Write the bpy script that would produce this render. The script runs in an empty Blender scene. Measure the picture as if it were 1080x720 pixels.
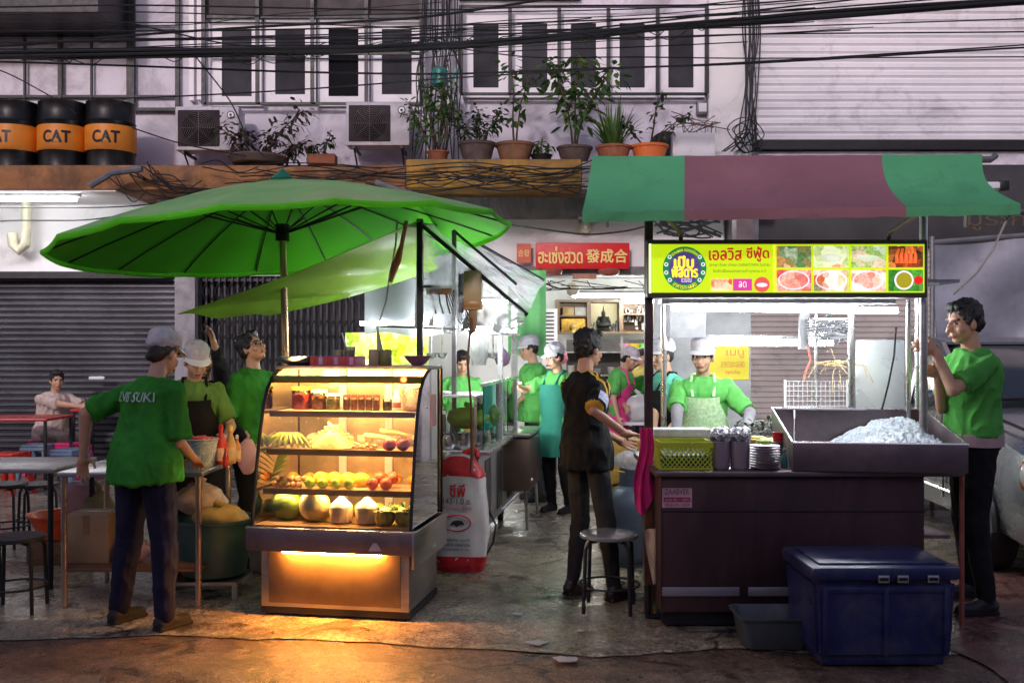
import bpy, bmesh, math, random
from mathutils import Vector, Matrix, noise
random.seed(11)
C = bpy.context.scene.collection
PI = math.pi
R = math.radians
F = 1050.0
CAMZ = 1.6
HZ = 365.0
def at(x, y, d):
    """a point of the place seen at photo pixel (x, y) standing d metres away"""
    return Vector(((x - 540.0) / F * d, d, CAMZ - (y - HZ) / F * d))
def V(*a): return Vector(a)
def rot(rx=0, ry=0, rz=0):
    return Matrix.Rotation(rz, 4, 'Z') @ Matrix.Rotation(ry, 4, 'Y') @ Matrix.Rotation(rx, 4, 'X')
def hx(s):
    s = s.lstrip('#'); out = []
    for i in (0, 2, 4):
        c = int(s[i:i+2], 16) / 255.0
        out.append(c / 12.92 if c <= 0.04045 else ((c + 0.055) / 1.055) ** 2.4)
    return tuple(out)
# ---------------------------------------------------------------- materials
MC = {}
def _nodes(name):
    m = bpy.data.materials.new(name); m.use_nodes = True
    nt = m.node_tree; nt.nodes.clear()
    out = nt.nodes.new('ShaderNodeOutputMaterial')
    return m, nt, out
def _coords(nt, scale):
    tc = nt.nodes.new('ShaderNodeTexCoord'); oi = nt.nodes.new('ShaderNodeObjectInfo')
    ad = nt.nodes.new('ShaderNodeVectorMath'); ad.operation = 'ADD'
    ml = nt.nodes.new('ShaderNodeVectorMath'); ml.operation = 'SCALE'; ml.inputs['Scale'].default_value = 37.0
    cx = nt.nodes.new('ShaderNodeCombineXYZ')
    nt.links.new(oi.outputs['Random'], cx.inputs[0]); nt.links.new(oi.outputs['Random'], cx.inputs[1])
    nt.links.new(cx.outputs[0], ml.inputs[0])
    nt.links.new(tc.outputs['Object'], ad.inputs[0]); nt.links.new(ml.outputs[0], ad.inputs[1])
    return ad.outputs[0]
def _noise(nt, vec, scale, detail=5, rough=.6, dist=0.0):
    n = nt.nodes.new('ShaderNodeTexNoise'); n.inputs['Scale'].default_value = scale
    n.inputs['Detail'].default_value = detail; n.inputs['Roughness'].default_value = rough
    n.inputs['Distortion'].default_value = dist
    nt.links.new(vec, n.inputs['Vector']); return n.outputs['Fac']
def _ramp(nt, fac, stops):
    r = nt.nodes.new('ShaderNodeValToRGB'); e = r.color_ramp.elements
    while len(e) < len(stops): e.new(.5)
    for el, (p, c) in zip(e, stops):
        el.position = p; el.color = (c[0], c[1], c[2], 1) if isinstance(c, (tuple, list)) else (c, c, c, 1)
    nt.links.new(fac, r.inputs[0]); return r.outputs[0]
def _mix(nt, fac, a, b, mode='MIX'):
    m = nt.nodes.new('ShaderNodeMix'); m.data_type = 'RGBA'; m.blend_type = mode
    for sock, val in ((m.inputs[0], fac), (m.inputs[6], a), (m.inputs[7], b)):
        if isinstance(val, (int, float)): sock.default_value = val
        elif isinstance(val, (tuple, list)): sock.default_value = (*val[:3], 1)
        else: nt.links.new(val, sock)
    return m.outputs[2]
def mul(c, k): return tuple(min(1, x * k) for x in c)
def M(name, col, rough=.55, metal=0, var=.22, scale=6, dirt=0, dcol=(.03, .025, .02), dscale=2.5,
      bump=.15, bscale=40, trans=0, coat=0, stretch=None, spec=.5, rvar=.15, sss=0):
    if name in MC: return MC[name]
    if isinstance(col, str): col = hx(col)
    m, nt, out = _nodes(name)
    vec = _coords(nt, 1)
    if stretch:
        mp = nt.nodes.new('ShaderNodeVectorMath'); mp.operation = 'MULTIPLY'; mp.inputs[1].default_value = stretch
        nt.links.new(vec, mp.inputs[0]); vec = mp.outputs[0]
    f = _noise(nt, vec, scale)
    base = _ramp(nt, f, [(.3, mul(col, 1 - var)), (.7, mul(col, 1 + var))])
    if dirt:
        d = _ramp(nt, _noise(nt, vec, dscale, 8, .7, .6), [(.62 - .3 * dirt, 0.0), (.78 - .15 * dirt, 1.0)])
        dm = nt.nodes.new('ShaderNodeMath'); dm.operation = 'MULTIPLY'; dm.inputs[1].default_value = min(1, .45 + dirt * .5)
        nt.links.new(d, dm.inputs[0])
        base = _mix(nt, dm.outputs[0], base, dcol)
    p = nt.nodes.new('ShaderNodeBsdfPrincipled')
    nt.links.new(base, p.inputs['Base Color'])
    rr = nt.nodes.new('ShaderNodeMapRange'); rr.inputs[3].default_value = max(.03, rough - rvar); rr.inputs[4].default_value = min(1, rough + rvar)
    nt.links.new(_noise(nt, vec, scale * 1.7, 4), rr.inputs[0]); nt.links.new(rr.outputs[0], p.inputs['Roughness'])
    p.inputs['Metallic'].default_value = metal
    p.inputs['Specular IOR Level'].default_value = spec
    if coat: p.inputs['Coat Weight'].default_value = coat
    if sss:
        p.inputs['Subsurface Weight'].default_value = sss; p.inputs['Subsurface Scale'].default_value = .01
    if bump:
        b = nt.nodes.new('ShaderNodeBump'); b.inputs['Strength'].default_value = bump; b.inputs['Distance'].default_value = .01
        nt.links.new(_noise(nt, vec, bscale, 3), b.inputs['Height']); nt.links.new(b.outputs[0], p.inputs['Normal'])
    sh = p.outputs[0]
    if trans:
        t = nt.nodes.new('ShaderNodeBsdfTranslucent'); nt.links.new(base, t.inputs[0])
        mx = nt.nodes.new('ShaderNodeMixShader'); mx.inputs[0].default_value = trans
        nt.links.new(sh, mx.inputs[1]); nt.links.new(t.outputs[0], mx.inputs[2]); sh = mx.outputs[0]
    nt.links.new(sh, out.inputs[0])
    MC[name] = m; return m
def emis(name, col, strength):
    if name in MC: return MC[name]
    if isinstance(col, str): col = hx(col)
    m, nt, out = _nodes(name)
    e = nt.nodes.new('ShaderNodeEmission'); e.inputs[0].default_value = (*col, 1); e.inputs[1].default_value = strength
    nt.links.new(e.outputs[0], out.inputs[0]); MC[name] = m; return m
def lit(name, col, strength, rough=.4):
    """backlit printed panel: diffuse print that also glows evenly"""
    if name in MC: return MC[name]
    if isinstance(col, str): col = hx(col)
    m, nt, out = _nodes(name)
    p = nt.nodes.new('ShaderNodeBsdfPrincipled'); p.inputs['Base Color'].default_value = (*col, 1)
    p.inputs['Roughness'].default_value = rough
    p.inputs['Emission Color'].default_value = (*col, 1); p.inputs['Emission Strength'].default_value = strength
    nt.links.new(p.outputs[0], out.inputs[0]); MC[name] = m; return m
def litspots(name, cols, scale, strength):
    """a backlit print of mixed food: patches of several colours"""
    if name in MC: return MC[name]
    m, nt, out = _nodes(name)
    vec = _coords(nt, 1)
    v = nt.nodes.new('ShaderNodeTexVoronoi'); v.inputs['Scale'].default_value = scale; nt.links.new(vec, v.inputs['Vector'])
    n = _noise(nt, v.outputs['Position'], 3.7, 2)
    k = len(cols); cc = _ramp(nt, n, [(.28 + .44 * i / (k - 1), hx(c) if isinstance(c, str) else c) for i, c in enumerate(cols)])
    c2 = _mix(nt, .35, cc, _ramp(nt, _noise(nt, vec, scale * 2.5), [(.35, (.02, .03, .02)), (.65, (1, 1, .9))]), 'OVERLAY')
    p = nt.nodes.new('ShaderNodeBsdfPrincipled'); nt.links.new(c2, p.inputs['Base Color']); p.inputs['Roughness'].default_value = .4
    nt.links.new(c2, p.inputs['Emission Color']); p.inputs['Emission Strength'].default_value = strength
    nt.links.new(p.outputs[0], out.inputs[0]); MC[name] = m; return m
def clear(name, tint=(1, 1, 1), gloss=.12, rough=.05, body=0, bcol=(.8, .8, .8), bscale=6, wrinkle=0):
    """thin glass or plastic film: transparent, a fresnel gloss, and an optional milky body"""
    if name in MC: return MC[name]
    m, nt, out = _nodes(name)
    t = nt.nodes.new('ShaderNodeBsdfTransparent'); t.inputs[0].default_value = (*tint, 1)
    g = nt.nodes.new('ShaderNodeBsdfGlossy'); g.inputs['Roughness'].default_value = rough
    vec = _coords(nt, 1)
    if wrinkle:
        b = nt.nodes.new('ShaderNodeBump'); b.inputs['Strength'].default_value = wrinkle; b.inputs['Distance'].default_value = .03
        nt.links.new(_noise(nt, vec, bscale * 1.5, 4, .6, 1.2), b.inputs['Height']); nt.links.new(b.outputs[0], g.inputs['Normal'])
    fr = nt.nodes.new('ShaderNodeFresnel'); fr.inputs[0].default_value = 1.45
    ad = nt.nodes.new('ShaderNodeMath'); ad.operation = 'ADD'; ad.use_clamp = True; ad.inputs[1].default_value = gloss * .4
    nt.links.new(fr.outputs[0], ad.inputs[0])
    mx = nt.nodes.new('ShaderNodeMixShader'); nt.links.new(ad.outputs[0], mx.inputs[0])
    nt.links.new(t.outputs[0], mx.inputs[1]); nt.links.new(g.outputs[0], mx.inputs[2]); sh = mx.outputs[0]
    if body:
        d = nt.nodes.new('ShaderNodeBsdfDiffuse'); d.inputs[0].default_value = (*bcol, 1)
        tr = nt.nodes.new('ShaderNodeBsdfTranslucent'); tr.inputs[0].default_value = (*bcol, 1)
        a = nt.nodes.new('ShaderNodeMixShader'); a.inputs[0].default_value = .5
        nt.links.new(d.outputs[0], a.inputs[1]); nt.links.new(tr.outputs[0], a.inputs[2])
        f = _ramp(nt, _noise(nt, vec, bscale, 6, .65, 1.0), [(.3, body * .45), (.7, min(1, body * 1.5))])
        mb = nt.nodes.new('ShaderNodeMixShader'); nt.links.new(f, mb.inputs[0])
        nt.links.new(sh, mb.inputs[1]); nt.links.new(a.outputs[0], mb.inputs[2]); sh = mb.outputs[0]
    nt.links.new(sh, out.inputs[0]); MC[name] = m; return m
# ---------------------------------------------------------------- mesh builder
class MB:
    def __init__(s): s.bm = bmesh.new(); s.mi = 0
    def _tag(s, fs):
        for f in fs: f.material_index = s.mi
    def face(s, pts):
        vs = [s.bm.verts.new(p) for p in pts]; f = s.bm.faces.new(vs); f.material_index = s.mi; return f
    def box(s, c, size, mat=None, bev=0):
        c = Vector(c); hxs = Vector(size) * .5
        vs = []
        for k in range(8):
            p = Vector((hxs.x * (1 if k & 1 else -1), hxs.y * (1 if k & 2 else -1), hxs.z * (1 if k & 4 else -1)))
            if mat is not None: p = mat @ p
            vs.append(s.bm.verts.new(c + p))
        fs = [s.bm.faces.new([vs[i] for i in q]) for q in ((0,2,3,1),(4,5,7,6),(0,1,5,4),(2,6,7,3),(0,4,6,2),(1,3,7,5))]
        s._tag(fs)
        if bev:
            es = list({e for f in fs for e in f.edges})
            r = bmesh.ops.bevel(s.bm, geom=es, offset=bev, segments=2, affect='EDGES', profile=.5)
            s._tag(r['faces'])
        return s
    def bx(s, x0, x1, y0, y1, z0, z1, bev=0):
        return s.box(((x0+x1)/2, (y0+y1)/2, (z0+z1)/2), (abs(x1-x0), abs(y1-y0), abs(z1-z0)), None, bev)
    def rings(s, rr, cap=True, closed=True):
        vr = [[s.bm.verts.new(p) for p in ring] for ring in rr]
        n = len(vr[0]); fs = []
        for a, b in zip(vr[:-1], vr[1:]):
            for i in range(n if closed else n - 1):
                j = (i + 1) % n
                fs.append(s.bm.faces.new((a[i], a[j], b[j], b[i])))
        if cap and closed:
            fs.append(s.bm.faces.new(list(reversed(vr[0])))); fs.append(s.bm.faces.new(vr[-1]))
        s._tag(fs); return s
    @staticmethod
    def _frame(d):
        d = d.normalized(); u = d.orthogonal().normalized()
        if abs(d.z) < .95: u = d.cross(Vector((0, 0, 1))).normalized()
        return u, d.cross(u).normalized()
    def cyl(s, a, b, r1, r2=None, n=14, cap=True):
        a = Vector(a); b = Vector(b); r2 = r1 if r2 is None else r2
        u, w = s._frame(b - a)
        rr = [[p + u * r * math.cos(2*PI*i/n) + w * r * math.sin(2*PI*i/n) for i in range(n)] for p, r in ((a, r1), (b, r2))]
        return s.rings(rr, cap)
    def cap(s, a, b, r1, r2, n=12):
        """tapered capsule"""
        a = Vector(a); b = Vector(b); d = (b - a).normalized(); u, w = s._frame(d); rr = []
        for ph in (-80, -55, -28, 0):
            rr.append((a + d * r1 * math.sin(R(ph)), r1 * math.cos(R(ph))))
        for ph in (0, 28, 55, 80):
            rr.append((b + d * r2 * math.sin(R(ph)), r2 * math.cos(R(ph))))
        return s.rings([[p + u * r * math.cos(2*PI*i/n) + w * r * math.sin(2*PI*i/n) for i in range(n)] for p, r in rr])
    def tube(s, pts, r, n=7, cap=True):
        pts = [Vector(p) for p in pts]; rr = []; pu = None
        for i, p in enumerate(pts):
            d = (pts[min(i+1, len(pts)-1)] - pts[max(i-1, 0)]).normalized()
            if pu is None: u, w = s._frame(d)
            else:
                u = (pu - d * pu.dot(d))
                u = u.normalized() if u.length > 1e-6 else s._frame(d)[0]
                w = d.cross(u)
            pu = u; rad = r(i / (len(pts)-1)) if callable(r) else r
            rr.append([p + u * rad * math.cos(2*PI*k/n) + w * rad * math.sin(2*PI*k/n) for k in range(n)])
        return s.rings(rr, cap)
    def wire(s, pts, r, n=5):
        pts = [Vector(p) for p in pts]; Q = []
        for i in range(len(pts) - 1):
            p0 = pts[max(i-1, 0)]; p1 = pts[i]; p2 = pts[i+1]; p3 = pts[min(i+2, len(pts)-1)]
            for k in range(5):
                t = k / 5; Q.append(.5 * ((2*p1) + (p2-p0)*t + (2*p0-5*p1+4*p2-p3)*t*t + (3*p1-p0-3*p2+p3)*t*t*t))
        Q.append(pts[-1]); return s.tube(Q, r, n)
    def ell(s, c, rad, mat=None, seg=16, rg=10):
        c = Vector(c)
        if not hasattr(rad, '__len__'): rad = (rad,) * 3
        rr = []
        for j in range(1, rg):
            ph = PI * j / rg
            ring = []
            for i in range(seg):
                t = 2 * PI * i / seg
                p = Vector((rad[0]*math.sin(ph)*math.cos(t), rad[1]*math.sin(ph)*math.sin(t), -rad[2]*math.cos(ph)))
                ring.append(c + (mat @ p if mat is not None else p))
            rr.append(ring)
        v0 = Vector((0, 0, -rad[2])); v1 = Vector((0, 0, rad[2]))
        if mat is not None: v0 = mat @ v0; v1 = mat @ v1
        vr = [[s.bm.verts.new(p) for p in ring] for ring in rr]
        a = s.bm.verts.new(c + v0); b = s.bm.verts.new(c + v1); fs = []
        for r0, r1 in zip(vr[:-1], vr[1:]):
            for i in range(seg): fs.append(s.bm.faces.new((r0[i], r0[(i+1) % seg], r1[(i+1) % seg], r1[i])))
        for i in range(seg):
            fs.append(s.bm.faces.new((a, vr[0][(i+1) % seg], vr[0][i]))); fs.append(s.bm.faces.new((b, vr[-1][i], vr[-1][(i+1) % seg])))
        s._tag(fs); return s
    def lathe(s, prof, n=18, c=(0, 0, 0), mat=None, cap=True):
        c = Vector(c); rr = []
        for r, z in prof:
            ring = [Vector((max(r, .0004) * math.cos(2*PI*i/n), max(r, .0004) * math.sin(2*PI*i/n), z)) for i in range(n)]
            rr.append([c + (mat @ p if mat is not None else p) for p in ring])
        return s.rings(rr, cap)
    def prism(s, pts, y0, y1, mat=None, c=(0, 0, 0)):
        """outline in XZ pushed from y0 to y1"""
        c = Vector(c)
        rr = [[c + (mat @ Vector((x, y, z)) if mat is not None else Vector((x, y, z))) for x, z in pts] for y in (y0, y1)]
        return s.rings(rr)
    def prismx(s, pts, x0, x1):
        """outline in YZ pushed from x0 to x1"""
        return s.rings([[Vector((x, y, z)) for y, z in pts] for x in (x0, x1)])
    def grid(s, fn, nu, nv):
        vs = [[s.bm.verts.new(fn(i / nu, j / nv)) for j in range(nv + 1)] for i in range(nu + 1)]
        fs = [s.bm.faces.new((vs[i][j], vs[i+1][j], vs[i+1][j+1], vs[i][j+1])) for i in range(nu) for j in range(nv)]
        s._tag(fs); return s
    def sheet(s, fn, nu, nv, th=.004, n=Vector((0, 0, -1))):
        """a cloth or plate: fn(u, v) is the upper face; closed with thickness th along n"""
        A = [[fn(i / nu, j / nv) for j in range(nv + 1)] for i in range(nu + 1)]
        a = [[s.bm.verts.new(p) for p in row] for row in A]
        b = [[s.bm.verts.new(p + n * th) for p in row] for row in A]
        fs = []
        for i in range(nu):
            for j in range(nv):
                fs.append(s.bm.faces.new((a[i][j], a[i+1][j], a[i+1][j+1], a[i][j+1])))
                fs.append(s.bm.faces.new((b[i][j+1], b[i+1][j+1], b[i+1][j], b[i][j])))
        for i in range(nu):
            fs.append(s.bm.faces.new((a[i+1][0], a[i][0], b[i][0], b[i+1][0])))
            fs.append(s.bm.faces.new((a[i][nv], a[i+1][nv], b[i+1][nv], b[i][nv])))
        for j in range(nv):
            fs.append(s.bm.faces.new((a[0][j], a[0][j+1], b[0][j+1], b[0][j])))
            fs.append(s.bm.faces.new((a[nu][j+1], a[nu][j], b[nu][j], b[nu][j+1])))
        s._tag(fs); return s
    def merge(s, me, mat=None):
        off = len(s.bm.verts); s.bm.from_mesh(me); s.bm.verts.ensure_lookup_table()
        if mat is not None:
            for v in s.bm.verts[off:]: v.co = mat(v.co) if callable(mat) else mat @ v.co
        return s
    def data(s, name, mats, smooth=True, ang=38, recalc=True):
        bm = s.bm
        if recalc: bmesh.ops.recalc_face_normals(bm, faces=bm.faces)
        for f in bm.faces: f.smooth = smooth
        if smooth:
            ca = R(ang)
            for e in bm.edges:
                if len(e.link_faces) == 2 and e.calc_face_angle(0) > ca: e.smooth = False
        me = bpy.data.meshes.new(name); bm.to_mesh(me); bm.free()
        if not isinstance(mats, (list, tuple)): mats = [mats]
        for m in mats: me.materials.append(m)
        return me
    def build(s, name, mats, parent=None, loc=(0, 0, 0), rz=0, smooth=True, ang=38, recalc=True, label=None):
        me = s.data(name, mats, smooth, ang, recalc)
        o = bpy.data.objects.new(name, me); C.objects.link(o)
        if parent is not None: o.parent = parent
        o.location = loc; o.rotation_euler = (0, 0, rz)
        if label: o['label'] = label
        return o
def tag(o, label, cat, group=None):
    o['label'] = label; o['category'] = cat
    if group: o['group'] = group
    return o
def thing(name, label, cat, loc=(0, 0, 0), rz=0, group=None):
    o = bpy.data.objects.new(name, None); C.objects.link(o); o.empty_display_size = .1
    o.location = loc; o.rotation_euler = (0, 0, rz)
    return tag(o, label, cat, group)
KIDS = {}
def copy_tree(o, parent=None, loc=None, rz=None, label=None, scale=None):
    c = o.copy(); C.objects.link(c)
    if parent is not None: c.parent = parent
    if loc is not None: c.location = loc
    if rz is not None: c.rotation_euler = (0, 0, rz)
    if scale is not None: c.scale = (scale,) * 3 if not hasattr(scale, '__len__') else scale
    if label: c['label'] = label
    for ch in list(o.children): copy_tree(ch, c)
    return c
_TC = {}
def text_mesh(s, extr=.0):
    c = bpy.data.curves.new('t', 'FONT'); c.body = s; c.size = 1; c.extrude = extr; c.resolution_u = 3
    o = bpy.data.objects.new('t', c); C.objects.link(o)
    me = bpy.data.meshes.new_from_object(o.evaluated_get(bpy.context.evaluated_depsgraph_get()))
    bpy.data.objects.remove(o); bpy.data.curves.remove(c)
    return me
def lettering(s, w, h, fn, mat, parent, name='lettering', th=.002, mirror=False, label=None, bold=0):
    """text fitted in a w x h box centred at 0; fn maps (x, z, depth) to the parent's space"""
    me = text_mesh(s)
    xs = [v.co.x for v in me.vertices]; ys = [v.co.y for v in me.vertices]
    x0, x1, y0, y1 = min(xs), max(xs), min(ys), max(ys)
    mb = MB(); k = -1 if mirror else 1
    offs = [(0, 0)] if not bold else [(-bold, 0), (bold, 0), (0, bold), (0, -bold)]
    for ci, (ox, oz) in enumerate(offs):
        mb.merge(me, lambda v: fn(k * ((v.x - (x0+x1)/2) / (x1-x0) * w) + ox, (v.y - (y0+y1)/2) / (y1-y0) * h + oz, .0004 * ci))
    ext = bmesh.ops.extrude_face_region(mb.bm, geom=list(mb.bm.faces))
    nv = [v for v in ext['geom'] if isinstance(v, bmesh.types.BMVert)]
    d = (fn(0, 0, th) - fn(0, 0, 0))
    for v in nv: v.co += d
    bpy.data.meshes.remove(me)
    return mb.build(name, mat, parent, smooth=False, label=label)
def flat(y0=0, cx=0, cz=0):
    """maps text on a panel facing -Y at y0"""
    return lambda x, z, d: Vector((cx + x, y0 - d, cz + z))
# ---------------------------------------------------------------- shared materials
steel = M('brushed_steel', (.55, .54, .55), .32, 1, .12, 3, dirt=.25, dcol=(.2, .17, .15), bump=.05, stretch=(1, 1, 6))
steel_dark = M('stained_dark_steel', (.24, .19, .20), .42, .8, .25, 2.5, dirt=.45, dcol=(.10, .07, .07), bump=.06, dscale=1.6)
steel_lt = M('bright_steel', (.7, .7, .72), .28, 1, .1, 4, bump=.03)
black_metal = M('black_painted_metal', (.02, .019, .021), .45, .3, .3, 8)
grey_metal = M('grey_painted_metal', (.16, .155, .165), .5, .4, .2, 8, dirt=.2)
rusty = M('rusty_brown_metal', (.17, .075, .04), .6, .4, .35, 14, dirt=.4, dcol=(.04, .02, .015), dscale=9)
white_paint = M('white_paint', (.72, .71, .74), .55, 0, .08, 3, dirt=.15, dcol=(.3, .27, .27))
white_plastic = M('white_plastic', (.78, .78, .8), .35, 0, .06, 5, dirt=.12, dcol=(.4, .37, .33))
rubber = M('black_rubber', (.015, .015, .016), .75, 0, .2, 10)
wire = M('cable_sheath', (.008, .008, .009), .6, 0, .2, 10)
glass = clear('window_glass', (.95, .97, .96), .08, .03)
glass_case = clear('case_glass', (.97, .97, .95), .03, .02)
film = clear('clear_plastic_film', (.95, .95, .97), .3, .12, body=.36, bcol=(.85, .87, .9), bscale=3, wrinkle=1.0)
bagfilm = clear('plastic_bag_film', (.9, .9, .92), .3, .15, body=.5, bcol=(.85, .8, .82), bscale=9, wrinkle=.8)
tube_lamp = emis('fluorescent_tube', (.93, .97, 1.0), 64)
tube_shop = emis('fluorescent_tube_shop', (1.0, 1.0, .95), 75)
warm_tube = emis('warm_tube', (1.0, .60, .22), 120)
terracotta = M('terracotta', (.33, .11, .05), .75, 0, .25, 9, dirt=.35, dcol=(.07, .05, .04), dscale=6)
clay_dark = M('dark_clay', (.10, .065, .055), .8, 0, .3, 9, dirt=.3, dcol=(.2, .18, .17), dscale=7)
soil = M('soil', (.03, .02, .015), .95, 0, .3, 30, bump=.6)
leaf = M('leaf_green', (.055, .13, .03), .5, 0, .5, 3, trans=.3, bump=0)
leaf_lt = M('leaf_yellow_green', (.13, .22, .045), .5, 0, .4, 4, trans=.35, bump=0)
leaf_dk = M('leaf_dark', (.025, .055, .022), .5, 0, .4, 4, trans=.2, bump=0)
leaf_dry = M('leaf_dry', (.10, .06, .05), .8, 0, .4, 6, trans=.2, bump=0)
bark = M('bark', (.10, .06, .04), .85, 0, .3, 20, bump=.4)
shirt_green = M('green_shirt_cotton', (.04, .25, .03), .85, 0, .25, 5, bump=.7, bscale=22, spec=.15, dirt=.15, dcol=(.02, .12, .015))
shirt_lime = M('lime_shirt_cotton', (.12, .44, .10), .85, 0, .2, 5, bump=.6, bscale=22, spec=.15)
skin = M('skin', (.56, .31, .20), .5, 0, .12, 7, bump=.06, bscale=120, sss=.08)
skin_lt = M('skin_light', (.55, .31, .21), .5, 0, .1, 7, bump=.06, bscale=120, sss=.08)
lips = M('lips', (.30, .10, .07), .45, 0, .1, 9)
eyes = M('eye_dark', (.02, .014, .012), .25, 0, .1, 9)
eyewhite = M('eye_white', (.6, .55, .5), .3, 0, .05, 9)
hair_blk = M('black_hair', (.011, .009, .009), .42, 0, .4, 30, bump=.5, bscale=150, stretch=(3, 3, .5))
capcloth = M('white_net_cloth', (.72, .68, .72), .8, 0, .18, 14, dirt=.12, dcol=(.35, .25, .35), dscale=12, bump=.5, bscale=160, trans=.25)
denim = M('navy_denim', (.016, .016, .04), .85, 0, .3, 6, bump=.3, bscale=120, spec=.2)
blackcloth = M('black_cotton', (.013, .012, .014), .9, 0, .35, 6, bump=.6, bscale=25, spec=.2)
greycloth = M('grey_cotton', (.06, .06, .065), .85, 0, .25, 6, bump=.3, bscale=90, spec=.2)
teal_cloth = M('teal_cotton', (.02, .20, .14), .85, 0, .15, 6, bump=.3, bscale=90)
beige_cloth = M('beige_cotton', (.56, .43, .38), .85, 0, .12, 6, bump=.3, bscale=90)
yellow_cloth = M('yellow_cotton', (.6, .5, .12), .85, 0, .12, 6, bump=.3, bscale=90)
pink_cloth = M('pink_cotton', (.75, .05, .25), .8, 0, .2, 8, bump=.3, bscale=60)
cardboard = M('cardboard', (.36, .24, .13), .85, 0, .1, 4, dirt=.15, dcol=(.2, .12, .07))
wood_brown = M('brown_wood', (.16, .075, .035), .6, 0, .35, 5, stretch=(1, 8, 8), bump=.2)
# ---------------------------------------------------------------- people
def remeshed(mb, name, vox, smooth_it=3, post=None):
    bmesh.ops.recalc_face_normals(mb.bm, faces=mb.bm.faces)
    me = bpy.data.meshes.new('tmp'); mb.bm.to_mesh(me); mb.bm.free()
    o = bpy.data.objects.new('tmp', me); C.objects.link(o)
    r = o.modifiers.new('r', 'REMESH'); r.mode = 'VOXEL'; r.voxel_size = vox; r.use_smooth_shade = True
    s = o.modifiers.new('s', 'SMOOTH'); s.factor = .5; s.iterations = smooth_it
    out = bpy.data.meshes.new_from_object(o.evaluated_get(bpy.context.evaluated_depsgraph_get()))
    bpy.data.objects.remove(o); bpy.data.meshes.remove(me); out.name = name
    if post:
        nm = [v.normal.copy() for v in out.vertices]
        for v, n in zip(out.vertices, nm): v.co += n * post(v.co, n)
    out.polygons.foreach_set('use_smooth', [True] * len(out.polygons))
    out.materials.clear()
    return out
def mesh_obj(me, name, mats, parent):
    if not isinstance(mats, (list, tuple)): mats = [mats]
    for m in mats: me.materials.append(m)
    o = bpy.data.objects.new(name, me); C.objects.link(o); o.parent = parent
    return o
def ik(a, t, l1, l2, pole):
    d = t - a; L = d.length; mx = (l1 + l2) * .999
    if L > mx: t = a + d.normalized() * mx; d = t - a; L = mx
    L = max(L, abs(l1 - l2) + .01)
    c = (l1*l1 + L*L - l2*l2) / (2*L); h = math.sqrt(max(0, l1*l1 - c*c))
    dn = d.normalized(); p = pole - dn * pole.dot(dn)
    p = p.normalized() if p.length > 1e-5 else Vector((1, 0, 0))
    return a + dn * c + p * h, t
def hand(mb, w, d, n, side, curl, s=1.0, grip=False):
    """w wrist, d along the hand, n towards which the fingers close"""
    d = d.normalized(); n = (n - d * n.dot(d)).normalized(); t = d.cross(n) * side
    mat = Matrix((t, d, n)).transposed()
    mb.ell(w + d * .045 * s, (.038 * s, .052 * s, .016 * s), mat, 12, 8)
    mb.cap(w - d * .02, w + d * .03 * s, .024 * s, .027 * s, 10)
    for k, (off, ln) in enumerate(((-.028, .066), (-.0095, .076), (.0095, .07), (.028, .055))):
        b = w + d * (.082 - abs(off) * .25) * s + t * off * s; dr = (d + t * off * 4).normalized()
        p = b; r = .0092 * s
        for q in range(3):
            a = curl * (q + .6) * .5
            dd = dr * math.cos(a) + n * math.sin(a)
            e = p + dd * ln * s * (.42, .33, .28)[q]
            mb.cap(p, e, r, r * .9, 8); p = e; r *= .9
    th = -1
    b = w + d * .02 * s + t * th * .028 * s
    m1 = b + (d * .6 + t * th * .65 + n * .35).normalized() * .042 * s
    m2 = m1 + (d * .75 + t * th * .05 + n * (.5 + curl * .4)).normalized() * .034 * s
    mb.cap(b, m1, .0125 * s, .0105 * s, 8); mb.cap(m1, m2, .0105 * s, .009 * s, 8)
def torso_rings(st, infl=0.0, hem=None, top=None):
    rr = []
    for (c, ux, uy, a, b) in st:
        ring = []
        for i in range(24):
            t = 2 * PI * i / 24; ct, sn = math.cos(t), math.sin(t)
            ex = .86
            x = math.copysign(abs(ct) ** ex, ct) * (a + infl); y = math.copysign(abs(sn) ** ex, sn) * (b + infl)
            ring.append(c + ux * x + uy * y)
        rr.append(ring)
    return rr
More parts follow.
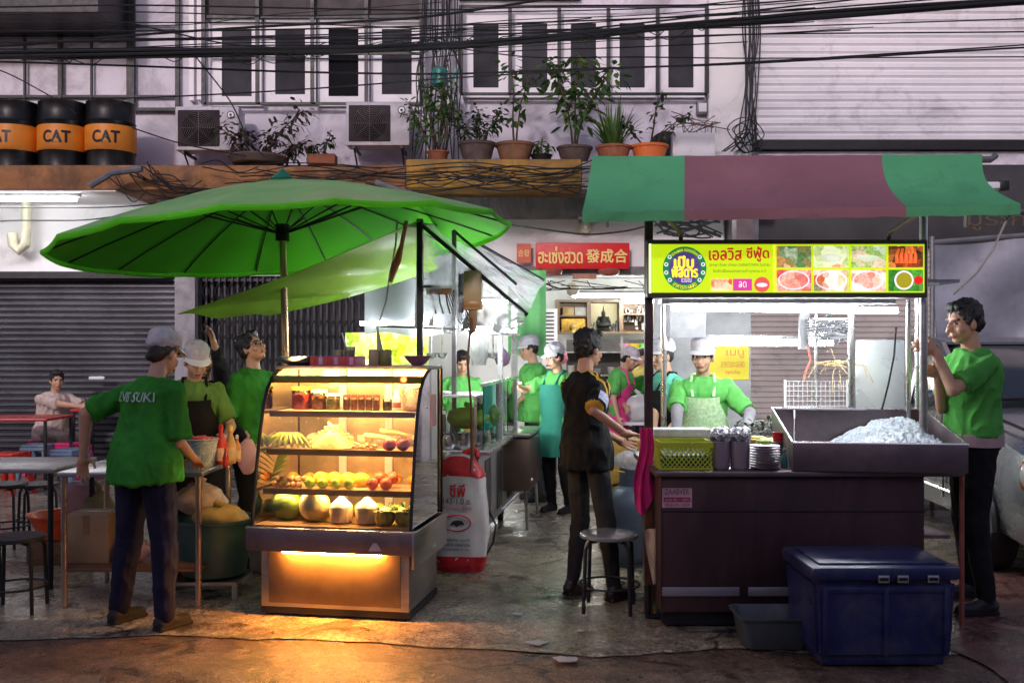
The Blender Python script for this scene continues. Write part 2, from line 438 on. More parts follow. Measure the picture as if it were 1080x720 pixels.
def person(label, loc, yaw, H=1.66, lean=0, side=0, twist=0, hips=None, feet=None, hands=None, head=(0, 0, 0),
           shirt=None, shirt_len=.0, sleeve=.55, trousers=None, shorts=False, shoe=None, cap=None, hair='short', hairpoke=.004, skinm=None,
           apron=None, apron_len=.62, arm_sleeve=None, elbow=None, curl=(.7, .7), palm=None, build=1.0, vox=.0065,
           group=None, brim=True, tuck=False, knee=None, strap=None, belly=0, wrist_l=None):
    """yaw 0 faces -Y; side index 0 is the person's right hand/foot, 1 the left. World targets."""
    root = thing('person', label, 'person', loc, yaw, group)
    s = H / 1.70
    W2L = Matrix.LocRotScale(Vector(loc), Matrix.Rotation(yaw, 3, 'Z').to_quaternion(), None).inverted()
    L = lambda p: W2L @ Vector(p)
    skinm = skinm or skin
    P = Vector(hips) if hips is not None else Vector((0, 0, .93 * s))
    Rc = Matrix.Rotation(R(twist), 3, 'Z') @ Matrix.Rotation(R(side), 3, 'Y') @ Matrix.Rotation(R(lean), 3, 'X')
    Rm = Matrix.Rotation(R(twist * .5), 3, 'Z') @ Matrix.Rotation(R(side * .5), 3, 'Y') @ Matrix.Rotation(R(lean * .5), 3, 'X')
    waist = P + Rm @ Vector((0, 0, .17)) * s
    chest = waist + Rc @ Vector((0, .0, .28)) * s
    neck = chest + Rc @ Vector((0, .012, .055)) * s
    hy, hp, ht = head
    Rh = Matrix.Rotation(R(hy), 3, 'Z') @ Matrix.Rotation(R(hp + lean * .35), 3, 'X') @ Matrix.Rotation(R(ht), 3, 'Y')
    Rn = Matrix.Rotation(R(lean * .6 + hp * .4), 3, 'X')
    hc = neck + Rn @ Vector((0, -.022, .066)) * s + Rh @ Vector((0, -.008, .085)) * s
    hs = s * .98
    sh = [chest + Rc @ Vector((sx * .160 * build, .005, -.03)) * s for sx in (-1, 1)]
    hip = [P + Vector((sx * .088 * build, 0, -.02)) * s for sx in (-1, 1)]
    hands = hands or [None, None]; feet = feet or [None, None]; elbow = elbow or [None, None]; palm = palm or [None, None]
    wr = []; el = []; an = []; kn = []
    for k, sx in enumerate((-1, 1)):
        t = L(hands[k]) if hands[k] is not None else sh[k] + Rc @ Vector((sx * .07, -.03, -.53)) * s
        pole = Vector(elbow[k]) if elbow[k] is not None else Vector((sx * .35, .8, -.2))
        e, t = ik(sh[k], t, .285 * s, .25 * s, pole); el.append(e); wr.append(t)
        f = L(feet[k]) if feet[k] is not None else Vector((sx * .11 * s, .02, 0))
        f = f + Vector((0, 0, .075 * s))
        kp = Vector(knee[k]) if knee and knee[k] is not None else Vector((0, -1, 0))
        kj, f = ik(hip[k], f, .425 * s, .42 * s, kp); kn.append(kj); an.append(f)
    # torso stations
    X = Vector((1, 0, 0)); Y = Vector((0, 1, 0)); b = build
    def stat(tt):
        if tt < .17: c = P.lerp(waist, (tt) / .17); m = Rm if tt > 0 else Matrix.Identity(3)
        else: c = waist.lerp(chest, (tt - .17) / .29); m = Rc
        return c, m @ X, m @ Y
    prof = [(-.09, .10, .09), (-.04, .155, .115), (.03, .165, .12), (.10, .15, .108 + belly * .5), (.18, .135, .10 + belly), (.27, .147, .108 + belly * .6), (.36, .163, .118), (.42, .168, .112), (.462, .142, .092), (.49, .088, .068), (.51, .056, .055)]
    def stations(lo, hi, infl=0, inflb=None):
        out = []
        for t, a, d in prof:
            if lo <= t <= hi:
                c, ux, uy = stat(t) if t >= 0 else (P + Vector((0, 0, t * s)), X, Y)
                out.append((c, ux, uy, (a * b) * s + infl, d * b * s + (infl if inflb is None else inflb)))
        return out
    # ---- body
    mb = MB()
    mb.rings(torso_rings(stations(-.1, .52)))
    mb.cap(neck - Rc @ Vector((0, 0, .03)) * s, hc + Rh @ Vector((0, .02, -.04)) * s, .055 * s, .047 * s)
    mb.ell(neck - Rc @ Vector((0, -.01, .03)) * s, (.105 * s * build, .05 * s, .026 * s), Rc)
    hm = Rh
    mb.ell(hc + hm @ Vector((0, .012, .032)) * hs, (.073 * hs, .09 * hs, .09 * hs), hm)
    mb.ell(hc + hm @ Vector((0, -.018, -.035)) * hs, (.062 * hs, .068 * hs, .078 * hs), hm)
    mb.ell(hc + hm @ Vector((0, -.055, -.088)) * hs, (.03 * hs, .028 * hs, .022 * hs), hm)
    for sx in (-1, 1):
        mb.ell(hc + hm @ Vector((sx * .04, -.052, -.03)) * hs, (.024 * hs, .024 * hs, .024 * hs), hm)
        mb.ell(hc + hm @ Vector((sx * .077, .008, -.012)) * hs, (.011 * hs, .02 * hs, .033 * hs), hm, 8, 6)
        mb.cap(hc + hm @ Vector((sx * .048, -.073, .03)) * hs, hc + hm @ Vector((sx * .015, -.080, .028)) * hs, .007 * hs, .007 * hs, 8)
    mb.cap(hc + hm @ Vector((0, -.084, .012)) * hs, hc + hm @ Vector((0, -.104, -.028)) * hs, .009 * hs, .0145 * hs, 8)
    mb.cap(hc + hm @ Vector((-.018, -.086, -.061)) * hs, hc + hm @ Vector((.018, -.086, -.061)) * hs, .010 * hs, .010 * hs, 8)
    for k, sx in enumerate((-1, 1)):
        mb.cap(sh[k], el[k], .05 * s * b, .037 * s * b)
        mb.cap(el[k], wr[k], .038 * s * b, .025 * s)
        hd = (wr[k] - el[k]).normalized()
        if palm[k] is not None:
            pd, pn = palm[k]; hd = (Vector(pd)) if pd is not None else hd; pn = Vector(pn)
        else: pn = Vector((-sx * .6, -.3, -.2)) - hd * .1
        if pn.cross(hd).length < .1: pn = Vector((0, 0, -1))
        hand(mb, wr[k], hd, pn, 1 if k else -1, curl[k], s)
        mb.cap(hip[k], kn[k], .08 * s * b, .053 * s * b); mb.cap(kn[k], an[k], .056 * s * b, .036 * s)
        fw = Vector((0, -1, 0))
        ah = an[k]
        mb.cap(Vector((ah.x, ah.y + .015, ah.z - .04 * s)), Vector((ah.x, ah.y - .15 * s, ah.z - .052 * s)), .032 * s, .023 * s)
    me = remeshed(mb, 'person', vox, 2)
    inv = Rh.inverted()
    idx = []
    for p in me.polygons:
        q = (inv @ (p.center - hc)) / hs; m_i = 0
        if q.y < -.045 and abs(q.z) < .12:
            ax = abs(q.x)
            if abs(ax - .031) < .0075 and abs(q.z - .008) < .0065: m_i = 2
            elif abs(ax - .031) < .015 and abs(q.z - .008) < .007: m_i = 3
            elif abs(ax - .031) < .02 and .024 < q.z < .033: m_i = 4
            elif ax < .023 and -.071 < q.z < -.053: m_i = 1
        idx.append(m_i)
    bo = mesh_obj(me, 'body', [skinm, lips, eyes, eyewhite, hair_blk], root)
    me.polygons.foreach_set('material_index', idx)
    sd = Vector((random.random() * 9, random.random() * 9, random.random() * 9))
    def folds(amp, sc=7.0):
        def f(co, n):
            q = Vector((co.x * sc, co.y * sc, co.z * sc * .55)) + sd
            w = noise.noise(q + Vector((0, 0, 0)) * 1) * 1.0
            rdg = 1 - abs(noise.noise(q * 1.7 + Vector((5, 3, 1)))) * 2
            return max(-.003, amp * (w * .8 + rdg * .8))
        return f
    # ---- trousers
    if trousers is not None:
        mb = MB(); mb.rings(torso_rings(stations(-.1, .12 if tuck else .04, .010)))
        for k in (0, 1):
            ke = kn[k].lerp(an[k], .12 if shorts else .97)
            mb.cap(hip[k], kn[k], .09 * s * b, .066 * s * b); mb.cap(kn[k], ke, .07 * s * b, (.062 if shorts else .047) * s * b)
        mesh_obj(remeshed(mb, 'trousers', vox * 1.1, 2, folds(.009, 10)), 'trousers', trousers, root)
    # ---- shirt
    if shirt is not None:
        mb = MB(); lo = .0 if tuck else -.1
        st = stations(lo, .52, .024 if tuck else .016)
        if st and not tuck:
            st = [(c_, a_, b_, w_ + .022 * max(0, 1 - i_ / 5), d_ + .044 * max(0, 1 - i_ / 5)) for i_, (c_, a_, b_, w_, d_) in enumerate(st)]
            c0 = st[0]; st[0] = (c0[0] - Vector((0, 0, shirt_len)), c0[1], c0[2], st[1][3] * 1.0, st[1][4] * 1.02)
        mb.rings(torso_rings(st))
        for k in (0, 1):
            inn = sh[k] + Rc @ Vector(((-1, 1)[k] * -.05, 0, -.005)) * s
            mb.cap(inn, sh[k], .054 * s * b, .056 * s * b)
            e = sh[k].lerp(el[k], min(1, sleeve)); mb.cap(sh[k], sh[k].lerp(e, .7), .055 * s * b, .056 * s * b); mb.cyl(sh[k].lerp(e, .6), e, .055 * s * b, .060 * s * b, 16)
            if sleeve > 1: mb.cap(el[k], el[k].lerp(wr[k], sleeve - 1), .055 * s, .042 * s)
        mats = shirt if isinstance(shirt, (list, tuple)) else [shirt]
        so = mesh_obj(remeshed(mb, 'shirt', vox * 1.1, 2, folds(.019, 8.5)), 'shirt', mats, root)
        if len(mats) > 1:        # three stripes down the shoulder and sleeve
            ii = []
            for p in so.data.polygons:
                r = 0
                for k in (0, 1):
                    a, e = sh[k], el[k]; d = (e - a).normalized(); q = p.center - a; t = q.dot(d)
                    up = Rc @ Vector((0, 0, 1)); out = Rc @ Vector((1, 0, 0)); fr = Rc @ Vector((0, 1, 0))
                    lat = q.dot(fr)
                    top = q.dot(up) > .02 and -.12 < q.dot(out) * (-1, 1)[k] < .03
                    sl = t > -.02 and (q - d * t).length < .085 and q.dot(out) * (-1, 1)[k] > .012
                    if (top or sl) and abs(lat) < .045 and (int((lat + .045) / .018) % 2 == 0): r = 1
                    if t > .285 * s * sleeve + .001 and (q - d * t).length < .085 and q.dot(out) * (-1, 1)[k] > -.03: r = 1 if t < .285*s*sleeve + .02 else r
                ii.append(r)
            so.data.polygons.foreach_set('material_index', ii)
    if arm_sleeve is not None:
        for k in (0, 1):
            mb = MB(); a0 = sh[k].lerp(el[k], max(.2, sleeve - .08)); mb.cap(a0, el[k], .046 * s * b, .043 * s * b); mb.cap(el[k], wr[k], .044 * s, .033 * s)
            mesh_obj(remeshed(mb, 'arm_sleeve', vox * 1.1, 2, folds(.003, 16)), 'arm_sleeve', arm_sleeve, root)
    # ---- apron
    if apron is not None:
        mb = MB()
        top_t, hw = .36, 1.0
        def ap(u, v):
            t = .40 - v * (.40 + apron_len)
            if t >= 0: c, ux, uy = stat(t)
            else: c, ux, uy = P + Vector((0, -.01, t * s)), X, Y
            a, d = .165 * b * s + .03, .118 * b * s + .066 + belly
            if t < -.1: a *= 1.05; d *= 1.15 + (-t - .1) * .12
            wid = .42 + .58 * min(1, max(0, (v - .06) / .25))
            th = (u - .5) * 2 * R(86) * wid
            rip = 1 + .025 * math.sin(u * 19 + v * 3) * min(1, v * 2)
            return c + (ux * a * math.sin(th) - uy * d * math.cos(th)) * rip
        mb.sheet(ap, 18, 22, .004, Y)
        ao = mb.build('apron', apron, root)
        m2 = MB()
        for sx in (-1, 1):
            c, ux, uy = stat(.40)
            pts = [c + ux * sx * .075 * s - uy * (.125 * s * b + .03), chest + Rc @ Vector((sx * .085, -.075, .03)) * s, chest + Rc @ Vector((sx * .08, -.01, .075)) * s, chest + Rc @ Vector((sx * .05, .075, .055)) * s, chest + Rc @ Vector((0, .11, .0)) * s]
            m2.tube(pts, .011, 6)
        m2.build('strap', strap or apron, root)
    # ---- shoes
    if shoe is not None:
        for k in (0, 1):
            mb = MB()
            ah = an[k]
            mb.cap(Vector((ah.x, ah.y + .03, ah.z - .03 * s)), Vector((ah.x, ah.y - .15 * s, ah.z - .045 * s)), .043 * s, .034 * s)
            mb.box((ah.x, ah.y - .06, ah.z - .065 * s), (.075, .24 * s, .018))
            mb.cap(Vector((ah.x, ah.y + .01, ah.z)), Vector((ah.x, ah.y - .05, ah.z - .03)), .042 * s, .04 * s)
            mesh_obj(remeshed(mb, 'shoe', vox, 1), 'shoe', shoe, root)
    # ---- hair
    if hair:
        mb = MB()
        def hl(p): return hc + hm @ Vector(p) * hs
        if cap is not None: mb.ell(hl((0, .024, .03)), (.079 * hs, .09 * hs, .07 * hs), hm); hairpoke = .001
        else: mb.ell(hl((0, .026, .05)), (.082 * hs, .096 * hs, .088 * hs), hm)
        if hair == 'short':
            mb.ell(hl((0, .05, .005)), (.072 * hs, .062 * hs, .075 * hs), hm)
            for sx in (-1, 1): mb.ell(hl((sx * .068, .0, .02)), (.013 * hs, .03 * hs, .035 * hs), hm, 8, 6)
            if cap is None: mb.ell(hl((0, -.035, .1)), (.06 * hs, .04 * hs, .028 * hs), hm)
        elif hair == 'bun':
            mb.ell(hl((0, .06, -.005)), (.062 * hs, .055 * hs, .07 * hs), hm); mb.ell(hl((0, .1, -.04)), (.035 * hs, .032 * hs, .035 * hs), hm)
        elif hair == 'long':
            mb.ell(hl((0, .05, -.02)), (.075 * hs, .06 * hs, .11 * hs), hm)
        def hp_(co, n):
            q = co * 42; return abs(noise.noise(Vector((q.x, q.y, q.z * .6)) + sd)) * hairpoke * 3 + noise.noise(co * 14 + sd) * .006
        mesh_obj(remeshed(mb, 'hair', vox, 1, hp_), 'hair', hair_blk, root)
    # ---- net cap
    if cap is not None:
        mb = MB()
        def cl(p): return hc + hm @ Vector(p) * hs
        mb.ell(cl((0, .024, .090)), (.096 * hs, .110 * hs, .070 * hs), hm, 20, 12)
        mb.ell(cl((0, .055, .060)), (.085 * hs, .082 * hs, .06 * hs), hm, 20, 12)
        nf = lambda co, n: noise.noise(co * 26 + sd) * .009 + abs(noise.noise(co * 60 + sd)) * .004
        co_ = mesh_obj(remeshed(mb, 'net_cap', vox, 2, nf), 'net_cap', cap, root)
        mb = MB()
        rr = []
        for z, e in ((.052, 0), (.053, .006), (.09, .006), (.091, 0)):
            rr.append([cl((math.sin(t) * (.086 + e), .012 - math.cos(t) * (.098 + e), z + .006 * math.cos(t))) for t in [2*PI*i/28 for i in range(28)]])
        mb.rings(rr, cap=False); mb.build('headband', white_plastic if brim == 'w' else cap, co_)
        if brim:
            mb = MB()
            def br(u, v):
                t = (u - .5) * R(150); r = 1 + v * .5
                return cl((math.sin(t) * .09 * (1 + v * .12), .012 - math.cos(t) * (.1 + v * .062), .058 - v * .018 - .012 * (1 - math.cos(t)) ))
            mb.sheet(br, 14, 4, .004, Vector((0, 0, -1))); mb.build('brim', white_plastic, co_)
    root['_hc'] = list(hc)
    return root, dict(hc=hc, Rh=Rh, hs=hs, sh=sh, el=el, wr=wr, stat=stat, Rc=Rc, chest=chest, s=s, an=an, P=P)
# ---------------------------------------------------------------- setting
def ground_mat(name, cols, wet=.45, scale=1.2, specks=0, crack=True, bump=.3, bs=55):
    m, nt, out = _nodes(name); vec = _coords(nt, 1)
    a = _noise(nt, vec, scale, 8, .65, .4); b = _noise(nt, vec, scale * 6, 6, .7); c = _noise(nt, vec, 90, 3, .6)
    base = _ramp(nt, a, [(.25 + .5 * i / (len(cols) - 1), x) for i, x in enumerate(cols)])
    base = _mix(nt, .75, base, _ramp(nt, b, [(.3, .15), (.7, .9)]), 'OVERLAY')
    base = _mix(nt, .6, base, _ramp(nt, c, [(.38, .05), (.62, .95)]), 'OVERLAY')
    base = _mix(nt, .5, base, _ramp(nt, _noise(nt, vec, 24, 6, .75, .5), [(.4, .15), (.6, .85)]), 'OVERLAY')
    stain = _ramp(nt, _noise(nt, vec, 1.9, 9, .72, 1.4), [(.56, 0.0), (.63, 1.0)])
    base = _mix(nt, stain, base, mul(cols[0], .6))
    if crack:
        v = nt.nodes.new('ShaderNodeTexVoronoi'); v.feature = 'DISTANCE_TO_EDGE'; v.inputs['Scale'].default_value = .23
        w = nt.nodes.new('ShaderNodeVectorMath'); w.operation = 'ADD'
        nn = nt.nodes.new('ShaderNodeTexNoise'); nn.inputs['Scale'].default_value = 3; nn.inputs['Detail'].default_value = 6; nt.links.new(vec, nn.inputs['Vector'])
        sc = nt.nodes.new('ShaderNodeVectorMath'); sc.operation = 'SCALE'; sc.inputs['Scale'].default_value = .55
        nt.links.new(nn.outputs['Color'], sc.inputs[0]); nt.links.new(vec, w.inputs[0]); nt.links.new(sc.outputs[0], w.inputs[1]); nt.links.new(w.outputs[0], v.inputs['Vector'])
        ck = _ramp(nt, v.outputs['Distance'], [(.001, 1.0), (.005, 0.0)])
        base = _mix(nt, ck, base, (.012, .01, .01))
    p = nt.nodes.new('ShaderNodeBsdfPrincipled')
    if specks:
        v2 = nt.nodes.new('ShaderNodeTexVoronoi'); v2.inputs['Scale'].default_value = 120; nt.links.new(vec, v2.inputs['Vector'])
        sp = _ramp(nt, v2.outputs['Distance'], [(.12, 1.0), (.2, 0.0)]); 
        mm = nt.nodes.new('ShaderNodeMath'); mm.operation = 'MULTIPLY'; mm.inputs[1].default_value = specks; nt.links.new(sp, mm.inputs[0])
        base = _mix(nt, mm.outputs[0], base, (.5, .45, .42))
    nt.links.new(base, p.inputs['Base Color'])
    rg = _ramp(nt, _noise(nt, vec, 1.6, 7, .7, .8), [(.5 - wet * .3, .6), (.5, .36), (.58, .07)])
    nt.links.new(rg, p.inputs['Roughness'])
    bp = nt.nodes.new('ShaderNodeBump'); bp.inputs['Strength'].default_value = bump; bp.inputs['Distance'].default_value = .012
    hm_ = _mix(nt, .5, _noise(nt, vec, bs, 5, .7), _noise(nt, vec, 9, 5, .6)); nt.links.new(hm_, bp.inputs['Height']); nt.links.new(bp.outputs[0], p.inputs['Normal'])
    nt.links.new(p.outputs[0], out.inputs[0]); return m
asphalt = ground_mat('wet_asphalt', [(.08, .05, .035), (.17, .105, .07), (.28, .19, .13)], .55, .9, specks=.5, crack=True, bump=.9, bs=110)  # orange lamplight on the road is tinted into these browns
concrete_g = ground_mat('stained_concrete', [(.13, .10, .07), (.30, .25, .175), (.46, .40, .30)], .7, .8, crack=True)
brick_red = ground_mat('reddish_paving', [(.09, .04, .035), (.18, .08, .065), (.2, .12, .1)], .6, 1.5, crack=False)
mb = MB(); mb.grid(lambda u, v: Vector((-120 + 240 * u, -60 + 200 * v, 0)), 60, 50)
g = mb.build('ground', asphalt, recalc=False, smooth=False); g['kind'] = 'structure'
# concrete pavement with an irregular worn front edge
mb = MB(); random.seed(5)
def edge(x): return 5.45 - .28 * max(0, min(1, (x + 1.2) / 1.5)) + .13 * noise.noise(Vector((x * 1.3, 0, 4))) + .05 * noise.noise(Vector((x * 6, 2, 0)))
mb.grid(lambda u, v: Vector((-14 + 28 * u, edge(-14 + 28 * u) + (13.0 - edge(-14 + 28 * u)) * v, .006)), 260, 24)
o = mb.build('pavement', concrete_g, recalc=False, smooth=False); o['kind'] = 'structure'
mb = MB()
def redge(x): return 5.05 + .2 * noise.noise(Vector((x * 1.1, 7, 4)))
mb.grid(lambda u, v: Vector((2.35 + .25 * noise.noise(Vector((v * 4, 3, 1))) * (1 - u) + 7 * u, 4.3 + 3.0 * v, .011)), 30, 30)
o = mb.build('red_paving', brick_red, recalc=False, smooth=False); o['kind'] = 'structure'
# pale flakes whose colour stands in for bright reflections on the wet ground
random.seed(31)
glintm = M('glint_flake', (.6, .58, .55), .5, 0, .1, 9)
for i, (px, py, sz) in enumerate([(547, 650, .05), (566, 681, .07), (540, 668, .03), (597, 699, .09), (612, 668, .03), (706, 690, .03), (585, 645, .03)]):
    d = 1680 / (py - HZ); mb = MB()
    n = 9; pts = [(math.cos(2*PI*k/n) * sz * random.uniform(.5, 1), math.sin(2*PI*k/n) * sz * .7 * random.uniform(.5, 1)) for k in range(n)]
    mb.rings([[Vector((x, y, z + abs(x) * .1)) for x, y in pts] for z in (.0, .003)])
    where = ['left of the others near the rice sack', 'furthest to the front left', 'smallest, beside the display case corner', 'nearest the camera, largest flake', 'halfway to the black stool', 'in front of the steel cart', 'just in front of the black stool gap'][i]
    tag(mb.build('glint_flake', glintm, None, (at(px, py, d).x, d, .016)), 'pale flake painted as a wet pavement glint, ' + where, 'litter', 'painted glints on the pavement')

wall_lav = M('lavender_grey_plaster', (.74, .70, .78), .8, 0, .14, 1.1, dirt=.45, dcol=(.13, .11, .13), dscale=1.3, bump=.15)
wall_white = M('white_plaster', (.84, .82, .82), .75, 0, .08, 1.2, dirt=.22, dcol=(.28, .25, .26), dscale=1.5)
ledge_m = M('stained_orange_ledge', (.34, .15, .055), .75, 0, .4, 2.5, dirt=.62, dcol=(.035, .025, .02), dscale=2.2, bump=.4)
ledge_y = M('stained_yellow_ledge', (.42, .22, .03), .7, 0, .4, 2.5, dirt=.8, dcol=(.05, .04, .035), dscale=2.0, bump=.3)
beam_m = M('grimy_concrete_beam', (.24, .22, .23), .85, 0, .4, 2.5, dirt=.6, dcol=(.035, .03, .03), dscale=2.5, bump=.5, stretch=(1, 1, .45))
dark_fascia = M('dark_fascia', (.035, .033, .037), .6, .1, .3, 2, bump=.1)
shut_dark = M('dark_shutter_steel', (.10, .10, .115), .38, .6, .3, 1.2, dirt=.2)
shut_white = M('white_shutter_steel', (.8, .78, .81), .5, 0, .08, 1.2, dirt=.3, dcol=(.4, .35, .37), dscale=2.5)
shut_brown = M('brown_shutter_steel', (.56, .51, .48), .45, .1, .15, 1.5, dirt=.25)
pane_m = M('dark_window_pane', (.05, .05, .058), .6, 0, .5, 1.4, spec=.05, bump=.02)
pane_dk = M('darker_window_pane', (.008, .008, .011), .6, 0, .3, .8, bump=0, spec=.05)
frame_m = M('white_window_frame', (.85, .82, .86), .5, 0, .06, 3, dirt=.15, dcol=(.35, .3, .33))
inner_m = M('shop_interior_wall', (.55, .56, .55), .7, 0, .1, 1, dirt=.25, dcol=(.3, .3, .3))
tile_m = M('shop_floor_tiles', (.28, .26, .22), .3, 0, .25, 2, dirt=.3)
def shutter(name, x0, x1, z0, z1, y, pitch, mat, parent, depth=.03):
    mb = MB(); pts = []; z = z0; n = int((z1 - z0) / pitch)
    for i in range(n):
        za = z0 + i * pitch
        pts += [(y, za), (y - depth, za + pitch * .25), (y - depth, za + pitch * .72), (y, za + pitch * .94)]
    pts.append((y, z0 + n * pitch)); pts += [(y + .03, z0 + n * pitch), (y + .03, z0)]
    nx = max(1, int((x1 - x0) / 1.2))
    rr = [[Vector((x0 + (x1 - x0) * k / nx, py + .006 * math.sin(k * 2.3 + pz * 3), pz)) for py, pz in pts] for k in range(nx + 1)]
    mb.rings(rr); return mb.build(name, mat, parent, smooth=False)
# ------- left shophouse
D = 13.0
def WX(x, d=D): return (x - 540) / F * d
def WZ(y, d=D): return CAMZ + (HZ - y) / F * d
sh_ = thing('shophouse', 'two-storey lavender grey shophouse with yellow and orange stained ledge and white casement windows', 'building', (0, D, 0))
XL, XR = -15.0, WX(793); Yl = 11.8 - D
mb = MB(); mb.bx(XL, XR, 0, .25, WZ(178), 8.6); mb.bx(XL, WX(187), 0, .25, WZ(291), WZ(178) - .002); mb.bx(WX(187) , XR - .35, .02, .25, WZ(291) + .002, WZ(178) - .004)
mb.bx(XL, XL + .25, .251, 9, 0, 8.6); mb.bx(XL, 2.72, 9, 9.25, 0, 8.6); mb.bx(XL + .26, 2.4, .26, 8.99, 8.3, 8.6)
mb.build('wall', wall_lav, sh_)
mb = MB(); mb.bx(WX(430) - .1, WX(762), -.06, .015, WZ(288), WZ(229)); mb.bx(XL, WX(176), -.05, -.004, WZ(290), WZ(215)); mb.bx(XL, WX(160), Yl + .02, -.055, WZ(200, 11.8) - .02, WZ(200, 11.8) - .004)
mb.build('white_wall_panel', wall_white, sh_)
mb = MB(); mb.bx(WX(432), WX(700), -.14, -.065, WZ(291), WZ(282)); mb.build('lintel', grey_metal, sh_)
mb = MB(); mb.bx(XL, WX(428, 11.8), Yl, -.005, WZ(200, 11.8), WZ(174, 11.8), .02); mb.build('ledge', ledge_m, sh_, label='orange stained concrete ledge')
mb = MB(); mb.bx(WX(428, 11.8) + .003, WX(613, 11.8), Yl - .02, -.005, WZ(198, 11.8), WZ(168, 11.8), .02); mb.build('ledge', ledge_y, sh_, label='yellow stained concrete ledge')
mb = MB(); mb.bx(WX(613, 11.8) + .003, XR + .0, Yl, -.005, WZ(200, 11.8), WZ(170, 11.8), .02); mb.build('ledge', beam_m, sh_, label='grey dirty concrete ledge')
mb = MB(); mb.bx(WX(420), WX(640), -.45, -.07, WZ(228, 12.6), WZ(200, 12.6), .015); mb.bx(WX(176), WX(418), -.4, -.005, WZ(232), WZ(206), .015)
mb.build('beam', beam_m, sh_)
mb = MB(); mb.bx(WX(187), WX(208), -.1, .2, 0, WZ(291)); mb.build('pillar', M('grey_pillar', (.33, .31, .34), .7, 0, .1, 3, dirt=.5, dcol=(.12, .1, .1), dscale=5), sh_)
mb = MB(); mb.bx(WX(745), WX(788), -.14, 0.0, WZ(168), 8.6, .03); mb.build('pillar', wall_white, sh_, label='white upper pillar beside the white shutter')
mb = MB(); mb.bx(WX(202), WX(207), -.10, -.01, WZ(108), 8); mb.bx(WX(211), WX(217), -.14, -.02, WZ(108), 8); mb.build('drain_pipes', frame_m, sh_)
# upper left bay: lavender panels behind dark frames
mb = MB(); mb.bx(XL, WX(137), -1.0, -.01, WZ(24, 12.4), WZ(24, 12.4) + 1.2); mb.build('dark_soffit', black_metal, sh_)
mb = MB()
for x, w in ((136, .1), (64, .05), (-10, .05), (187, .05), (-85, .05), (98, .02), (28, .02)): mb.bx(WX(x), WX(x) + w, -.09, -.04, WZ(116), 8)
for y in (30, 103): mb.bx(XL, WX(190), -.075, -.05, WZ(y) - .015, WZ(y) + .015)
mb.bx(XL, WX(190), -.095, -.03, WZ(117) - .02, WZ(117) + .02)
mb.build('bay_frame', black_metal, sh_)
def casement(x0, x1, y0, y1, dark=False):
    X0, X1, Z0, Z1 = WX(x0), WX(x1), WZ(y1), WZ(y0)
    mb = MB(); w = .14
    mb.bx(X0, X0 + w, -.06, -.002, Z0, Z1); mb.bx(X1 - w, X1, -.06, -.002, Z0, Z1)
    mb.bx(X0 + w, X1 - w, -.058, -.002, Z0, Z0 + w * .9); mb.bx(X0 + w, X1 - w, -.058, -.002, Z1 - w * .9, Z1)
    f = mb.build('window', frame_m, sh_)
    m2 = MB(); m2.bx(X0 + w, X1 - w, -.035, -.01, Z0 + w * .9, Z1 - w * .9)
    if not dark:
        pass
    m2.build('pane', pane_dk if dark else pane_m, f)
for i in range(4): casement(223 + 56 * i + 1, 223 + 56 * (i + 1) - 1, 22, 113 - 2 * (i % 2), i == 2)
for i in range(5): casement(487 + 51.2 * i + 1, 487 + 51.2 * (i + 1) - 1, 16, 104)
mb = MB(); mb.bx(WX(218), WX(446), -.14, -.01, WZ(21), 8.0)
mb.build('upper_louvre', M('dark_louvre', (.04, .032, .036), .6, .2, .3, 3), sh_)
mb = MB(); mb.bx(WX(484), WX(612), -.10, -.004, WZ(1) , 8); mb.build('upper_louvre', M('dark_louvre', (.04, .032, .036)), sh_)
def grille(xs, y0, y1, hs):
    mb = MB(); t = .024
    for x in xs: mb.bx(WX(x) - t, WX(x) + t, -.235, -.2, WZ(y1), WZ(y0))
    for y in hs: mb.bx(WX(xs[0]), WX(xs[-1]), -.198, -.165, WZ(y) - t * .7, WZ(y) + t * .7)
    mb.build('window_grille', black_metal, sh_)
grille([220, 276, 333, 389, 446], -20, 113, [23, 113, 61])
grille([487, 538, 589, 640, 691, 742], 12, 103, [12, 103])
# ground floor: shutter, folding gate, shop room
shutter('roller_shutter', XL, WX(187), 0.02, WZ(291), .12, .078, shut_dark, sh_)
mb = MB(); mb.bx(XL, WX(176), -.12, -.052, WZ(294), WZ(287)); mb.build('shutter_rail', black_metal, sh_)
mb = MB(); 
for i in range(34):
    x = WX(209) + (WX(432) - WX(209)) * i / 33; mb.bx(x - .012, x + .012, .04 + .03 * (i % 2), .065 + .03 * (i % 2), 0.02, WZ(291))
for i in range(33):
    x = WX(209) + (WX(432) - WX(209)) * i / 33; w = (WX(432) - WX(209)) / 33
    for k in range(5):
        z = .2 + k * .5; mb.cyl((x, .036, z), (x + w, .036, z + .24), .006, n=4); mb.cyl((x + w, .034, z), (x, .034, z + .24), .006, n=4)
for z in (.03, WZ(296)): mb.bx(WX(209), WX(432), .1, .13, z, z + .05)
mb.build('folding_gate', M('dark_gate_steel', (.045, .045, .052), .5, .5, .3, 6), sh_, smooth=False)
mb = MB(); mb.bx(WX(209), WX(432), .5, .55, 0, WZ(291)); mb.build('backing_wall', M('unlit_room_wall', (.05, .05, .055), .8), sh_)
SX0, SX1, SB = WX(432), WX(762), 3.2
mb = MB(); mb.bx(SX0 - .15, SX0, .26, SB, 0, 2.75); mb.bx(SX1, SX1 + .1, .26, SB, 0, 2.75); mb.bx(SX0, SX1, SB, SB + .15, 0, 2.75)
mb.build('shop_wall', inner_m, sh_)
mb = MB(); mb.bx(SX0, SX1, .26, SB - .002, 2.7, 2.75); mb.build('shop_ceiling', inner_m, sh_)
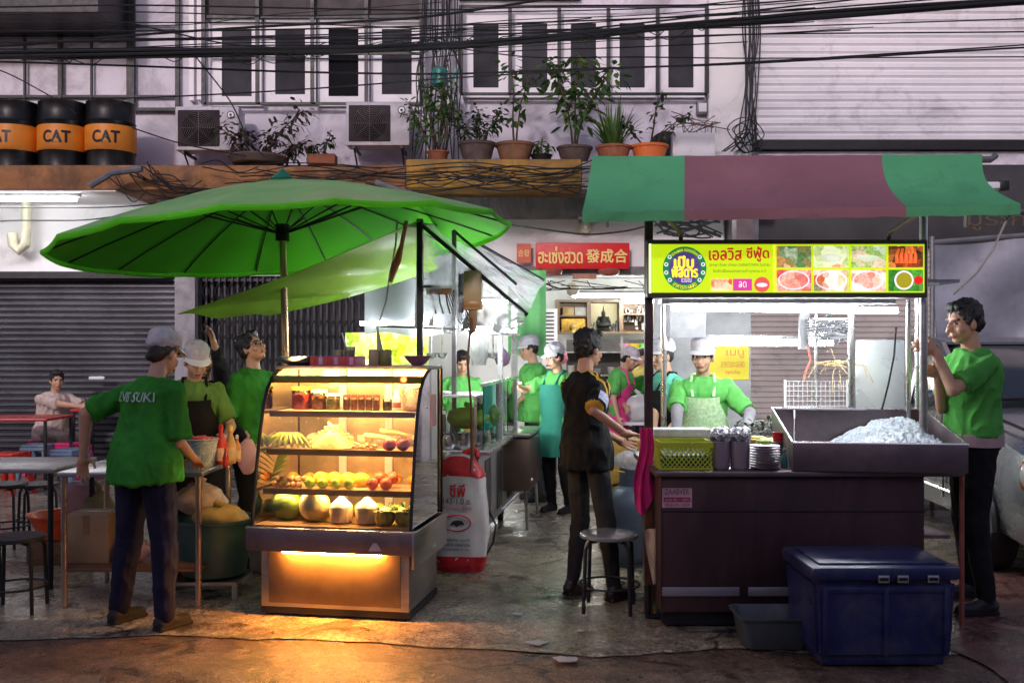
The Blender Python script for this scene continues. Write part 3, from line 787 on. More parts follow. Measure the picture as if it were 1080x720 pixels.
mb = MB(); mb.bx(SX0, SX1, .003, SB, 0, .012); mb.build('shop_floor', tile_m, sh_)
mb = MB(); mb.bx(WX(762), XR, -.05, .2, 0, WZ(291) - .004); mb.build('pillar', wall_lav, sh_, label='lower pillar behind the steel cart')
# ------- right building with the white shutter
rb = thing('shuttered_building', 'building on the right with a wide white roller shutter above a dark fascia', 'building', (0, D, 0))
RX0, RX1 = XR + .01, 16.0
shutter('roller_shutter', RX0, RX1, WZ(150), 9.0, -.02, .104, shut_white, rb, .035)
mb = MB(); mb.bx(RX0, RX1, 0.01, .25, 0, 9.0); mb.bx(RX1 - .25, RX1, .26, 9, 0, 9); mb.bx(RX0, RX1, 9.0, 9.25, 0, 9); mb.bx(RX0, RX1 - .26, .26, 8.99, 8.7, 9.0); mb.build('wall', wall_lav, rb)
mb = MB(); mb.bx(RX0, RX1, -.2, 0, WZ(160), WZ(151)); mb.build('shutter_bar', black_metal, rb)
mb = MB(); mb.bx(RX0, RX1, -.08, 0.0, WZ(176), WZ(161)); mb.build('band', wall_lav, rb)
mb = MB(); mb.bx(WX(764), RX1, -.3, -.085, WZ(258), WZ(178), .01); fo = mb.build('dark_fascia', dark_fascia, rb)
lettering('มูระกรณ์', 1.3, .24, flat(-.305, WX(1062), WZ(236)), M('gold_letters', (.12, .09, .05), .5, .5), fo)
shutter('roller_shutter', WX(764) , WX(1020), 0.02, WZ(259), -.06, .07, shut_brown, rb, .025)
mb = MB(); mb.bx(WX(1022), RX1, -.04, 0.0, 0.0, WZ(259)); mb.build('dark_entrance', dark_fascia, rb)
# ---------------------------------------------------------------- things on and above the ledge
drum_m = M('black_drum_paint', (.012, .011, .012), .35, .2, .3, 5, dirt=.2, dcol=(.10, .08, .08), dscale=5)
drum_b = M('orange_drum_band', (.75, .24, .015), .5, 0, .12, 4, dirt=.15, dcol=(.2, .06, .01), dscale=6)
zl = WZ(174, 11.8)
def make_drum(loc, label):
    t = thing('oil_drum', label, 'drum', loc, 0, 'oil drums on the ledge')
    r = .282; h = .80
    prof = [(r * .97, 0), (r, .01), (r, .02)]
    for z in (.28, .56): prof += [(r, z - .02), (r + .012, z), (r, z + .02)]
    prof += [(r, h - .02), (r + .006, h - .01), (r + .006, h), (r - .015, h), (r - .02, h - .015)]
    MB().lathe(prof, 40).build('barrel', drum_m, t)
    b = MB().lathe([(r + .0145, .20), (r + .016, .205), (r + .016, .50), (r + .0145, .505)], 40, cap=False)
    bo = b.build('paint_band', drum_b, t)
    lettering('CAT', .30, .14, lambda x, z, d: Vector((math.sin(x / r) * (r + .018 + d), -math.cos(x / r) * (r + .018 + d), .355 + z)), black_metal, bo, bold=.006)
    MB().prism([(-.035, 0), (.035, 0), (0, .055)], -(r + .024), -(r + .0215), c=(0, 0, .288)).build('emblem', M('emblem_amber', (.7, .28, .02)), bo)
    MB().cyl((.12, .05, h - .02), (.12, .05, h + .015), .035).build('bung_cap', grey_metal, t)
    return t
d0 = make_drum((WX(16, 12.15), 12.15, zl), 'black oil drum with orange band, leftmost of three, cut by the photo edge')
d0.rotation_euler[2] = R(-14)
copy_tree(d0, loc=(WX(67, 12.15), 12.15, zl), rz=R(8), label='middle black oil drum with orange band on the ledge')
copy_tree(d0, loc=(WX(117, 12.15), 12.15, zl), rz=R(10), label='rightmost black oil drum with orange band, next to the plain wall')
for o in C.objects:
    if o.get('label') == 'middle black oil drum with orange band on the ledge': pass
# air conditioners
def make_ac(loc, label):
    t = thing('air_conditioner', label, 'air conditioner', loc, 0, 'air conditioner units on the wall')
    w, h, dp = .80, .55, .30
    mb = MB(); mb.bx(-w/2, w/2, -dp/2, dp/2, .0, h, .02); mb.build('casing', M('aged_white_casing', (.62, .58, .62), .45, 0, .08, 3, dirt=.35, dcol=(.3, .22, .22), dscale=3), t)
    mb = MB(); mb.bx(-w/2 + .04, w/2 - .24, -dp/2 - .012, -dp/2 - .001, .05, h - .05, .01); gb = mb.build('fan_recess', M('dark_grille', (.06, .05, .052), .9, 0, spec=.1), t)
    MB().cyl((-.10, -dp/2 - .014, h/2), (-.10, -dp/2 - .0125, h/2), .215, n=28).build('fan', M('fan_dark', (.008, .007, .008), .9, 0, spec=.1), gb)
    mb = MB(); c = (-.10, -dp/2 - .02, h/2)
    for r in [.03 + .022 * k for k in range(9)]:
        mb.tube([Vector((c[0] + r * math.cos(a), c[1], c[2] + r * math.sin(a))) for a in [2*PI*i/26 for i in range(27)]], .003, 4, cap=False)
    for a in range(8):
        mb.cyl((c[0], c[1], c[2]), (c[0] + .225 * math.cos(a * PI/4), c[1], c[2] + .225 * math.sin(a * PI/4)), .003, n=4)
    mb.build('fan_guard', M('guard_grey', (.14, .11, .115), .5, .4), t, smooth=False)
    mb = MB()
    for x in (-.3, .3): mb.bx(x - .015, x + .015, -dp/2, .36, -.035, -.002); mb.cyl((x, .34, -.35), (x, -.1, -.03), .012, n=6)
    mb.build('bracket', black_metal, t)
    mb = MB().cyl((.3, -dp/2 - .006, .44), (.3, -dp/2 - .001, .44), .05, n=20); bd = mb.build('badge', black_metal, t)
    MB().cyl((.3, -dp/2 - .010, .44), (.3, -dp/2 - .0065, .44), .038, n=20).build('badge_face', white_plastic, bd)
    MB().cyl((.3, -dp/2 - .014, .44), (.3, -dp/2 - .0105, .44), .018, n=6).build('badge_mark', black_metal, bd)
    return t
a0 = make_ac((WX(222, 12.6), 12.6, WZ(161, 12.6)), 'white air conditioner outdoor unit beside the oil drums, reddish stained grille')
copy_tree(a0, loc=(WX(400, 12.6), 12.6, WZ(156, 12.6)), label='white air conditioner outdoor unit with round dark badge, below the middle windows')
# plants
def leafquad(mb, p, d, l, w, droop=.3, n=None):
    d = d.normalized(); s_ = d.cross(Vector((0, 0, 1)))
    s_ = s_.normalized() if s_.length > .05 else Vector((1, 0, 0))
    if n is not None: s_ = (s_ + n * .6).normalized()
    pts = []
    q = [p, p + d * l * .35 + s_ * w * .5, p + d * l * .75 + s_ * w * .42 - Vector((0, 0, droop * l * .3)), p + d * l - Vector((0, 0, droop * l * .6)), p + d * l * .75 - s_ * w * .42 - Vector((0, 0, droop * l * .3)), p + d * l * .35 - s_ * w * .5]
    mb.face([q[0], q[1], q[5]]); mb.face([q[1], q[2], q[4], q[5]]); mb.face([q[2], q[3], q[4]])
def pot(t, r, h, m):
    MB().lathe([(r * .68, 0), (r * .86, h * .5), (r * .97, h * .86), (r * 1.04, h * .87), (r * 1.06, h), (r * .95, h), (r * .92, h * .9)], 26).build('pot', m, t)
    MB().cyl((0, 0, h * .86), (0, 0, h * .905), r * .93, n=20).build('soil', soil, t)
def bushy(t, z0, stems, leafm, nleaf, ll, lw, spread, bar=True):
    """stems: list of (dx, dy, height, bend)"""
    ms = MB(); ml = MB(); tips = []
    for dx, dy, h, bend in stems:
        pts = [Vector((dx * .3, dy * .3, z0))]
        for k in range(1, 6):
            f = k / 5; pts.append(Vector((dx * .3 + dx * .7 * f + bend * f * f + random.uniform(-.012, .012), dy * f, z0 + h * f)))
        ms.tube(pts, lambda f: .013 * (1.1 - f * .75), 6)
        tips.append(pts)
    for i in range(nleaf):
        pts = random.choice(tips); f = random.random() ** .6; k = min(4, int(f * 5)); p = pts[k].lerp(pts[k+1], random.random())
        if p.z < z0 + .28 * (pts[-1].z - z0): continue
        dr = Vector((random.gauss(0, 1), random.gauss(0, 1), random.gauss(.1, .6))).normalized()
        b = p + dr * random.uniform(0, spread); ml.mi = 1 if random.random() < .35 else 0
        if spread > .08 and random.random() < .3: ms.cyl(p, b, .003, .002, n=4)
        leafquad(ml, b, (dr + Vector((0, 0, -.2))), ll * random.uniform(.6, 1.3), lw * random.uniform(.7, 1.2), random.uniform(.1, .9), Vector((random.gauss(0, 1), random.gauss(0, 1), random.gauss(0, 1))).normalized())
    ms.build('stem', bark, t)
    ml.build('leaves', leafm, t, smooth=False, recalc=False)
def plant(px, label, d=12.05): return thing('potted_plant', label, 'potted plant', (WX(px, d), d, WZ(170, 11.8)), random.uniform(0, 6) * 0, 'potted plants along the ledge')
random.seed(3)
t = plant(462, 'tall thin leafy plant in small reddish pot, among the hanging wires left of the windows'); pot(t, .13, .16, terracotta)
bushy(t, .15, [(-.15, 0, .9, .02), (.05, .02, 1.0, .05), (.18, 0, .75, 0), (-.3, .05, .6, -.05)], [leaf, leaf_lt], 420, .075, .045, .14)
t = plant(503, 'small-leaved dark bush in a dark clay pot, next to the tall thin plant'); pot(t, .22, .26, clay_dark)
bushy(t, .24, [(-.2, 0, .36, -.1), (0, .02, .42, .02), (.2, 0, .4, .1)], [leaf_dk, leaf], 420, .06, .04, .11)
t = plant(543, 'two-stemmed young tree in a clay pot with an orange patch'); pot(t, .23, .25, M('clay_orange_patch', (.22, .10, .05), .8, 0, .3, 5, dirt=.4, dcol=(.06, .05, .045), dscale=4))
bushy(t, .23, [(-.03, 0, 1.05, .0), (.05, 0, .85, .12)], [leaf, leaf_lt], 90, .11, .06, .17)
t = plant(571, 'tiny pale succulent in a low black pot between two clay pots'); pot(t, .13, .12, black_metal)
bushy(t, .10, [(-.06, 0, .16, -.03), (0, 0, .2, 0), (.07, 0, .14, .03)], [leaf_lt, leaf], 60, .1, .035, .03)
t = plant(606, 'tallest young tree with big drooping leaves in a dark clay pot'); pot(t, .21, .21, clay_dark)
bushy(t, .19, [(-.06, 0, 1.1, -.25), (.0, 0, 1.15, .05), (.05, 0, 1.0, .45)], [leaf, leaf_lt], 330, .13, .07, .2)
t = plant(647, 'spiky grass-like plant in an orange-brown pot'); pot(t, .21, .22, terracotta)
ml = MB()
for i in range(75):
    a = random.uniform(0, 2*PI); tilt = random.uniform(.05, .95); L = random.uniform(.4, .72); p = Vector((math.cos(a) * .07, math.sin(a) * .07, .2)); w = .03
    d = Vector((math.cos(a) * tilt, math.sin(a) * tilt, 1)).normalized(); s_ = Vector((-math.sin(a), math.cos(a), 0)); ml.mi = 1 if random.random() < .4 else 0; prev = None
    for k in range(6):
        f = k / 5; q = p + d * L * f - Vector((0, 0, tilt * L * .5 * f * f)) ; ww = w * (1 - f ** 2) * .5 + .002; cur = (q - s_ * ww, q + s_ * ww)
        if prev: ml.face([prev[0], prev[1], cur[1], cur[0]])
        prev = cur
ml.build('leaves', [leaf_lt, leaf], t, smooth=False, recalc=False)
t = plant(685, 'sparse branching plant in a bright orange pot'); pot(t, .22, .23, M('bright_orange_pot', (.75, .17, .04), .6, 0, .1, 6, dirt=.1))
bushy(t, .2, [(-.25, 0, .35, -.1), (.05, 0, .7, .1), (.2, 0, .45, .3)], [leaf_dk, leaf], 110, .07, .05, .06)
mb = MB().cyl((0, 0, .24), (.0, .09, .25), .24, .22, 28); tag(mb.build('metal_disc', black_metal, None, (WX(703, 12.35), 12.35, WZ(170, 11.8) - .01)), 'round black metal disc standing behind the bright orange pot', 'disc')
t = plant(340, 'small two-headed plant in a low reddish planter below the air conditioner', 12.1); 
mb = MB(); mb.bx(-.17, .17, -.1, .1, 0, .13, .01); mb.build('pot', terracotta, t)
bushy(t, .1, [(-.07, 0, .14, -.02), (.07, 0, .3, .03)], [leaf_dk, leaf], 70, .1, .045, .06)
t = plant(272, 'dry drooping shrub in a shallow dish beside the first air conditioner', 12.0)
MB().lathe([(.3, 0), (.36, .07), (.35, .09), (.3, .05)], 24).build('pot', clay_dark, t)
bushy(t, .05, [(-.4, 0, .45, -.1), (-.2, 0, .38, 0), (.1, 0, .33, .1), (.45, .05, .22, .1), (.25, 0, .6, .3)], [leaf_dry, leaf_dk], 420, .1, .045, .16)
t = plant(735, 'pale box-shaped planter with bare twigs at the end of the ledge', 12.2)
mb = MB(); mb.bx(-.3, .22, -.02, .3, 0, .42, .01); mb.build('pot', white_paint, t)
ms = MB()
for i in range(14): ms.tube([Vector((random.uniform(-.2, .2), .1, .4)), Vector((random.uniform(-.3, .3), 0, .55)), Vector((random.uniform(-.4, .4), -.05, random.uniform(.4, .8)))], .006, 4)
ms.build('stem', bark, t)
# a bare branch crossing the grille
# hanging wires and small items near the tall plant
random.seed(8)
def cable(pts, r, label, g='overhead cables crossing the facade', name='power_cable', m=None):
    mb = MB(); P_ = []
    for (a, b) in zip(pts[:-1], pts[1:]):
        for k in range(8): P_.append(a.lerp(b, k / 8))
    P_.append(pts[-1])
    # smooth
    for _ in range(6): P_ = [P_[0]] + [(P_[i-1] + P_[i] * 2 + P_[i+1]) / 4 for i in range(1, len(P_) - 1)] + [P_[-1]]
    mb.tube(P_, r, 6); o = mb.build(name, m or wire); return tag(o, label, 'cable', g)
def pc(lst, d): return [at(x, y, d) for x, y in lst]
mb = MB()
random.seed(12)
for i in range(9):
    ox, oy = random.uniform(-.03, .03), random.uniform(-.035, .035)
    pts = [p + Vector((0, ox + .01 * random.random(), oy + random.uniform(-.012, .012))) for p in pc([(-260, 62), (0, 58), (130, 57), (240, 55), (340, 54), (450, 50), (540, 45), (620, 37), (700, 29), (785, 24), (860, 17), (960, 10), (1080, 1), (1300, -12)], 10.2)]
    Q = []
    for a, b in zip(pts[:-1], pts[1:]): Q += [a.lerp(b, k / 5) for k in range(5)]
    for _ in range(4): Q = [Q[0]] + [(Q[j-1] + Q[j] * 2 + Q[j+1]) / 4 for j in range(1, len(Q) - 1)] + [Q[-1]]
    mb.tube(Q, .017, 6)
tag(mb.build('cable_bundle', wire), 'thick twisted bundle of black overhead cables crossing the whole upper facade', 'cable bundle')
CL = [([(-200, 52), (0, 50), (130, 38), (260, 29), (440, 20), (560, 2), (700, -20)], .014, 'thick cable rising from the left edge to above the middle windows'),
      ([(-200, 36), (0, 33), (220, 33), (450, 28), (620, 22), (780, 16), (1080, -8)], .009, 'thin cable just above the thick bundle, left to right'),
      ([(-200, 44), (0, 46), (200, 40), (440, 41), (600, 33), (790, 12), (1080, -20)], .010, 'cable lying close over the thick bundle'),
      ([(-200, 62), (0, 65), (150, 70), (300, 76), (470, 79), (640, 72), (780, 68), (1080, 50), (1300, 40)], .011, 'cable sagging below the bundle across the window middles'),
      ([(-200, 106), (0, 104), (150, 104), (330, 94), (480, 82), (640, 73), (790, 66), (1080, 48), (1300, 30)], .008, 'low cable climbing from the oil drums to the white shutter'),
      ([(-100, 50), (0, 72), (65, 108), (80, 120)], .008, 'short cable slanting down to the middle oil drum'),
      ([(140, 135), (190, 152), (260, 165)], .008, 'short cable dropping behind the first air conditioner'),
      ([(200, 52), (245, 108), (262, 150), (280, 166)], .008, 'cable slanting down in front of the first window'),
      ([(140, 25), (240, 48), (330, 52), (450, 47), (600, 43), (780, 36), (1080, 34), (1300, 30)], .008, 'straight thin cable reaching the right edge over the white shutter'),
      ([(-200, 8), (0, 8), (140, 5), (450, 12), (600, 6), (780, 6), (1000, -14)], .009, 'uppermost thin cable on the left'),
      ([(-200, 16), (0, 16), (140, 12), (300, 18), (450, 14), (700, 10), (900, -12)], .007, 'second cable from the top on the left'),
      ([(-200, 26), (0, 24), (300, 24), (500, 33), (780, 30), (1080, 20)], .007, 'thin cable level with the window tops'),
      ([(440, 45), (560, 62), (660, 60), (780, 62), (1080, 60), (1300, 60)], .007, 'thin cable running straight over the lower white shutter'),
      ([(-100, 246), (0, 232), (90, 233), (150, 224), (200, 205)], .009, 'dark cable sagging in front of the white wall on the left'),
      ([(-100, 220), (0, 219), (120, 219), (175, 214), (210, 200)], .008, 'upper straight cable across the white wall on the left'),
      ([(537, 237), (580, 243), (620, 248), (660, 244), (684, 238)], .009, 'cable sagging over the red shop board')]
for k, (l, r, lab) in enumerate(CL):
    dd = 11.0 - (k % 5) * .18
    if 'white wall' in lab: dd = 12.0
    if 'red shop' in lab: dd = 9.0
    cable(pc(l, dd), r, lab)
random.seed(44)
for i in range(9):
    x0, x1 = random.uniform(-100, 200), random.uniform(420, 1100); ya = random.uniform(30, 70); yb2 = ya - (x1 - x0) * random.uniform(.02, .06)
    P_ = [at(x0 + (x1 - x0) * f, ya + (yb2 - ya) * f + random.uniform(2, 9) * math.sin(PI * f) + random.uniform(-1, 1), 10.5 + .1 * i) for f in [k / 6 for k in range(7)]]
    tag(MB().wire(P_, random.uniform(.0045, .008), 5).build('power_cable', wire), 'one of the thin slack cables woven round the thick bundle', 'cable', 'thin slack cables round the bundle')
mb = MB()
for i in range(40):
    x0 = random.uniform(20, 760); y0 = 57 - max(0, x0 - 240) * .062 ; L = random.uniform(20, 80); dd = random.uniform(10.1, 10.3)
    mb.wire([at(x0, y0, dd), at(x0 + L * .3, y0 + random.uniform(-7, 9), dd), at(x0 + L * .7, y0 + random.uniform(-6, 12), dd), at(x0 + L, y0 - L * .06, dd)], .005, 4)
tag(mb.build('wire_tangle', wire), 'loose strands and loops hanging off the thick overhead bundle', 'wires')
# wire clusters
mb = MB()
for i in range(26):
    x = random.uniform(446, 484); x2 = x + random.uniform(-10, 10); dd = random.uniform(12.55, 12.75)
    mb.wire([at(x, -60, dd), at(x + random.uniform(-4, 4), 30, dd), at(x2, 80, dd), at(x2 + random.uniform(-9, 9), 130, dd), at(x2 + random.uniform(-14, 8), 176, dd)], .008, 5)
tag(mb.build('wire_cluster', wire), 'dense cluster of wires hanging down the wall between the two window rows', 'wires')
mb = MB()
for i in range(12):
    x = random.uniform(783, 796); dd = random.uniform(12.5, 12.7)
    mb.wire([at(x, -60, dd), at(x + random.uniform(-6, 8), 30, dd), at(x + random.uniform(-4, 4), 90, dd), at(x + random.uniform(-6, 6), 138, dd), at(x + random.uniform(-30, 14), 160, dd)], .009, 5)
for i in range(5):
    c = at(785 + random.uniform(-9, 9), 145 + random.uniform(-8, 8), 12.4); r = random.uniform(.1, .24)
    mb.tube([c + Vector((r * math.cos(a), .05 * math.sin(a * 3), r * .8 * math.sin(a))) for a in [2*PI*k/20 for k in range(21)]], .007, 5)
tag(mb.build('wire_cluster', wire), 'coiled wires on the white pillar left of the white shutter', 'wires')
mb = MB()
random.seed(77)
for i in range(34):
    x0 = random.uniform(180, 600); L = random.uniform(60, 200); y0 = random.uniform(172, 200); dd = random.uniform(11.55, 11.75)
    mb.wire([at(x0, y0, dd), at(x0 + L * .3, y0 + random.uniform(-4, 10), dd), at(x0 + L * .65, y0 + random.uniform(-2, 12), dd), at(x0 + L, y0 + random.uniform(-10, 6), dd)], .007, 5)
for i in range(14):
    x0 = random.uniform(110, 170); dd = 11.7
    mb.wire([at(x0, random.uniform(170, 190), dd), at(x0 + 20, random.uniform(185, 215), dd), at(x0 + random.uniform(30, 70), random.uniform(190, 212), dd)], .007, 5)
tag(mb.build('wire_tangle', wire), 'tangle of loose wires strung along the stained ledge', 'wires')
# small meter boxes on the wall
for px, py, lab in ((751, 94, 'upper small grey box on the wall beside the window grille'), (741, 114, 'lower small grey box on the wall above the pale planter')):
    t = thing('junction_box', lab, 'junction box', (WX(px, 12.9), 12.9, WZ(py, 12.9)), 0, 'junction boxes on the wall')
    mb = MB(); mb.bx(-.07, .07, 0, .1, -.08, .1, .01); mb.build('case', grey_metal, t)
    mb = MB(); mb.bx(-.05, .05, -.012, -.001, -.05, .06); mb.build('cover', white_plastic, t)
# teal watering can and white cup hanging by the tall plant
mb = MB().lathe([(.07, 0), (.1, .03), (.1, .2), (.07, .23), (.03, .24)], 16); t = thing('watering_can', 'teal plastic can hung among the wires above the tall thin plant', 'watering can', (WX(464, 12.3), 12.3, WZ(92, 12.3)))
mb.build('can', M('teal_plastic', (.02, .22, .2), .4), t); MB().tube([Vector((.09, 0, .06)), Vector((.17, 0, .12)), Vector((.22, 0, .22))], .015, 6).build('spout', M('teal_plastic', 'fff'), t)
# drain pipe on the white wall
pp = [at(28, 150, 12.75), at(28, 240, 12.75), at(27, 258, 12.75), at(20, 264, 12.75), at(14, 258, 12.75), at(13, 246, 12.75)]
tag(MB().tube([pp[0]] + [pp[0].lerp(pp[1], .9), pp[1], pp[2], pp[3], pp[4], pp[5]], .065, 10).build('drain_pipe', M('cream_pipe', (.6, .57, .42), .5)), 'cream J-shaped drain pipe on the white wall', 'pipe')
# bent duct and bracket at the ledge on the left
tag(MB().tube([at(95, 196, 11.5), at(112, 186, 11.5), at(118, 182, 11.5), at(150, 178, 11.5)], .04, 8).build('metal_rod', grey_metal), 'grey metal rod lying over the stained orange ledge', 'rod')
tag(MB().tube([at(396, 192, 11.4), at(418, 200, 11.4), at(440, 206, 11.4)], .035, 8).build('metal_rod', grey_metal), 'short grey metal rod sticking out below the yellow ledge', 'rod')
# wall fluorescent lamp on the left
t = thing('wall_lamp', 'long white fluorescent lamp on the white wall at the far left', 'lamp', (WX(14, 11.95), 11.95, 3.345))
mb = MB(); mb.bx(-.85, .80, -.02, .05, .045, .1, .008); mb.build('fixture', white_paint, t)
MB().cyl((-.82, 0, .018), (.76, 0, .018), .022, n=10).build('lamp_tube', emis('wall_tube', (.95, .97, 1), 34), t)
# ---------------------------------------------------------------- market umbrella
green_out = M('faded_green_canvas', (.20, .50, .15), .75, 0, .25, 1.0, dirt=.7, dcol=(.50, .52, .26), dscale=.8, bump=.15, trans=.12)
green_in = M('deep_green_lining', (.10, .58, .008), .7, 0, .12, 1.2, bump=.1, trans=.4)
uc = Vector((WX(298, 7.2), 7.2, 0)); UR = 1.62
t = thing('market_umbrella', 'large green market umbrella on a metal pole behind the display case', 'umbrella', uc)
tl = Matrix.Rotation(R(-5.2), 4, 'Y') @ Matrix.Rotation(R(-1.6), 4, 'X'); UZ = 2.78; NS = 16
def canopy(r, a, dz=0):
    z = -.43 * (r / UR) ** 1.45
    seg = 2 * PI / NS; ph = (a / seg) % 1.0
    rr = r * (1 - .022 * 4 * ph * (1 - ph) * (r / UR) ** 2); z -= .035 * 4 * ph * (1 - ph) * (r / UR) * (.4)
    q = tl @ Vector((rr * math.cos(a), rr * math.sin(a), z + dz))
    return q + Vector((0, 0, UZ + .0))
NA = NS * 6
mb = MB(); mb.rings([[canopy(UR * f, 2*PI*k/NA) for k in range(NA)] for f in (.02, .1, .25, .4, .55, .7, .85, 1.0)], cap=False); mb.build('canopy', green_out, t, recalc=False, ang=60)
mb = MB(); mb.rings([[canopy(UR * f, 2*PI*k/NA, -.006) for k in range(NA)] for f in (.02, .1, .25, .4, .55, .7, .85, .995)], cap=False)
mb.rings([[canopy(UR * f, 2*PI*k/NA, d_) for k in range(NA)] for f, d_ in ((1.0, 0), (1.004, -.02), (.996, -.04))], cap=False); mb.build('lining', green_in, t, recalc=False, ang=60)
for k in range(NS):
    a = 2 * PI * k / NS
    mb = MB(); mb.tube([canopy(UR * f, a + .0001, -.018) for f in (.03, .2, .4, .6, .8, .98)], .0065, 5); rb_ = mb.build('rib', black_metal, t)
    mb = MB(); mb.cyl(Vector((0, 0, UZ - .36)) + tl @ Vector((.04 * math.cos(a), .04 * math.sin(a), 0)), canopy(UR * .42, a, -.025), .006, n=5); mb.build('strut', black_metal, rb_)
MB().lathe([(.02, 0), (.07, .01), (.09, .04), (.05, .07), (.02, .10), (.004, .12)], 16, (0, 0, UZ - .01)).build('finial', M('green_finial', (.01, .14, .08), .4), t)
MB().cyl((0, 0, UZ - .42), (0, 0, UZ - .3), .05).build('hub', black_metal, t)
MB().cyl((.05, 0, 0.25), (0, 0, UZ - .3), .026, .024).build('pole', M('brass_pole', (.50, .36, .20), .3, .9, .1, 3), t)
MB().lathe([(.26, 0), (.28, .02), (.28, .2), (.2, .26), (.05, .28)], 20, (.05, 0, 0.006)).build('base', M('grey_concrete_base', (.25, .24, .22), .85), t)
# ---------------------------------------------------------------- lime tarpaulin
lime = M('lime_tarpaulin', (.40, .66, .06), .4, 0, .15, 2, bump=.3, bscale=12, trans=.55)
A_, B_, C_, D_ = at(444, 231, 6.9), at(462, 283, 8.3), at(186, 331, 6.9), at(286, 332, 8.3)
def tarp(u, v):
    p = A_.lerp(C_, u).lerp(B_.lerp(D_, u), v)
    p.z -= .05 * math.sin(PI * u) * (.6 + .4 * math.sin(PI * v)) + .03 * math.sin(u * 17 + v * 9) * math.sin(PI * v)
    return p
mb = MB(); mb.sheet(tarp, 36, 16, .004); tag(mb.build('tarpaulin', lime), 'translucent lime green tarpaulin sloping from the black post under the umbrella', 'tarpaulin')
tag(MB().tube([A_ + Vector((-.1, 0, -.02)), at(425, 250, 6.85), at(421, 275, 6.85), at(412, 297, 6.85), at(415, 280, 6.87), at(424, 258, 6.87)], .016, 6).build('pink_ribbon', M('salmon_ribbon', (.8, .22, .16), .7)), 'salmon pink ribbon tied at the top of the tarpaulin', 'ribbon')
tag(MB().tube([at(419, 232, 6.95), at(417, 260, 6.95), at(411, 290, 6.95), at(407, 318, 6.95), at(398, 345, 6.95), at(401, 372, 6.95)], lambda f: .006 + .02 * (abs(math.sin(f * 17)) > .93), 6).build('knotted_rope', M('rope_grey', (.35, .33, .28), .9)), 'knotted grey rope hanging below the lime tarpaulin', 'rope')
# ---------------------------------------------------------------- lit display case
CR = R(-10); CC = Vector((-.99, 6.13, 0))
CM = Matrix.Translation(CC) @ Matrix.Rotation(CR, 4, 'Z')
def oc(x, y, z): return CM @ Vector((x, y, z))
t = thing('display_case', 'curved glass display case with warm lit shelves of fruit on a steel cabinet', 'display case', CC, CR)
mb = MB(); mb.bx(-.455, .455, -.30, .34, .06, .405, .006); body = mb.build('cabinet', M('cabinet_steel', (.42, .39, .38), .38, .85, .15, 3, dirt=.3, dcol=(.2, .15, .12), bump=.04, stretch=(1, 1, 5)), t)
mb = MB(); mb.bx(-.405, .405, -.308, -.301, .085, .385, .003); mb.build('front_panel', M('satin_panel', (.20, .14, .085), .42, .5, .25, 2.5, dirt=.4, dcol=(.12, .07, .04), dscale=3, bump=.05), body)
mb = MB(); mb.bx(-.46, .46, -.29, .335, .02, .058); mb.build('plinth', black_metal, t)
def tray_pts(): return None
mb = MB(); mb.bx(-.51, .51, -.39, -.372, .405, .53, .004); mb.bx(-.51, -.495, -.371, .38, .41, .53, .003); mb.bx(-.495, .51, .366, .38, .41, .53, .003)
mb.bx(-.494, .495, -.371, .365, .41, .425); mb.build('tray', steel_dark, t)
mb = MB(); mb.bx(.4955, .512, -.392, .38, .33, .534, .004); mb.build('side_skirt', steel, t)
mb = MB(); mb.bx(-.513, .513, -.394, -.36, .531, .543, .003); mb.build('tray_lip', steel_lt, t)
MB().prism([(-.04, 0), (.04, 0), (.012, .045), (-.012, .045)], -.396, -.391, c=(.28, 0, .43)).build('emblem', M('grey_emblem', (.4, .38, .42), .4), t)
prof = [(-.365, .545), (-.352, .64), (-.325, .78), (-.288, .95), (-.25, 1.1), (-.205, 1.24), (-.15, 1.34), (-.08, 1.405), (.0, 1.44), (.06, 1.455)]
mb = MB()
for k in range(len(prof) - 1):
    a, b = prof[k], prof[k+1]
    mb.face([(-.47, a[0], a[1]), (.47, a[0], a[1]), (.47, b[0], b[1]), (-.47, b[0], b[1])])
bmesh.ops.remove_doubles(mb.bm, verts=mb.bm.verts, dist=.0005)
mb.build('front_glass', glass_case, t, recalc=False)
for sx in (-1, 1):
    pts = [(y, z) for y, z in prof] + [(.33, 1.455), (.33, .545)]
    mb = MB(); mb.face([(sx * .476, y, z) for y, z in pts]); mb.build('side_glass', glass_case, t, smooth=False, recalc=False)
    mb = MB(); mb.tube([(sx * .482, y, z) for y, z in prof], .011, 6); mb.tube([(sx * .482, .345, .54), (sx * .482, .345, 1.46)], .012, 6); mb.build('edge_trim', black_metal, t)
mb = MB(); mb.bx(-.49, .49, -.02, .35, 1.457, 1.48, .004); mb.build('top', steel_dark, t)
mb = MB(); mb.bx(-.475, .475, -.085, -.065, 1.375, 1.42, .004); ch = mb.build('lamp_housing', M('olive_housing', (.20, .19, .05), .5, .2), t)
MB().cyl((-.44, -.055, 1.395), (.44, -.055, 1.395), .010, n=8).build('lamp_tube', warm_tube, ch)
MB().cyl((.36, -.092, 1.40), (.36, -.086, 1.40), .018, n=14).build('pilot_light', emis('red_pilot', (1, .12, .03), 5), ch)
mb = MB(); mb.bx(-.47, .47, .335, .345, .55, 1.45); mb.build('back_panel', M('cream_back_panel', (.7, .55, .36), .22, .55, .3, 5, dirt=.3, dcol=(.35, .2, .1), dscale=6), t)
for x in (-.17, .14): 
    mb = MB(); mb.bx(x - .025, x + .025, .32, .333, .55, 1.45); mb.build('door_rail', white_plastic, t)
shelf_g = M('shelf_frosted', (.6, .45, .25), .35, 0, .1, 5)
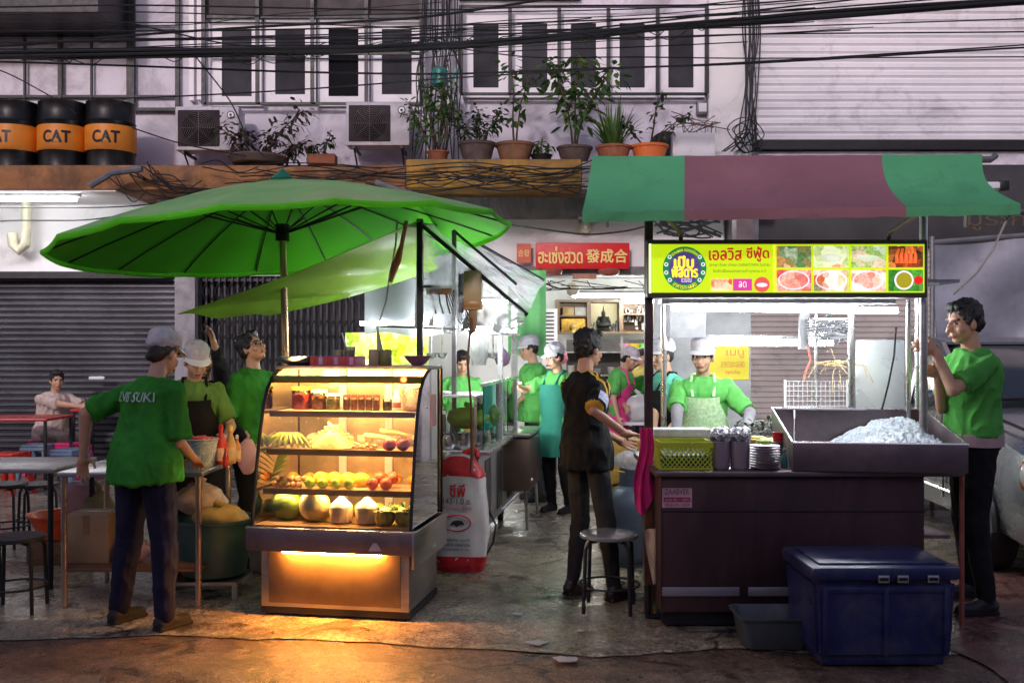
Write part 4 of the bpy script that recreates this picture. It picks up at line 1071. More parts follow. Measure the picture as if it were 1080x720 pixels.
for z, yf in ((1.205, -.17), (.98, -.22), (.75, -.26)):
    mb = MB(); mb.bx(-.45, .45, yf, .31, z - .016, z); so = mb.build('shelf', shelf_g, t)
    mb = MB(); mb.bx(-.455, .455, yf - .014, yf - .001, z - .030, z + .006, .002); mb.build('shelf_trim', M('brown_trim', (.2, .12, .06), .4, .4), so)
    MB().cyl((-.40, yf + .02, z - .024), (.40, yf + .02, z - .024), .006, n=8).build('lamp_tube', warm_tube, so)
mb = MB(); mb.bx(-.47, .47, -.355, .33, .541, .552); mb.build('display_floor', M('brown_floor_tray', (.35, .2, .1), .5), t)
MB().cyl((-.30, -.345, .399), (.30, -.345, .399), .010, n=8).build('under_lamp', emis('under_tube', (1.0, .36, .05), 280), t)
# goods inside the case (all free-standing things)
def lathe_thing(name, label, cat, prof_, mat, loc, group=None, n=18):
    o = MB().lathe(prof_, n).build(name, mat, None, loc); return tag(o, label, cat, group)
fr = lambda n, c, **k: M(n, c, k.pop('rough', .4), 0, k.pop('var', .2), k.pop('scale', 12), **k)
mango = fr('green_guava', (.10, .16, .03)); melon = fr('cream_melon', (.62, .5, .22)); coco = fr('coconut_white', (.78, .68, .5), rough=.7); coco_b = fr('coconut_side', (.6, .42, .24), rough=.8)
egg = fr('brown_longan', (.52, .25, .10)); lime_f = fr('lime_fruit', (.30, .42, .04)); apple = fr('red_apple', (.55, .10, .05)); dragon = fr('dragon_fruit', (.5, .03, .06)); banana = fr('banana', (.35, .42, .06)); noodle = fr('yellow_noodles', (.75, .62, .2), scale=60, var=.4)
def ball(name, label, cat, mat, p, r, group, sq=(1, 1, 1), nz=0):
    mb = MB(); mb.ell((0, 0, 0), (r * sq[0], r * sq[1], r * sq[2]), None, 14, 10)
    if nz:
        for v in mb.bm.verts: v.co += v.co.normalized() * noise.noise(v.co * 20 + Vector((p.x, p.y, p.z)) * 7) * nz
    return tag(mb.build(name, mat, None, p), label, cat, group)
ball('green_papaya', 'dark green papaya at the left end of the display case floor', 'papaya', mango, oc(-.345, -.17, .555 + .085), .09, None, (1.15, .9, 1), .012)
ball('pale_melon', 'round pale cream melon between the green papaya and the white coconuts', 'melon', melon, oc(-.16, -.2, .553 + .095), .095, None, (1, 1, 1), .004)
for x, lab in ((.015, 'trimmed white coconut beside the cream melon'), (.175, 'trimmed white coconut beside the pineapple')):
    tt = thing('young_coconut', lab, 'coconut', oc(x, -.22, .553), CR, 'trimmed coconuts in the display case')
    MB().lathe([(.055, 0), (.066, .01), (.072, .095), (.069, .10)], 9).build('side', coco_b, tt); MB().lathe([(.0685, .1005), (.06, .112), (.012, .155), (.002, .157)], 9, cap=True).build('top_cone', coco, tt)
pine_b = fr('pineapple_skin', (.5, .34, .08), scale=40, var=.5); 
for x, y, lab in ((.30, -.26, 'left small pineapple with leaves spreading to the front'), (.41, -.25, 'right small pineapple with upright dark leaves')):
    tt = thing('pineapple', lab, 'pineapple', oc(x, y, .553), CR, 'pineapples in the display case')
    MB().lathe([(.03, 0), (.052, .02), (.058, .055), (.05, .09), (.025, .108)], 14).build('fruit', pine_b, tt)
    ml = MB()
    for i in range(34):
        a = random.uniform(0, 2*PI); q = random.uniform(.5, 2.4); leafquad(ml, Vector((math.cos(a) * .02, math.sin(a) * .02 - .02, .085)), Vector((math.cos(a) * q, math.sin(a) * q - .5, .8)), random.uniform(.05, .09), .02, .4)
    ml.build('leaves', leaf, tt, smooth=False, recalc=False)
z1 = .751
k = 0
for row, n in ((0, 5), (1, 4)):
    for i in range(n):
        for lay in (0,):
            p = oc(-.41 + .038 * i + row * .019, -.20 + row * .012, z1 + .018 + row * .03)
            ball('longan', 'small brown longan fruit in the pile on the left of the lowest shelf', 'fruit', egg, p, .019, 'longans piled on the lowest shelf')
for i in range(5): ball('longan', 'small brown longan fruit in the pile on the left of the lowest shelf', 'fruit', egg, oc(-.40 + .039 * i, -.155, z1 + .05), .019, 'longans piled on the lowest shelf')
for i in range(4):
    ball('green_lime', ['green lime next to the longan pile', 'second green lime from the longan pile', 'second green lime from the red apples', 'green lime next to the red apples'][i] + ' on the lowest shelf', 'lime', lime_f, oc(-.19 + .082 * i, -.2, z1 + .034), .034, 'limes on the lowest shelf', nz=.003)
    ball('yellow_mango', 'small yellow mango behind the limes on the lowest shelf, ' + ['leftmost', 'second from left', 'third from left', 'rightmost'][i], 'mango', fr('yellow_mango', (.8, .55, .05)), oc(-.15 + .085 * i, -.12, z1 + .048), .042, 'yellow mangoes on the lowest shelf', (1.2, .8, 1))
for i in range(4):
    ball('red_apple', ['front left red apple', 'front right red apple', 'back left red apple', 'back right red apple'][i] + ' on the right of the lowest shelf', 'apple', apple, oc(.20 + .085 * (i % 2) + .02 * (i // 2), -.2 + .07 * (i // 2), z1 + .037 + .025 * (i // 2)), .037, 'red apples on the lowest shelf')
z2 = .981
tt = thing('banana_bunch', 'green and yellow banana bunch at the left end of the middle shelf', 'bananas', oc(-.36, -.12, z2), CR)
for i in range(9):
    a = -1.2 + i * .3; mb = MB(); mb.tube([Vector((.012 * i - .05, .0, .09)), Vector((.02 * i - .08 + .03 * math.sin(a), -.03, .065)), Vector((.025 * i - .10 + .045 * math.sin(a), -.045, .03)), Vector((.027 * i - .11 + .05 * math.sin(a), -.04, .008))], lambda f: .014 * (1 - abs(f - .5) * .9), 7); mb.build('banana', banana, tt)
mb = MB()
for i in range(60):
    f = random.random(); a = random.uniform(0, 2*PI); q = (1 - f) * .11
    c = Vector((math.cos(a) * q * 1.2, math.sin(a) * q * .6, f * .12)); d = Vector((random.gauss(0, 1), random.gauss(0, .6), random.gauss(0, .3))).normalized() * random.uniform(.03, .06)
    mb.tube([c - d, c + Vector((0, 0, .012)), c + d], .009, 5)
mb.lathe([(.14, 0), (.11, .04), (.05, .1), (.01, .125)], 14)
tag(mb.build('noodle_heap', noodle, None, oc(-.08, -.1, z2 + .008)), 'tall heap of pale yellow baby corn in the middle of the middle shelf', 'baby corn')
mb = MB()
for i in range(30): mb.ell((random.uniform(-.07, .07), random.uniform(-.05, .05), random.uniform(.01, .03)), (.014, .012, .01), None, 7, 5)
tag(mb.build('snack_pile', fr('orange_snack', (.65, .33, .1)), None, oc(.14, -.15, z2)), 'low pile of orange snacks between the baby corn and the dragon fruits', 'snacks')
for i, (x, z, c, lab) in enumerate(((.20, .06, (.8, .66, .3), 'pale yellow cob lying above the orange snacks'), (.28, .085, (.65, .3, .1), 'orange brown cob resting behind the dragon fruits'))):
    tag(MB().tube([Vector((-.09, 0, .015)), Vector((0, 0, .01)), Vector((.1, .02, -.015))], lambda f: .02 * (1 - f * .4), 9).build('corn_cob', fr('cob%d' % i, c, scale=50), None, oc(x, -.06 + .05 * i, z2 + z), CR), lab, 'corn cob', 'cobs on the middle shelf')
for i in (0, 1):
    ball('dragon_fruit', ['left dark red dragon fruit on the middle shelf', 'right dark red dragon fruit on the middle shelf'][i], 'dragon fruit', dragon, oc(.30 + .085 * i, -.18, z2 + .036), .036, 'dragon fruits on the middle shelf', (1.1, 1, 1), .006)
z3 = 1.206
cupclear = clear('clear_cup_plastic', (.95, .93, .9), .2, .08, body=.3, bcol=(.85, .8, .72), bscale=12)
def jar(x, y, z, r, h, cont, lab, lidm=None, grp='jars on the top shelf', name='jar', cat='jar', M_=oc):
    tt = thing(name, lab, cat, M_(x, y, z), CR, grp)
    MB().lathe([(r * .9, .001), (r * .96, .01), (r * .96, h * .78)], 18).build('contents', cont, tt)
    MB().lathe([(r * .93, 0), (r, .008), (r, h * .9), (r * .85, h)], 18).build('jar_wall', glass_case, tt)
    if lidm: MB().lathe([(r * 1.02, h * .96), (r * 1.04, h), (r * 1.02, h * 1.12), (r * .5, h * 1.13)], 18).build('lid', lidm, tt)
    return tt
red_c = fr('red_preserve', (.85, .07, .02), scale=40, var=.5); or_c = fr('orange_preserve', (.9, .26, .03), scale=40, var=.5); yel_c = fr('yellow_preserve', (.95, .65, .12), scale=40, var=.5)
jar(-.345, .06, z3, .062, .125, red_c, 'large jar of red fruit at the left end of the top shelf', fr('yellow_lid', (.6, .5, .03)))
jar(-.225, .05, z3, .05, .11, or_c, 'jar of orange fruit, second from the left on the top shelf', white_plastic)
jar(-.13, .03, z3, .045, .09, yel_c, 'low jar of yellow slices beside the red cups', white_plastic)
for i in range(5): jar(-.03 + .048 * i, .0, z3, .021, .085, or_c, ['red-filled cup nearest the jars', 'second red-filled cup from the jars', 'middle red-filled cup', 'second red-filled cup from the white bottle', 'red-filled cup nearest the dark cup'][i] + ' on the top shelf', fr('red_lid', (.6, .04, .02)), 'red cups on the top shelf', 'drink_cup', 'cup')
jar(.225, .02, z3, .028, .07, fr('brown_sauce', (.12, .06, .04)), 'dark-filled cup between the red cups and the white bottle', None, 'jars on the top shelf')
tt = thing('drink_bottle', 'small white-capped bottle on the top shelf of the display case', 'bottle', oc(.29, .0, z3), CR)
MB().lathe([(.024, 0), (.026, .01), (.026, .07), (.012, .105), (.012, .11)], 14).build('bottle_wall', fr('milk_white', (.8, .7, .62)), tt); MB().lathe([(.0265, .02), (.0268, .022), (.0268, .05), (.0265, .052)], 14, cap=False).build('label_band', fr('brown_band', (.25, .08, .05)), tt); MB().cyl((0, 0, .111), (0, 0, .13), .014).build('bottle_cap', white_plastic, tt)
tag(MB().lathe([(.03, 0), (.075, .008), (.08, .02), (.07, .014)], 20).build('small_plate', fr('plate_purple', (.25, .15, .2)), None, oc(.40, .02, z3)), 'shallow dark plate at the right end of the top shelf', 'plate')
tag(MB().lathe([(.05, 0), (.06, .02), (.06, .12), (.055, .14)], 16).build('milky_jug', cupclear, None, oc(.36, .1, z3 + .001)), 'milky plastic tub behind the dark plate on the top shelf', 'tub')
# leafy greens hanging at the left inside
mb = MB()
for i in range(7): leafquad(mb, Vector((-.02, .02 * i - .06, .02 * i)), Vector((.8, -.3, .35 + .1 * i)), .2, .06, .3)
tag(mb.build('banana_leaf', leaf_lt, None, oc(-.46, -.1, .75), CR, smooth=False, recalc=False), 'long green banana leaves leaning inside the left end of the case', 'banana leaves')
# on top of the case
zt = 1.481
tt = thing('steel_tray', 'shallow steel bowl at the left end of the case top', 'bowl', oc(-.38, .12, zt), CR)
MB().lathe([(.07, 0), (.12, .02), (.135, .055), (.14, .055), (.128, .03), (.09, .008)], 24).build('bowl', steel, tt)
pk = fr('pink_plastic', (.75, .10, .22)); 
tt = thing('cup_crate', 'pink and red striped low crate on the case top below two plastic cups', 'crate', oc(-.13, .12, zt), CR)
mb = MB(); mb.bx(-.15, .15, -.09, .09, 0, .012); mb.bx(-.15, .15, -.09, -.084, .012, .055); mb.bx(-.15, .15, .084, .09, .012, .055); mb.bx(-.15, -.144, -.083, .083, .012, .055); mb.bx(.144, .15, -.083, .083, .012, .055); mb.build('crate', pk, tt)
for i in range(6):
    mb = MB(); mb.bx(-.14 + .05 * i, -.115 + .05 * i, -.096, -.091, .004, .05); mb.build('stripe', fr('pale_pink' if i % 2 else 'orange_red', (.8, .5, .55) if i % 2 else (.8, .12, .02)), tt)
for x, h, lab, st in ((-.13, .08, 'empty clear plastic cup standing left on the pink crate', 0), (-.055, .1, 'plastic cup with a white straw and green drink on the pink crate', 1)):
    tt = thing('plastic_cup', lab, 'cup', oc(x, .13, zt + .0125), CR, 'plastic cups on the pink crate')
    MB().lathe([(.026, 0), (.036, h), (.038, h + .003), (.036, h + .004), (.024, .004)], 16).build('cup', cupclear, tt)
    if st:
        MB().lathe([(.0245, .006), (.033, h * .8)], 16).build('drink', fr('green_tea', (.3, .38, .16)), tt); MB().cyl((0, 0, .02), (-.05, 0, .19), .005, n=8).build('straw', white_plastic, tt)
for x, m_, lab in ((.11, fr('beige_tin', (.5, .33, .22)), 'beige round canister on the case top'), (.185, fr('olive_tin', (.24, .22, .05)), 'olive green canister beside the beige one on the case top')):
    tag(MB().lathe([(.036, 0), (.037, .004), (.037, .09), (.034, .094), (.034, .098), (.01, .1)], 20).build('canister', m_, None, oc(x, .12, zt)), lab, 'canister', 'canisters on the case top')
tag(MB().lathe([(.035, 0), (.04, .006), (.085, .06), (.09, .06), (.05, .012)], 24).build('pink_bowl', fr('mauve_bowl', (.45, .20, .27)), None, oc(.39, .12, zt)), 'mauve pink bowl at the right end of the case top', 'bowl')
# inscribed sticker on the case side
mb = MB(); mb.bx(.4775, .4785, .1, .24, 1.1, 1.3); st = mb.build('price_sticker', fr('pink_sticker', (.7, .35, .32)), None, CC, CR); tag(st, 'pink striped paper sticker on the right side glass of the case', 'sticker')
# ---------------------------------------------------------------- side table with goods
def steel_table(name, label, x0, x1, y0, y1, z, shelf=None, legm=steel, topm=steel, shelfm=wood_brown, cat='table', th=.03):
    cx, cy = (x0+x1)/2, (y0+y1)/2; t = thing(name, label, cat, (cx, cy, 0)); w, d = (x1-x0)/2, (y1-y0)/2
    mb = MB(); mb.bx(-w, w, -d, d, z - th, z, .006); mb.build('table_top', topm, t)
    for sx in (-1, 1):
        for sy in (-1, 1):
            MB().cyl((sx * (w - .03), sy * (d - .03), .01), (sx * (w - .03), sy * (d - .03), z - th), .019, n=10).build('leg', legm, t)
    if shelf is not None:
        mb = MB(); mb.bx(-w + .02, w - .02, -d + .02, d - .02, shelf - .02, shelf, .004); mb.build('shelf', shelfm, t)
    return t
steel_table('steel_table', 'steel work table with a brown lower shelf, left of the display case', WX(60, 6.05), WX(213, 6.05), 6.05, 6.75, .835, .245, M('warm_steel', (.5, .38, .3), .3, .9, .1, 5, dirt=.2), steel)
steel_table('folding_table', 'long low grey metal table at the left edge of the photo', -4.4, WX(84, 6.9), 6.5, 7.2, .80, None, black_metal, M('grey_table_top', (.32, .31, .33), .35, .5, .15, 3, dirt=.2))
# basket
bx_ = M('pale_blue_wicker', (.36, .42, .46), .6, 0, .2, 30, bump=.8, bscale=60)
tt = thing('wicker_basket', 'tall pale blue woven basket filled with red produce on the steel table', 'basket', (WX(212, 6.35), 6.35, .837))
mb = MB(); 
rr = []
for j in range(15):
    z = .17 * j / 14; r = .07 + .035 * j / 14; rr.append([Vector(((r + .003 * ((i + j) % 2)) * math.cos(2*PI*i/28), (r + .003 * ((i + j) % 2)) * math.sin(2*PI*i/28), z)) for i in range(28)])
mb.rings(rr, cap=False); mb.rings([[Vector((r * math.cos(2*PI*i/28), r * math.sin(2*PI*i/28), z)) for i in range(28)] for r, z in ((.107, .165), (.112, .172), (.106, .178), (.10, .165))], cap=False); mb.build('basket', bx_, tt, smooth=False)
mb = MB()
for i in range(22): a = random.uniform(0, 6.28); q = random.uniform(0, .075); mb.ell((math.cos(a) * q, math.sin(a) * q, .165 + random.uniform(-.01, .025)), (.022, .018, .014), None, 8, 6)
mb.build('red_produce', fr('red_shallots', (.6, .12, .1)), tt)
# sauce bottles
def sauce(px, d, h, body, band, lab, capm):
    tt = thing('sauce_bottle', lab, 'bottle', (WX(px, d), d, .837), 0, 'sauce bottles on the steel table'); r = h * .155
    MB().lathe([(r * .9, 0), (r, .008), (r, h * .5), (r * .8, h * .6), (r * .38, h * .8), (r * .38, h * .88)], 16).build('bottle', body, tt)
    MB().lathe([(r * 1.01, h * .1), (r * 1.03, h * .11), (r * 1.03, h * .42), (r * 1.01, h * .43)], 16, cap=False).build('label_band', band, tt)
    MB().lathe([(r * .42, h * .885), (r * .42, h), (r * .1, h * 1.04)], 12).build('bottle_cap', capm, tt)
sauce(233, 6.45, .25, fr('chili_sauce', (.45, .02, .02)), fr('cream_label', (.7, .45, .35)), 'tallest bottle of red chili sauce with pale band', fr('red_cap', (.5, .02, .02)))
sauce(243, 6.5, .24, fr('amber_sauce', (.5, .3, .1)), fr('tan_label', (.6, .42, .22)), 'amber sauce bottle between the red bottle and the display case', fr('yellow_cap', (.7, .5, .06)))
sauce(250, 6.62, .17, fr('orange_sauce', (.55, .25, .06)), fr('tan_label', (.6, .42, .22)), 'short orange sauce bottle nearest the display case', white_plastic)
sauce(238, 6.3, .12, fr('dark_red_sauce', (.3, .02, .02)), fr('red_label', (.5, .04, .03)), 'short dark red sauce bottle in front of the tall one', fr('red_cap', (.5, .02, .02)))
# hanging pink-white bag
def bag(name, label, loc, w, h, dpt, mat, seed, cat='bag', group=None, nz=.18):
    mb = MB(); mb.ell((0, 0, h * .45), (w, dpt, h * .47), None, 26, 18); sd = Vector((seed, seed * 2, 1))
    for v in mb.bm.verts:
        q = v.co * (4 / max(w, .05) * .5); v.co += v.co.normalized() * (noise.noise(q + sd) * w * nz + abs(noise.noise(q * 2.3 + sd)) * w * nz * .6)
        if v.co.z < 0: v.co.z *= .2
    mb.tube([Vector((0, 0, h * .9)), Vector((w * .1, 0, h * 1.0)), Vector((-w * .2, 0, h * 1.12))], lambda f: w * (.16 - .1 * abs(f - .5)), 7)
    return tag(mb.build(name, mat, None, loc, ang=70), label, cat, group)
bag('plastic_bag', 'pink white plastic bag hanging between the bottles and the case', at(261, 500, 6.95), .07, .27, .03, M('pinkish_bag', (.75, .5, .55), .4, 0, .15, 9, trans=.4), 3, group='plastic bags round the steel table')
# lower shelf goods
mb = MB(); mb.bx(-.14, .14, -.13, .13, 0, .30, .004)
tt = thing('cardboard_box', 'closed brown cardboard box on the lower shelf behind the woman in green', 'box', (WX(100, 6.35), 6.35, .246)); mb.build('box', cardboard, tt)
mb = MB(); mb.bx(-.142, .142, -.025, .025, .3005, .303); mb.bx(-.02, .02, -.133, -.1305, .18, .3); mb.build('tape', M('brown_tape', (.3, .18, .09), .3), tt)
tt = thing('green_tub', 'dark green round tub holding bags on the lower shelf, beside the display case', 'tub', (WX(226, 6.45), 6.45, .0))
MB().lathe([(.17, 0.12), (.20, .14), (.245, .47), (.255, .475), (.255, .495), (.235, .49), (.19, .16)], 30).build('tub', M('green_blue_tub', (.04, .10, .09), .35, 0, .15, 4), tt)
mb = MB(); mb.bx(-.25, .2, -.2, .2, .1, .118); mb.bx(-.25, -.22, -.2, -.17, .01, .099); mb.bx(.17, .2, -.2, -.17, .01, .099); mb.bx(-.25, -.22, .17, .2, .01, .099); mb.bx(.17, .2, .17, .2, .01, .099); mb.build('low_stand', steel, tt)
bag('flour_bag', 'yellow cloth bag lying on top in the green tub', Vector((WX(232, 6.4), 6.4, .43)), .17, .15, .13, M('yellow_bag', (.55, .38, .12), .6, 0, .2, 8, trans=.15), 5, group='plastic bags round the steel table')
bag('plastic_bag', 'clear white plastic bag stuffed with things above the yellow bag', Vector((WX(212, 6.5), 6.5, .50)), .17, .22, .14, M('whitish_bag', (.62, .5, .42), .35, 0, .35, 12, trans=.35), 7, group='plastic bags round the steel table')
tt = thing('orange_basin', 'round orange plastic basin behind the table leg on the left', 'basin', (WX(66, 7.4), 7.4, .18))
MB().lathe([(.14, 0), (.16, .01), (.235, .17), (.25, .17), (.25, .185), (.228, .18), (.155, .02)], 30).build('basin', fr('orange_red_plastic', (.8, .10, .02)), tt)
mb = MB(); mb.bx(-.2, .2, -.15, .15, -.172, -.002, .01); mb.build('crate_stand', wood_brown, tt)
bag('plastic_bag', 'pale pink plastic bag resting in the orange basin', Vector((WX(88, 7.3), 7.3, .36)), .17, .28, .12, M('pinkish_bag', 'fff'), 9, group='plastic bags round the steel table')
bag('plastic_bag', 'olive brown sack beside the pale pink bag behind the cardboard box', Vector((WX(104, 7.2), 7.2, .22)), .13, .36, .1, M('olive_bag', (.3, .22, .1), .7), 12, group='plastic bags round the steel table')
bag('plastic_bag', 'white and pink bag low on the table shelf, left of the green tub', Vector((WX(143, 6.25), 6.25, .247)), .09, .16, .07, M('pinkish_bag', 'fff'), 14, group='plastic bags round the steel table')
# black stools
def metal_stool(loc, rz, label, group, seatm=None, h=.46, r=.165, n=4):
    tt = thing('round_stool', label, 'stool', loc, rz, group)
    MB().lathe([(r * .96, h - .025), (r, h - .02), (r, h - .004), (r * .97, h), (r * .3, h + .001)], 28).build('seat', seatm or black_metal, tt)
    for k in range(n):
        a = 2 * PI * k / n + .6; c, s_ = math.cos(a), math.sin(a)
        MB().tube([Vector((c * r * .3, s_ * r * .3, h - .035)), Vector((c * r * .85, s_ * r * .85, h - .04)), Vector((c * r * 1.02, s_ * r * 1.02, h - .08)), Vector((c * r * 1.12, s_ * r * 1.12, 0.012))], .012, 8).build('leg', black_metal, tt)
    mb = MB(); mb.tube([Vector((math.cos(2*PI*i/24) * r * 1.04, math.sin(2*PI*i/24) * r * 1.04, h * .35)) for i in range(25)], .007, 6, cap=False); mb.build('ring', black_metal, tt)
    return tt
black_seat = M('worn_black_seat', (.05, .05, .052), .3, .2, .3, 5, dirt=.25, dcol=(.25, .24, .24), dscale=5)
s0 = metal_stool((WX(18, 6.0), 6.0, 0), .3, 'black round metal stool nearest the camera at the left edge', 'black stools on the left', black_seat)
copy_tree(s0, loc=(WX(-30, 6.3), 6.3, 0), rz=1.0, label='black round stool cut off by the left photo edge')
copy_tree(s0, loc=(WX(6, 7.9), 7.9, 0), rz=.2, label='black stool frame standing under the far end of the grey table', scale=(1, 1, 1.12))
copy_tree(s0, loc=(WX(40, 8.3), 8.3, 0), rz=.8, label='black stool partly behind the orange basin')
# dining things far left
red_top = M('red_lacquer_table', (.45, .03, .03), .3, 0, .12, 3)
steel_table('red_table', 'long red table in front of the dark shutter, left of the seated man', -7.4, WX(58, 11.2), 11.0, 11.7, .80, None, black_metal, red_top)
steel_table('red_table', 'smaller red table under the hands of the seated man', WX(74, 12.0), WX(150, 12.0), 12.0, 12.6, .84, None, black_metal, red_top)
def plastic_stool(loc, m, label, top=None):
    tt = thing('plastic_stool', label, 'stool', loc, random.uniform(-.3, .3), 'plastic stools at the red tables')
    mb = MB(); mb.bx(-.15, .15, -.15, .15, .42, .45, .012); mb.bx(-.16, .16, -.16, .16, .38, .419, .008); mb.build('seat', top or m, tt)
    for sx in (-1, 1):
        for sy in (-1, 1):
            MB().rings([[Vector((sx * (.13 + k * .05) + a * .025, sy * (.13 + k * .05) + b * .025, .379 - k * .37)) for a, b in ((-1, -1), (1, -1), (1, 1), (-1, 1))] for k in (0, 1)]).build('leg', m, tt)
random.seed(4)
blue_p = fr('blue_grey_plastic', (.14, .20, .30)); hot = fr('hot_pink_plastic', (.7, .03, .18)); redp = fr('red_plastic', (.65, .03, .02))
plastic_stool((WX(9, 10.8), 10.8, 0), redp, 'bright red plastic stool at the left photo edge')
plastic_stool((WX(50, 12.35), 12.35, 0.0), hot, 'pink plastic stool under the seated man')
plastic_stool((WX(42, 11.75), 11.75, 0), blue_p, 'blue grey plastic stool in front of the seated man, left one', blue_p)
plastic_stool((WX(76, 11.9), 11.9, 0), hot, 'hot pink plastic stool to the right of the knees of the seated man')
plastic_stool((WX(73, 11.2), 11.2, 0), blue_p, 'blue grey plastic stool in front of the hot pink one')
mb = MB(); mb.bx(-.2, .2, -.15, .15, 0, .1, .03)
tag(mb.build('white_switch', white_plastic, None, (WX(103, 12.85), 12.83, WZ(400, 12.85))), 'small white box on the dark shutter beside the seated man', 'box').scale = (.5, .15, .4)

random.seed(91)
mand = fr('mandarin', (.85, .34, .03)); guav = fr('pale_guava', (.42, .55, .12)); packm = M('wrapped_pack', (.72, .6, .4), .25, 0, .5, 30, trans=.2)
for i in range(9): ball('mandarin', 'small orange mandarin in the back row of the lowest shelf', 'mandarin', mand, oc(-.38 + .095 * i + random.uniform(-.01, .01), .04 + random.uniform(-.02, .02), z1 + .034), .034, 'mandarins in the back row', (1, 1, .9), .002)
for i in range(8): ball('pale_guava', 'pale green guava behind the coconuts on the case floor', 'guava', guav, oc(-.40 + .115 * i, .0 + random.uniform(-.03, .03), .553 + .045), random.uniform(.042, .05), 'guavas on the case floor', (1, 1, .95), .005)
for i in range(8):
    mb = MB(); mb.ell((0, 0, .035), (.045, .04, .036), None, 16, 10)
    for v in mb.bm.verts: v.co += v.co.normalized() * noise.noise(v.co * 45 + Vector((i, 2, 3))) * .012
    tag(mb.build('wrapped_pack', packm, None, oc(-.40 + .11 * i, .12, z2), ang=25), 'small wrapped food pack in the back row of the middle shelf', 'food pack', 'wrapped packs in the back row')
# ---------------------------------------------------------------- noodle stall behind the case
SR = R(-8); SC = Vector((-.62, 8.35, 0)); SM = Matrix.Translation(SC) @ Matrix.Rotation(SR, 4, 'Z')
def os_(x, y, z): return SM @ Vector((x, y, z))
t = thing('food_stall', 'steel noodle stall with plastic canopy and bright tubes behind the display case', 'food stall', SC, SR)
# local: front y -1.0, back +1.1, right side x +.52
mb = MB(); mb.bx(-.85, .50, -.95, 1.05, .18, .80, .006); cab = mb.build('counter', M('stall_side_steel', (.5, .5, .52), .4, .75, .12, 2, dirt=.3, dcol=(.25, .2, .17)), t)
mb = MB(); mb.bx(-.9, .60, -1.0, 1.1, .801, .835, .006); mb.build('counter_top', steel_lt, t)
for y in (-.6, .0, .6):
    mb = MB(); mb.bx(.5015, .508, y - .02, y + .25, .25, .72, .002); mb.build('side_door', M('dark_door_panel', (.10, .09, .09), .4, .5), cab)
for x in (-.7, .4):
    for y in (-.75, .85):
        w = MB().cyl((x - .02, y, .09), (x + .02, y, .09), .085, n=22).build('wheel', rubber, t); MB().cyl((x - .025, y, .09), (x + .025, y, .09), .04, n=16).build('rim', grey_metal, w)
posts = [((443, 6.95), 231, black_metal, .02), ((479, 7.6), 243, grey_metal, .016)]
I = SM.inverted()
for (px, d), ty, m_, r in posts:
    a = I @ Vector((WX(px, d), d, .02 if px == 443 else .836)); b = I @ at(px, ty, d); MB().bx(a.x - r, a.x + r, a.y - r, a.y + r, a.z, b.z).build('post', m_, t)
lp = M('white_lit_post', (.8, .8, .82), .3, .3)
mb = MB(); mb.bx(.50, .55, .85, .90, .836, 2.15); mb.build('post', lp, t); mb = MB(); mb.bx(-.86, -.82, .98, 1.02, .836, 2.35); mb.build('post', lp, t); mb = MB(); mb.bx(.52, .56, -.1, -.06, .836, 2.05); mb.build('post', lp, t)
mb = MB()
def bar(p, q, r=.012): mb.tube([I @ p, I @ q], r, 6)
bar(at(443, 302, 6.95), at(485, 302, 7.4)); bar(at(443, 236, 6.95), at(556, 332, 7.2), .016); bar(at(476, 241, 8.9), at(574, 296, 8.9), .016); bar(at(443, 236, 6.95), at(476, 241, 8.9)); bar(at(400, 344, 7.0), at(482, 347, 7.4), .008); bar(at(478, 243, 7.6), at(545, 300, 7.6), .012)
mb.build('canopy_frame', black_metal, t, smooth=False)
P0, P1, P2, P3 = at(446, 238, 6.98), at(552, 332, 7.15), at(476, 244, 8.85), at(575, 298, 8.85)
def can(u, v):
    p = P0.lerp(P1, u).lerp(P2.lerp(P3, u), v); p.z += .03 * math.sin(u * 9 + v * 7) * math.sin(PI * v) + .02 * noise.noise(Vector((u * 8, v * 8, 1))); return I @ p
mb = MB(); mb.grid(can, 26, 20); mb.build('plastic_canopy', film, t, recalc=False)
Q0, Q1 = at(440, 240, 7.02), at(553, 330, 7.13)
def skirt(u, v):
    p = Q0.lerp(Q1, u); bot = at(392 + 150 * u, 350 + 6 * math.sin(u * 11), 7.05); bot2 = Vector((p.x + (.0 if u > .3 else -.03), p.y + .05, 1.72 + .03 * math.sin(u * 14) - .0 * u))
    q = p.lerp(bot2, v); q.y += .05 * math.sin(u * 22 + v * 3) * v + .03 * noise.noise(Vector((u * 9, v * 5, 3))); return I @ q
mb = MB(); mb.grid(skirt, 40, 18); mb.build('plastic_curtain', film, t, recalc=False)
# rear banner seen through (printed in reverse from this side)
bp = at(430, 272, 8.6)
mb = MB(); 
def ban(u, v): return I @ (Vector((bp.x - .38 + .9 * u, 8.65 + .03 * math.sin(u * 12), 2.42 - .72 * v + .02 * math.sin(u * 9))))
mb.sheet(ban, 20, 8, .003, Vector((0, 1, 0))); bo = mb.build('banner', M('milky_banner', (.6, .62, .66), .5, 0, .12, 3, trans=.4), t)
lettering('เอลวิส สุกี้', .55, .16, lambda x, z, d: I @ Vector((bp.x + .1 + x, 8.60 - d, 2.22 + z)), M('banner_ink', (.13, .13, .17), .6), bo, mirror=True)
# lit menu panel of greens
mb = MB(); mb.bx(-.90, -.16, .30, .33, 1.28, 1.72); mb.build('menu_panel', litspots('green_menu', ['#2f5a10', '#a8c020', '#f4f080', '#7aa018', '#fbfbd0', '#3a6414'], 16, .9), t)
tubes = [((.38, -.85, 1.74), (.50, .8, 1.74)), ((-.75, .26, 1.80), (-.1, .26, 1.80)), ((.515, .93, .98), (.515, .93, 1.68))]
for a, b in tubes:
    MB().cyl(a, b, .018, n=8).build('lamp_tube', tube_lamp, t)
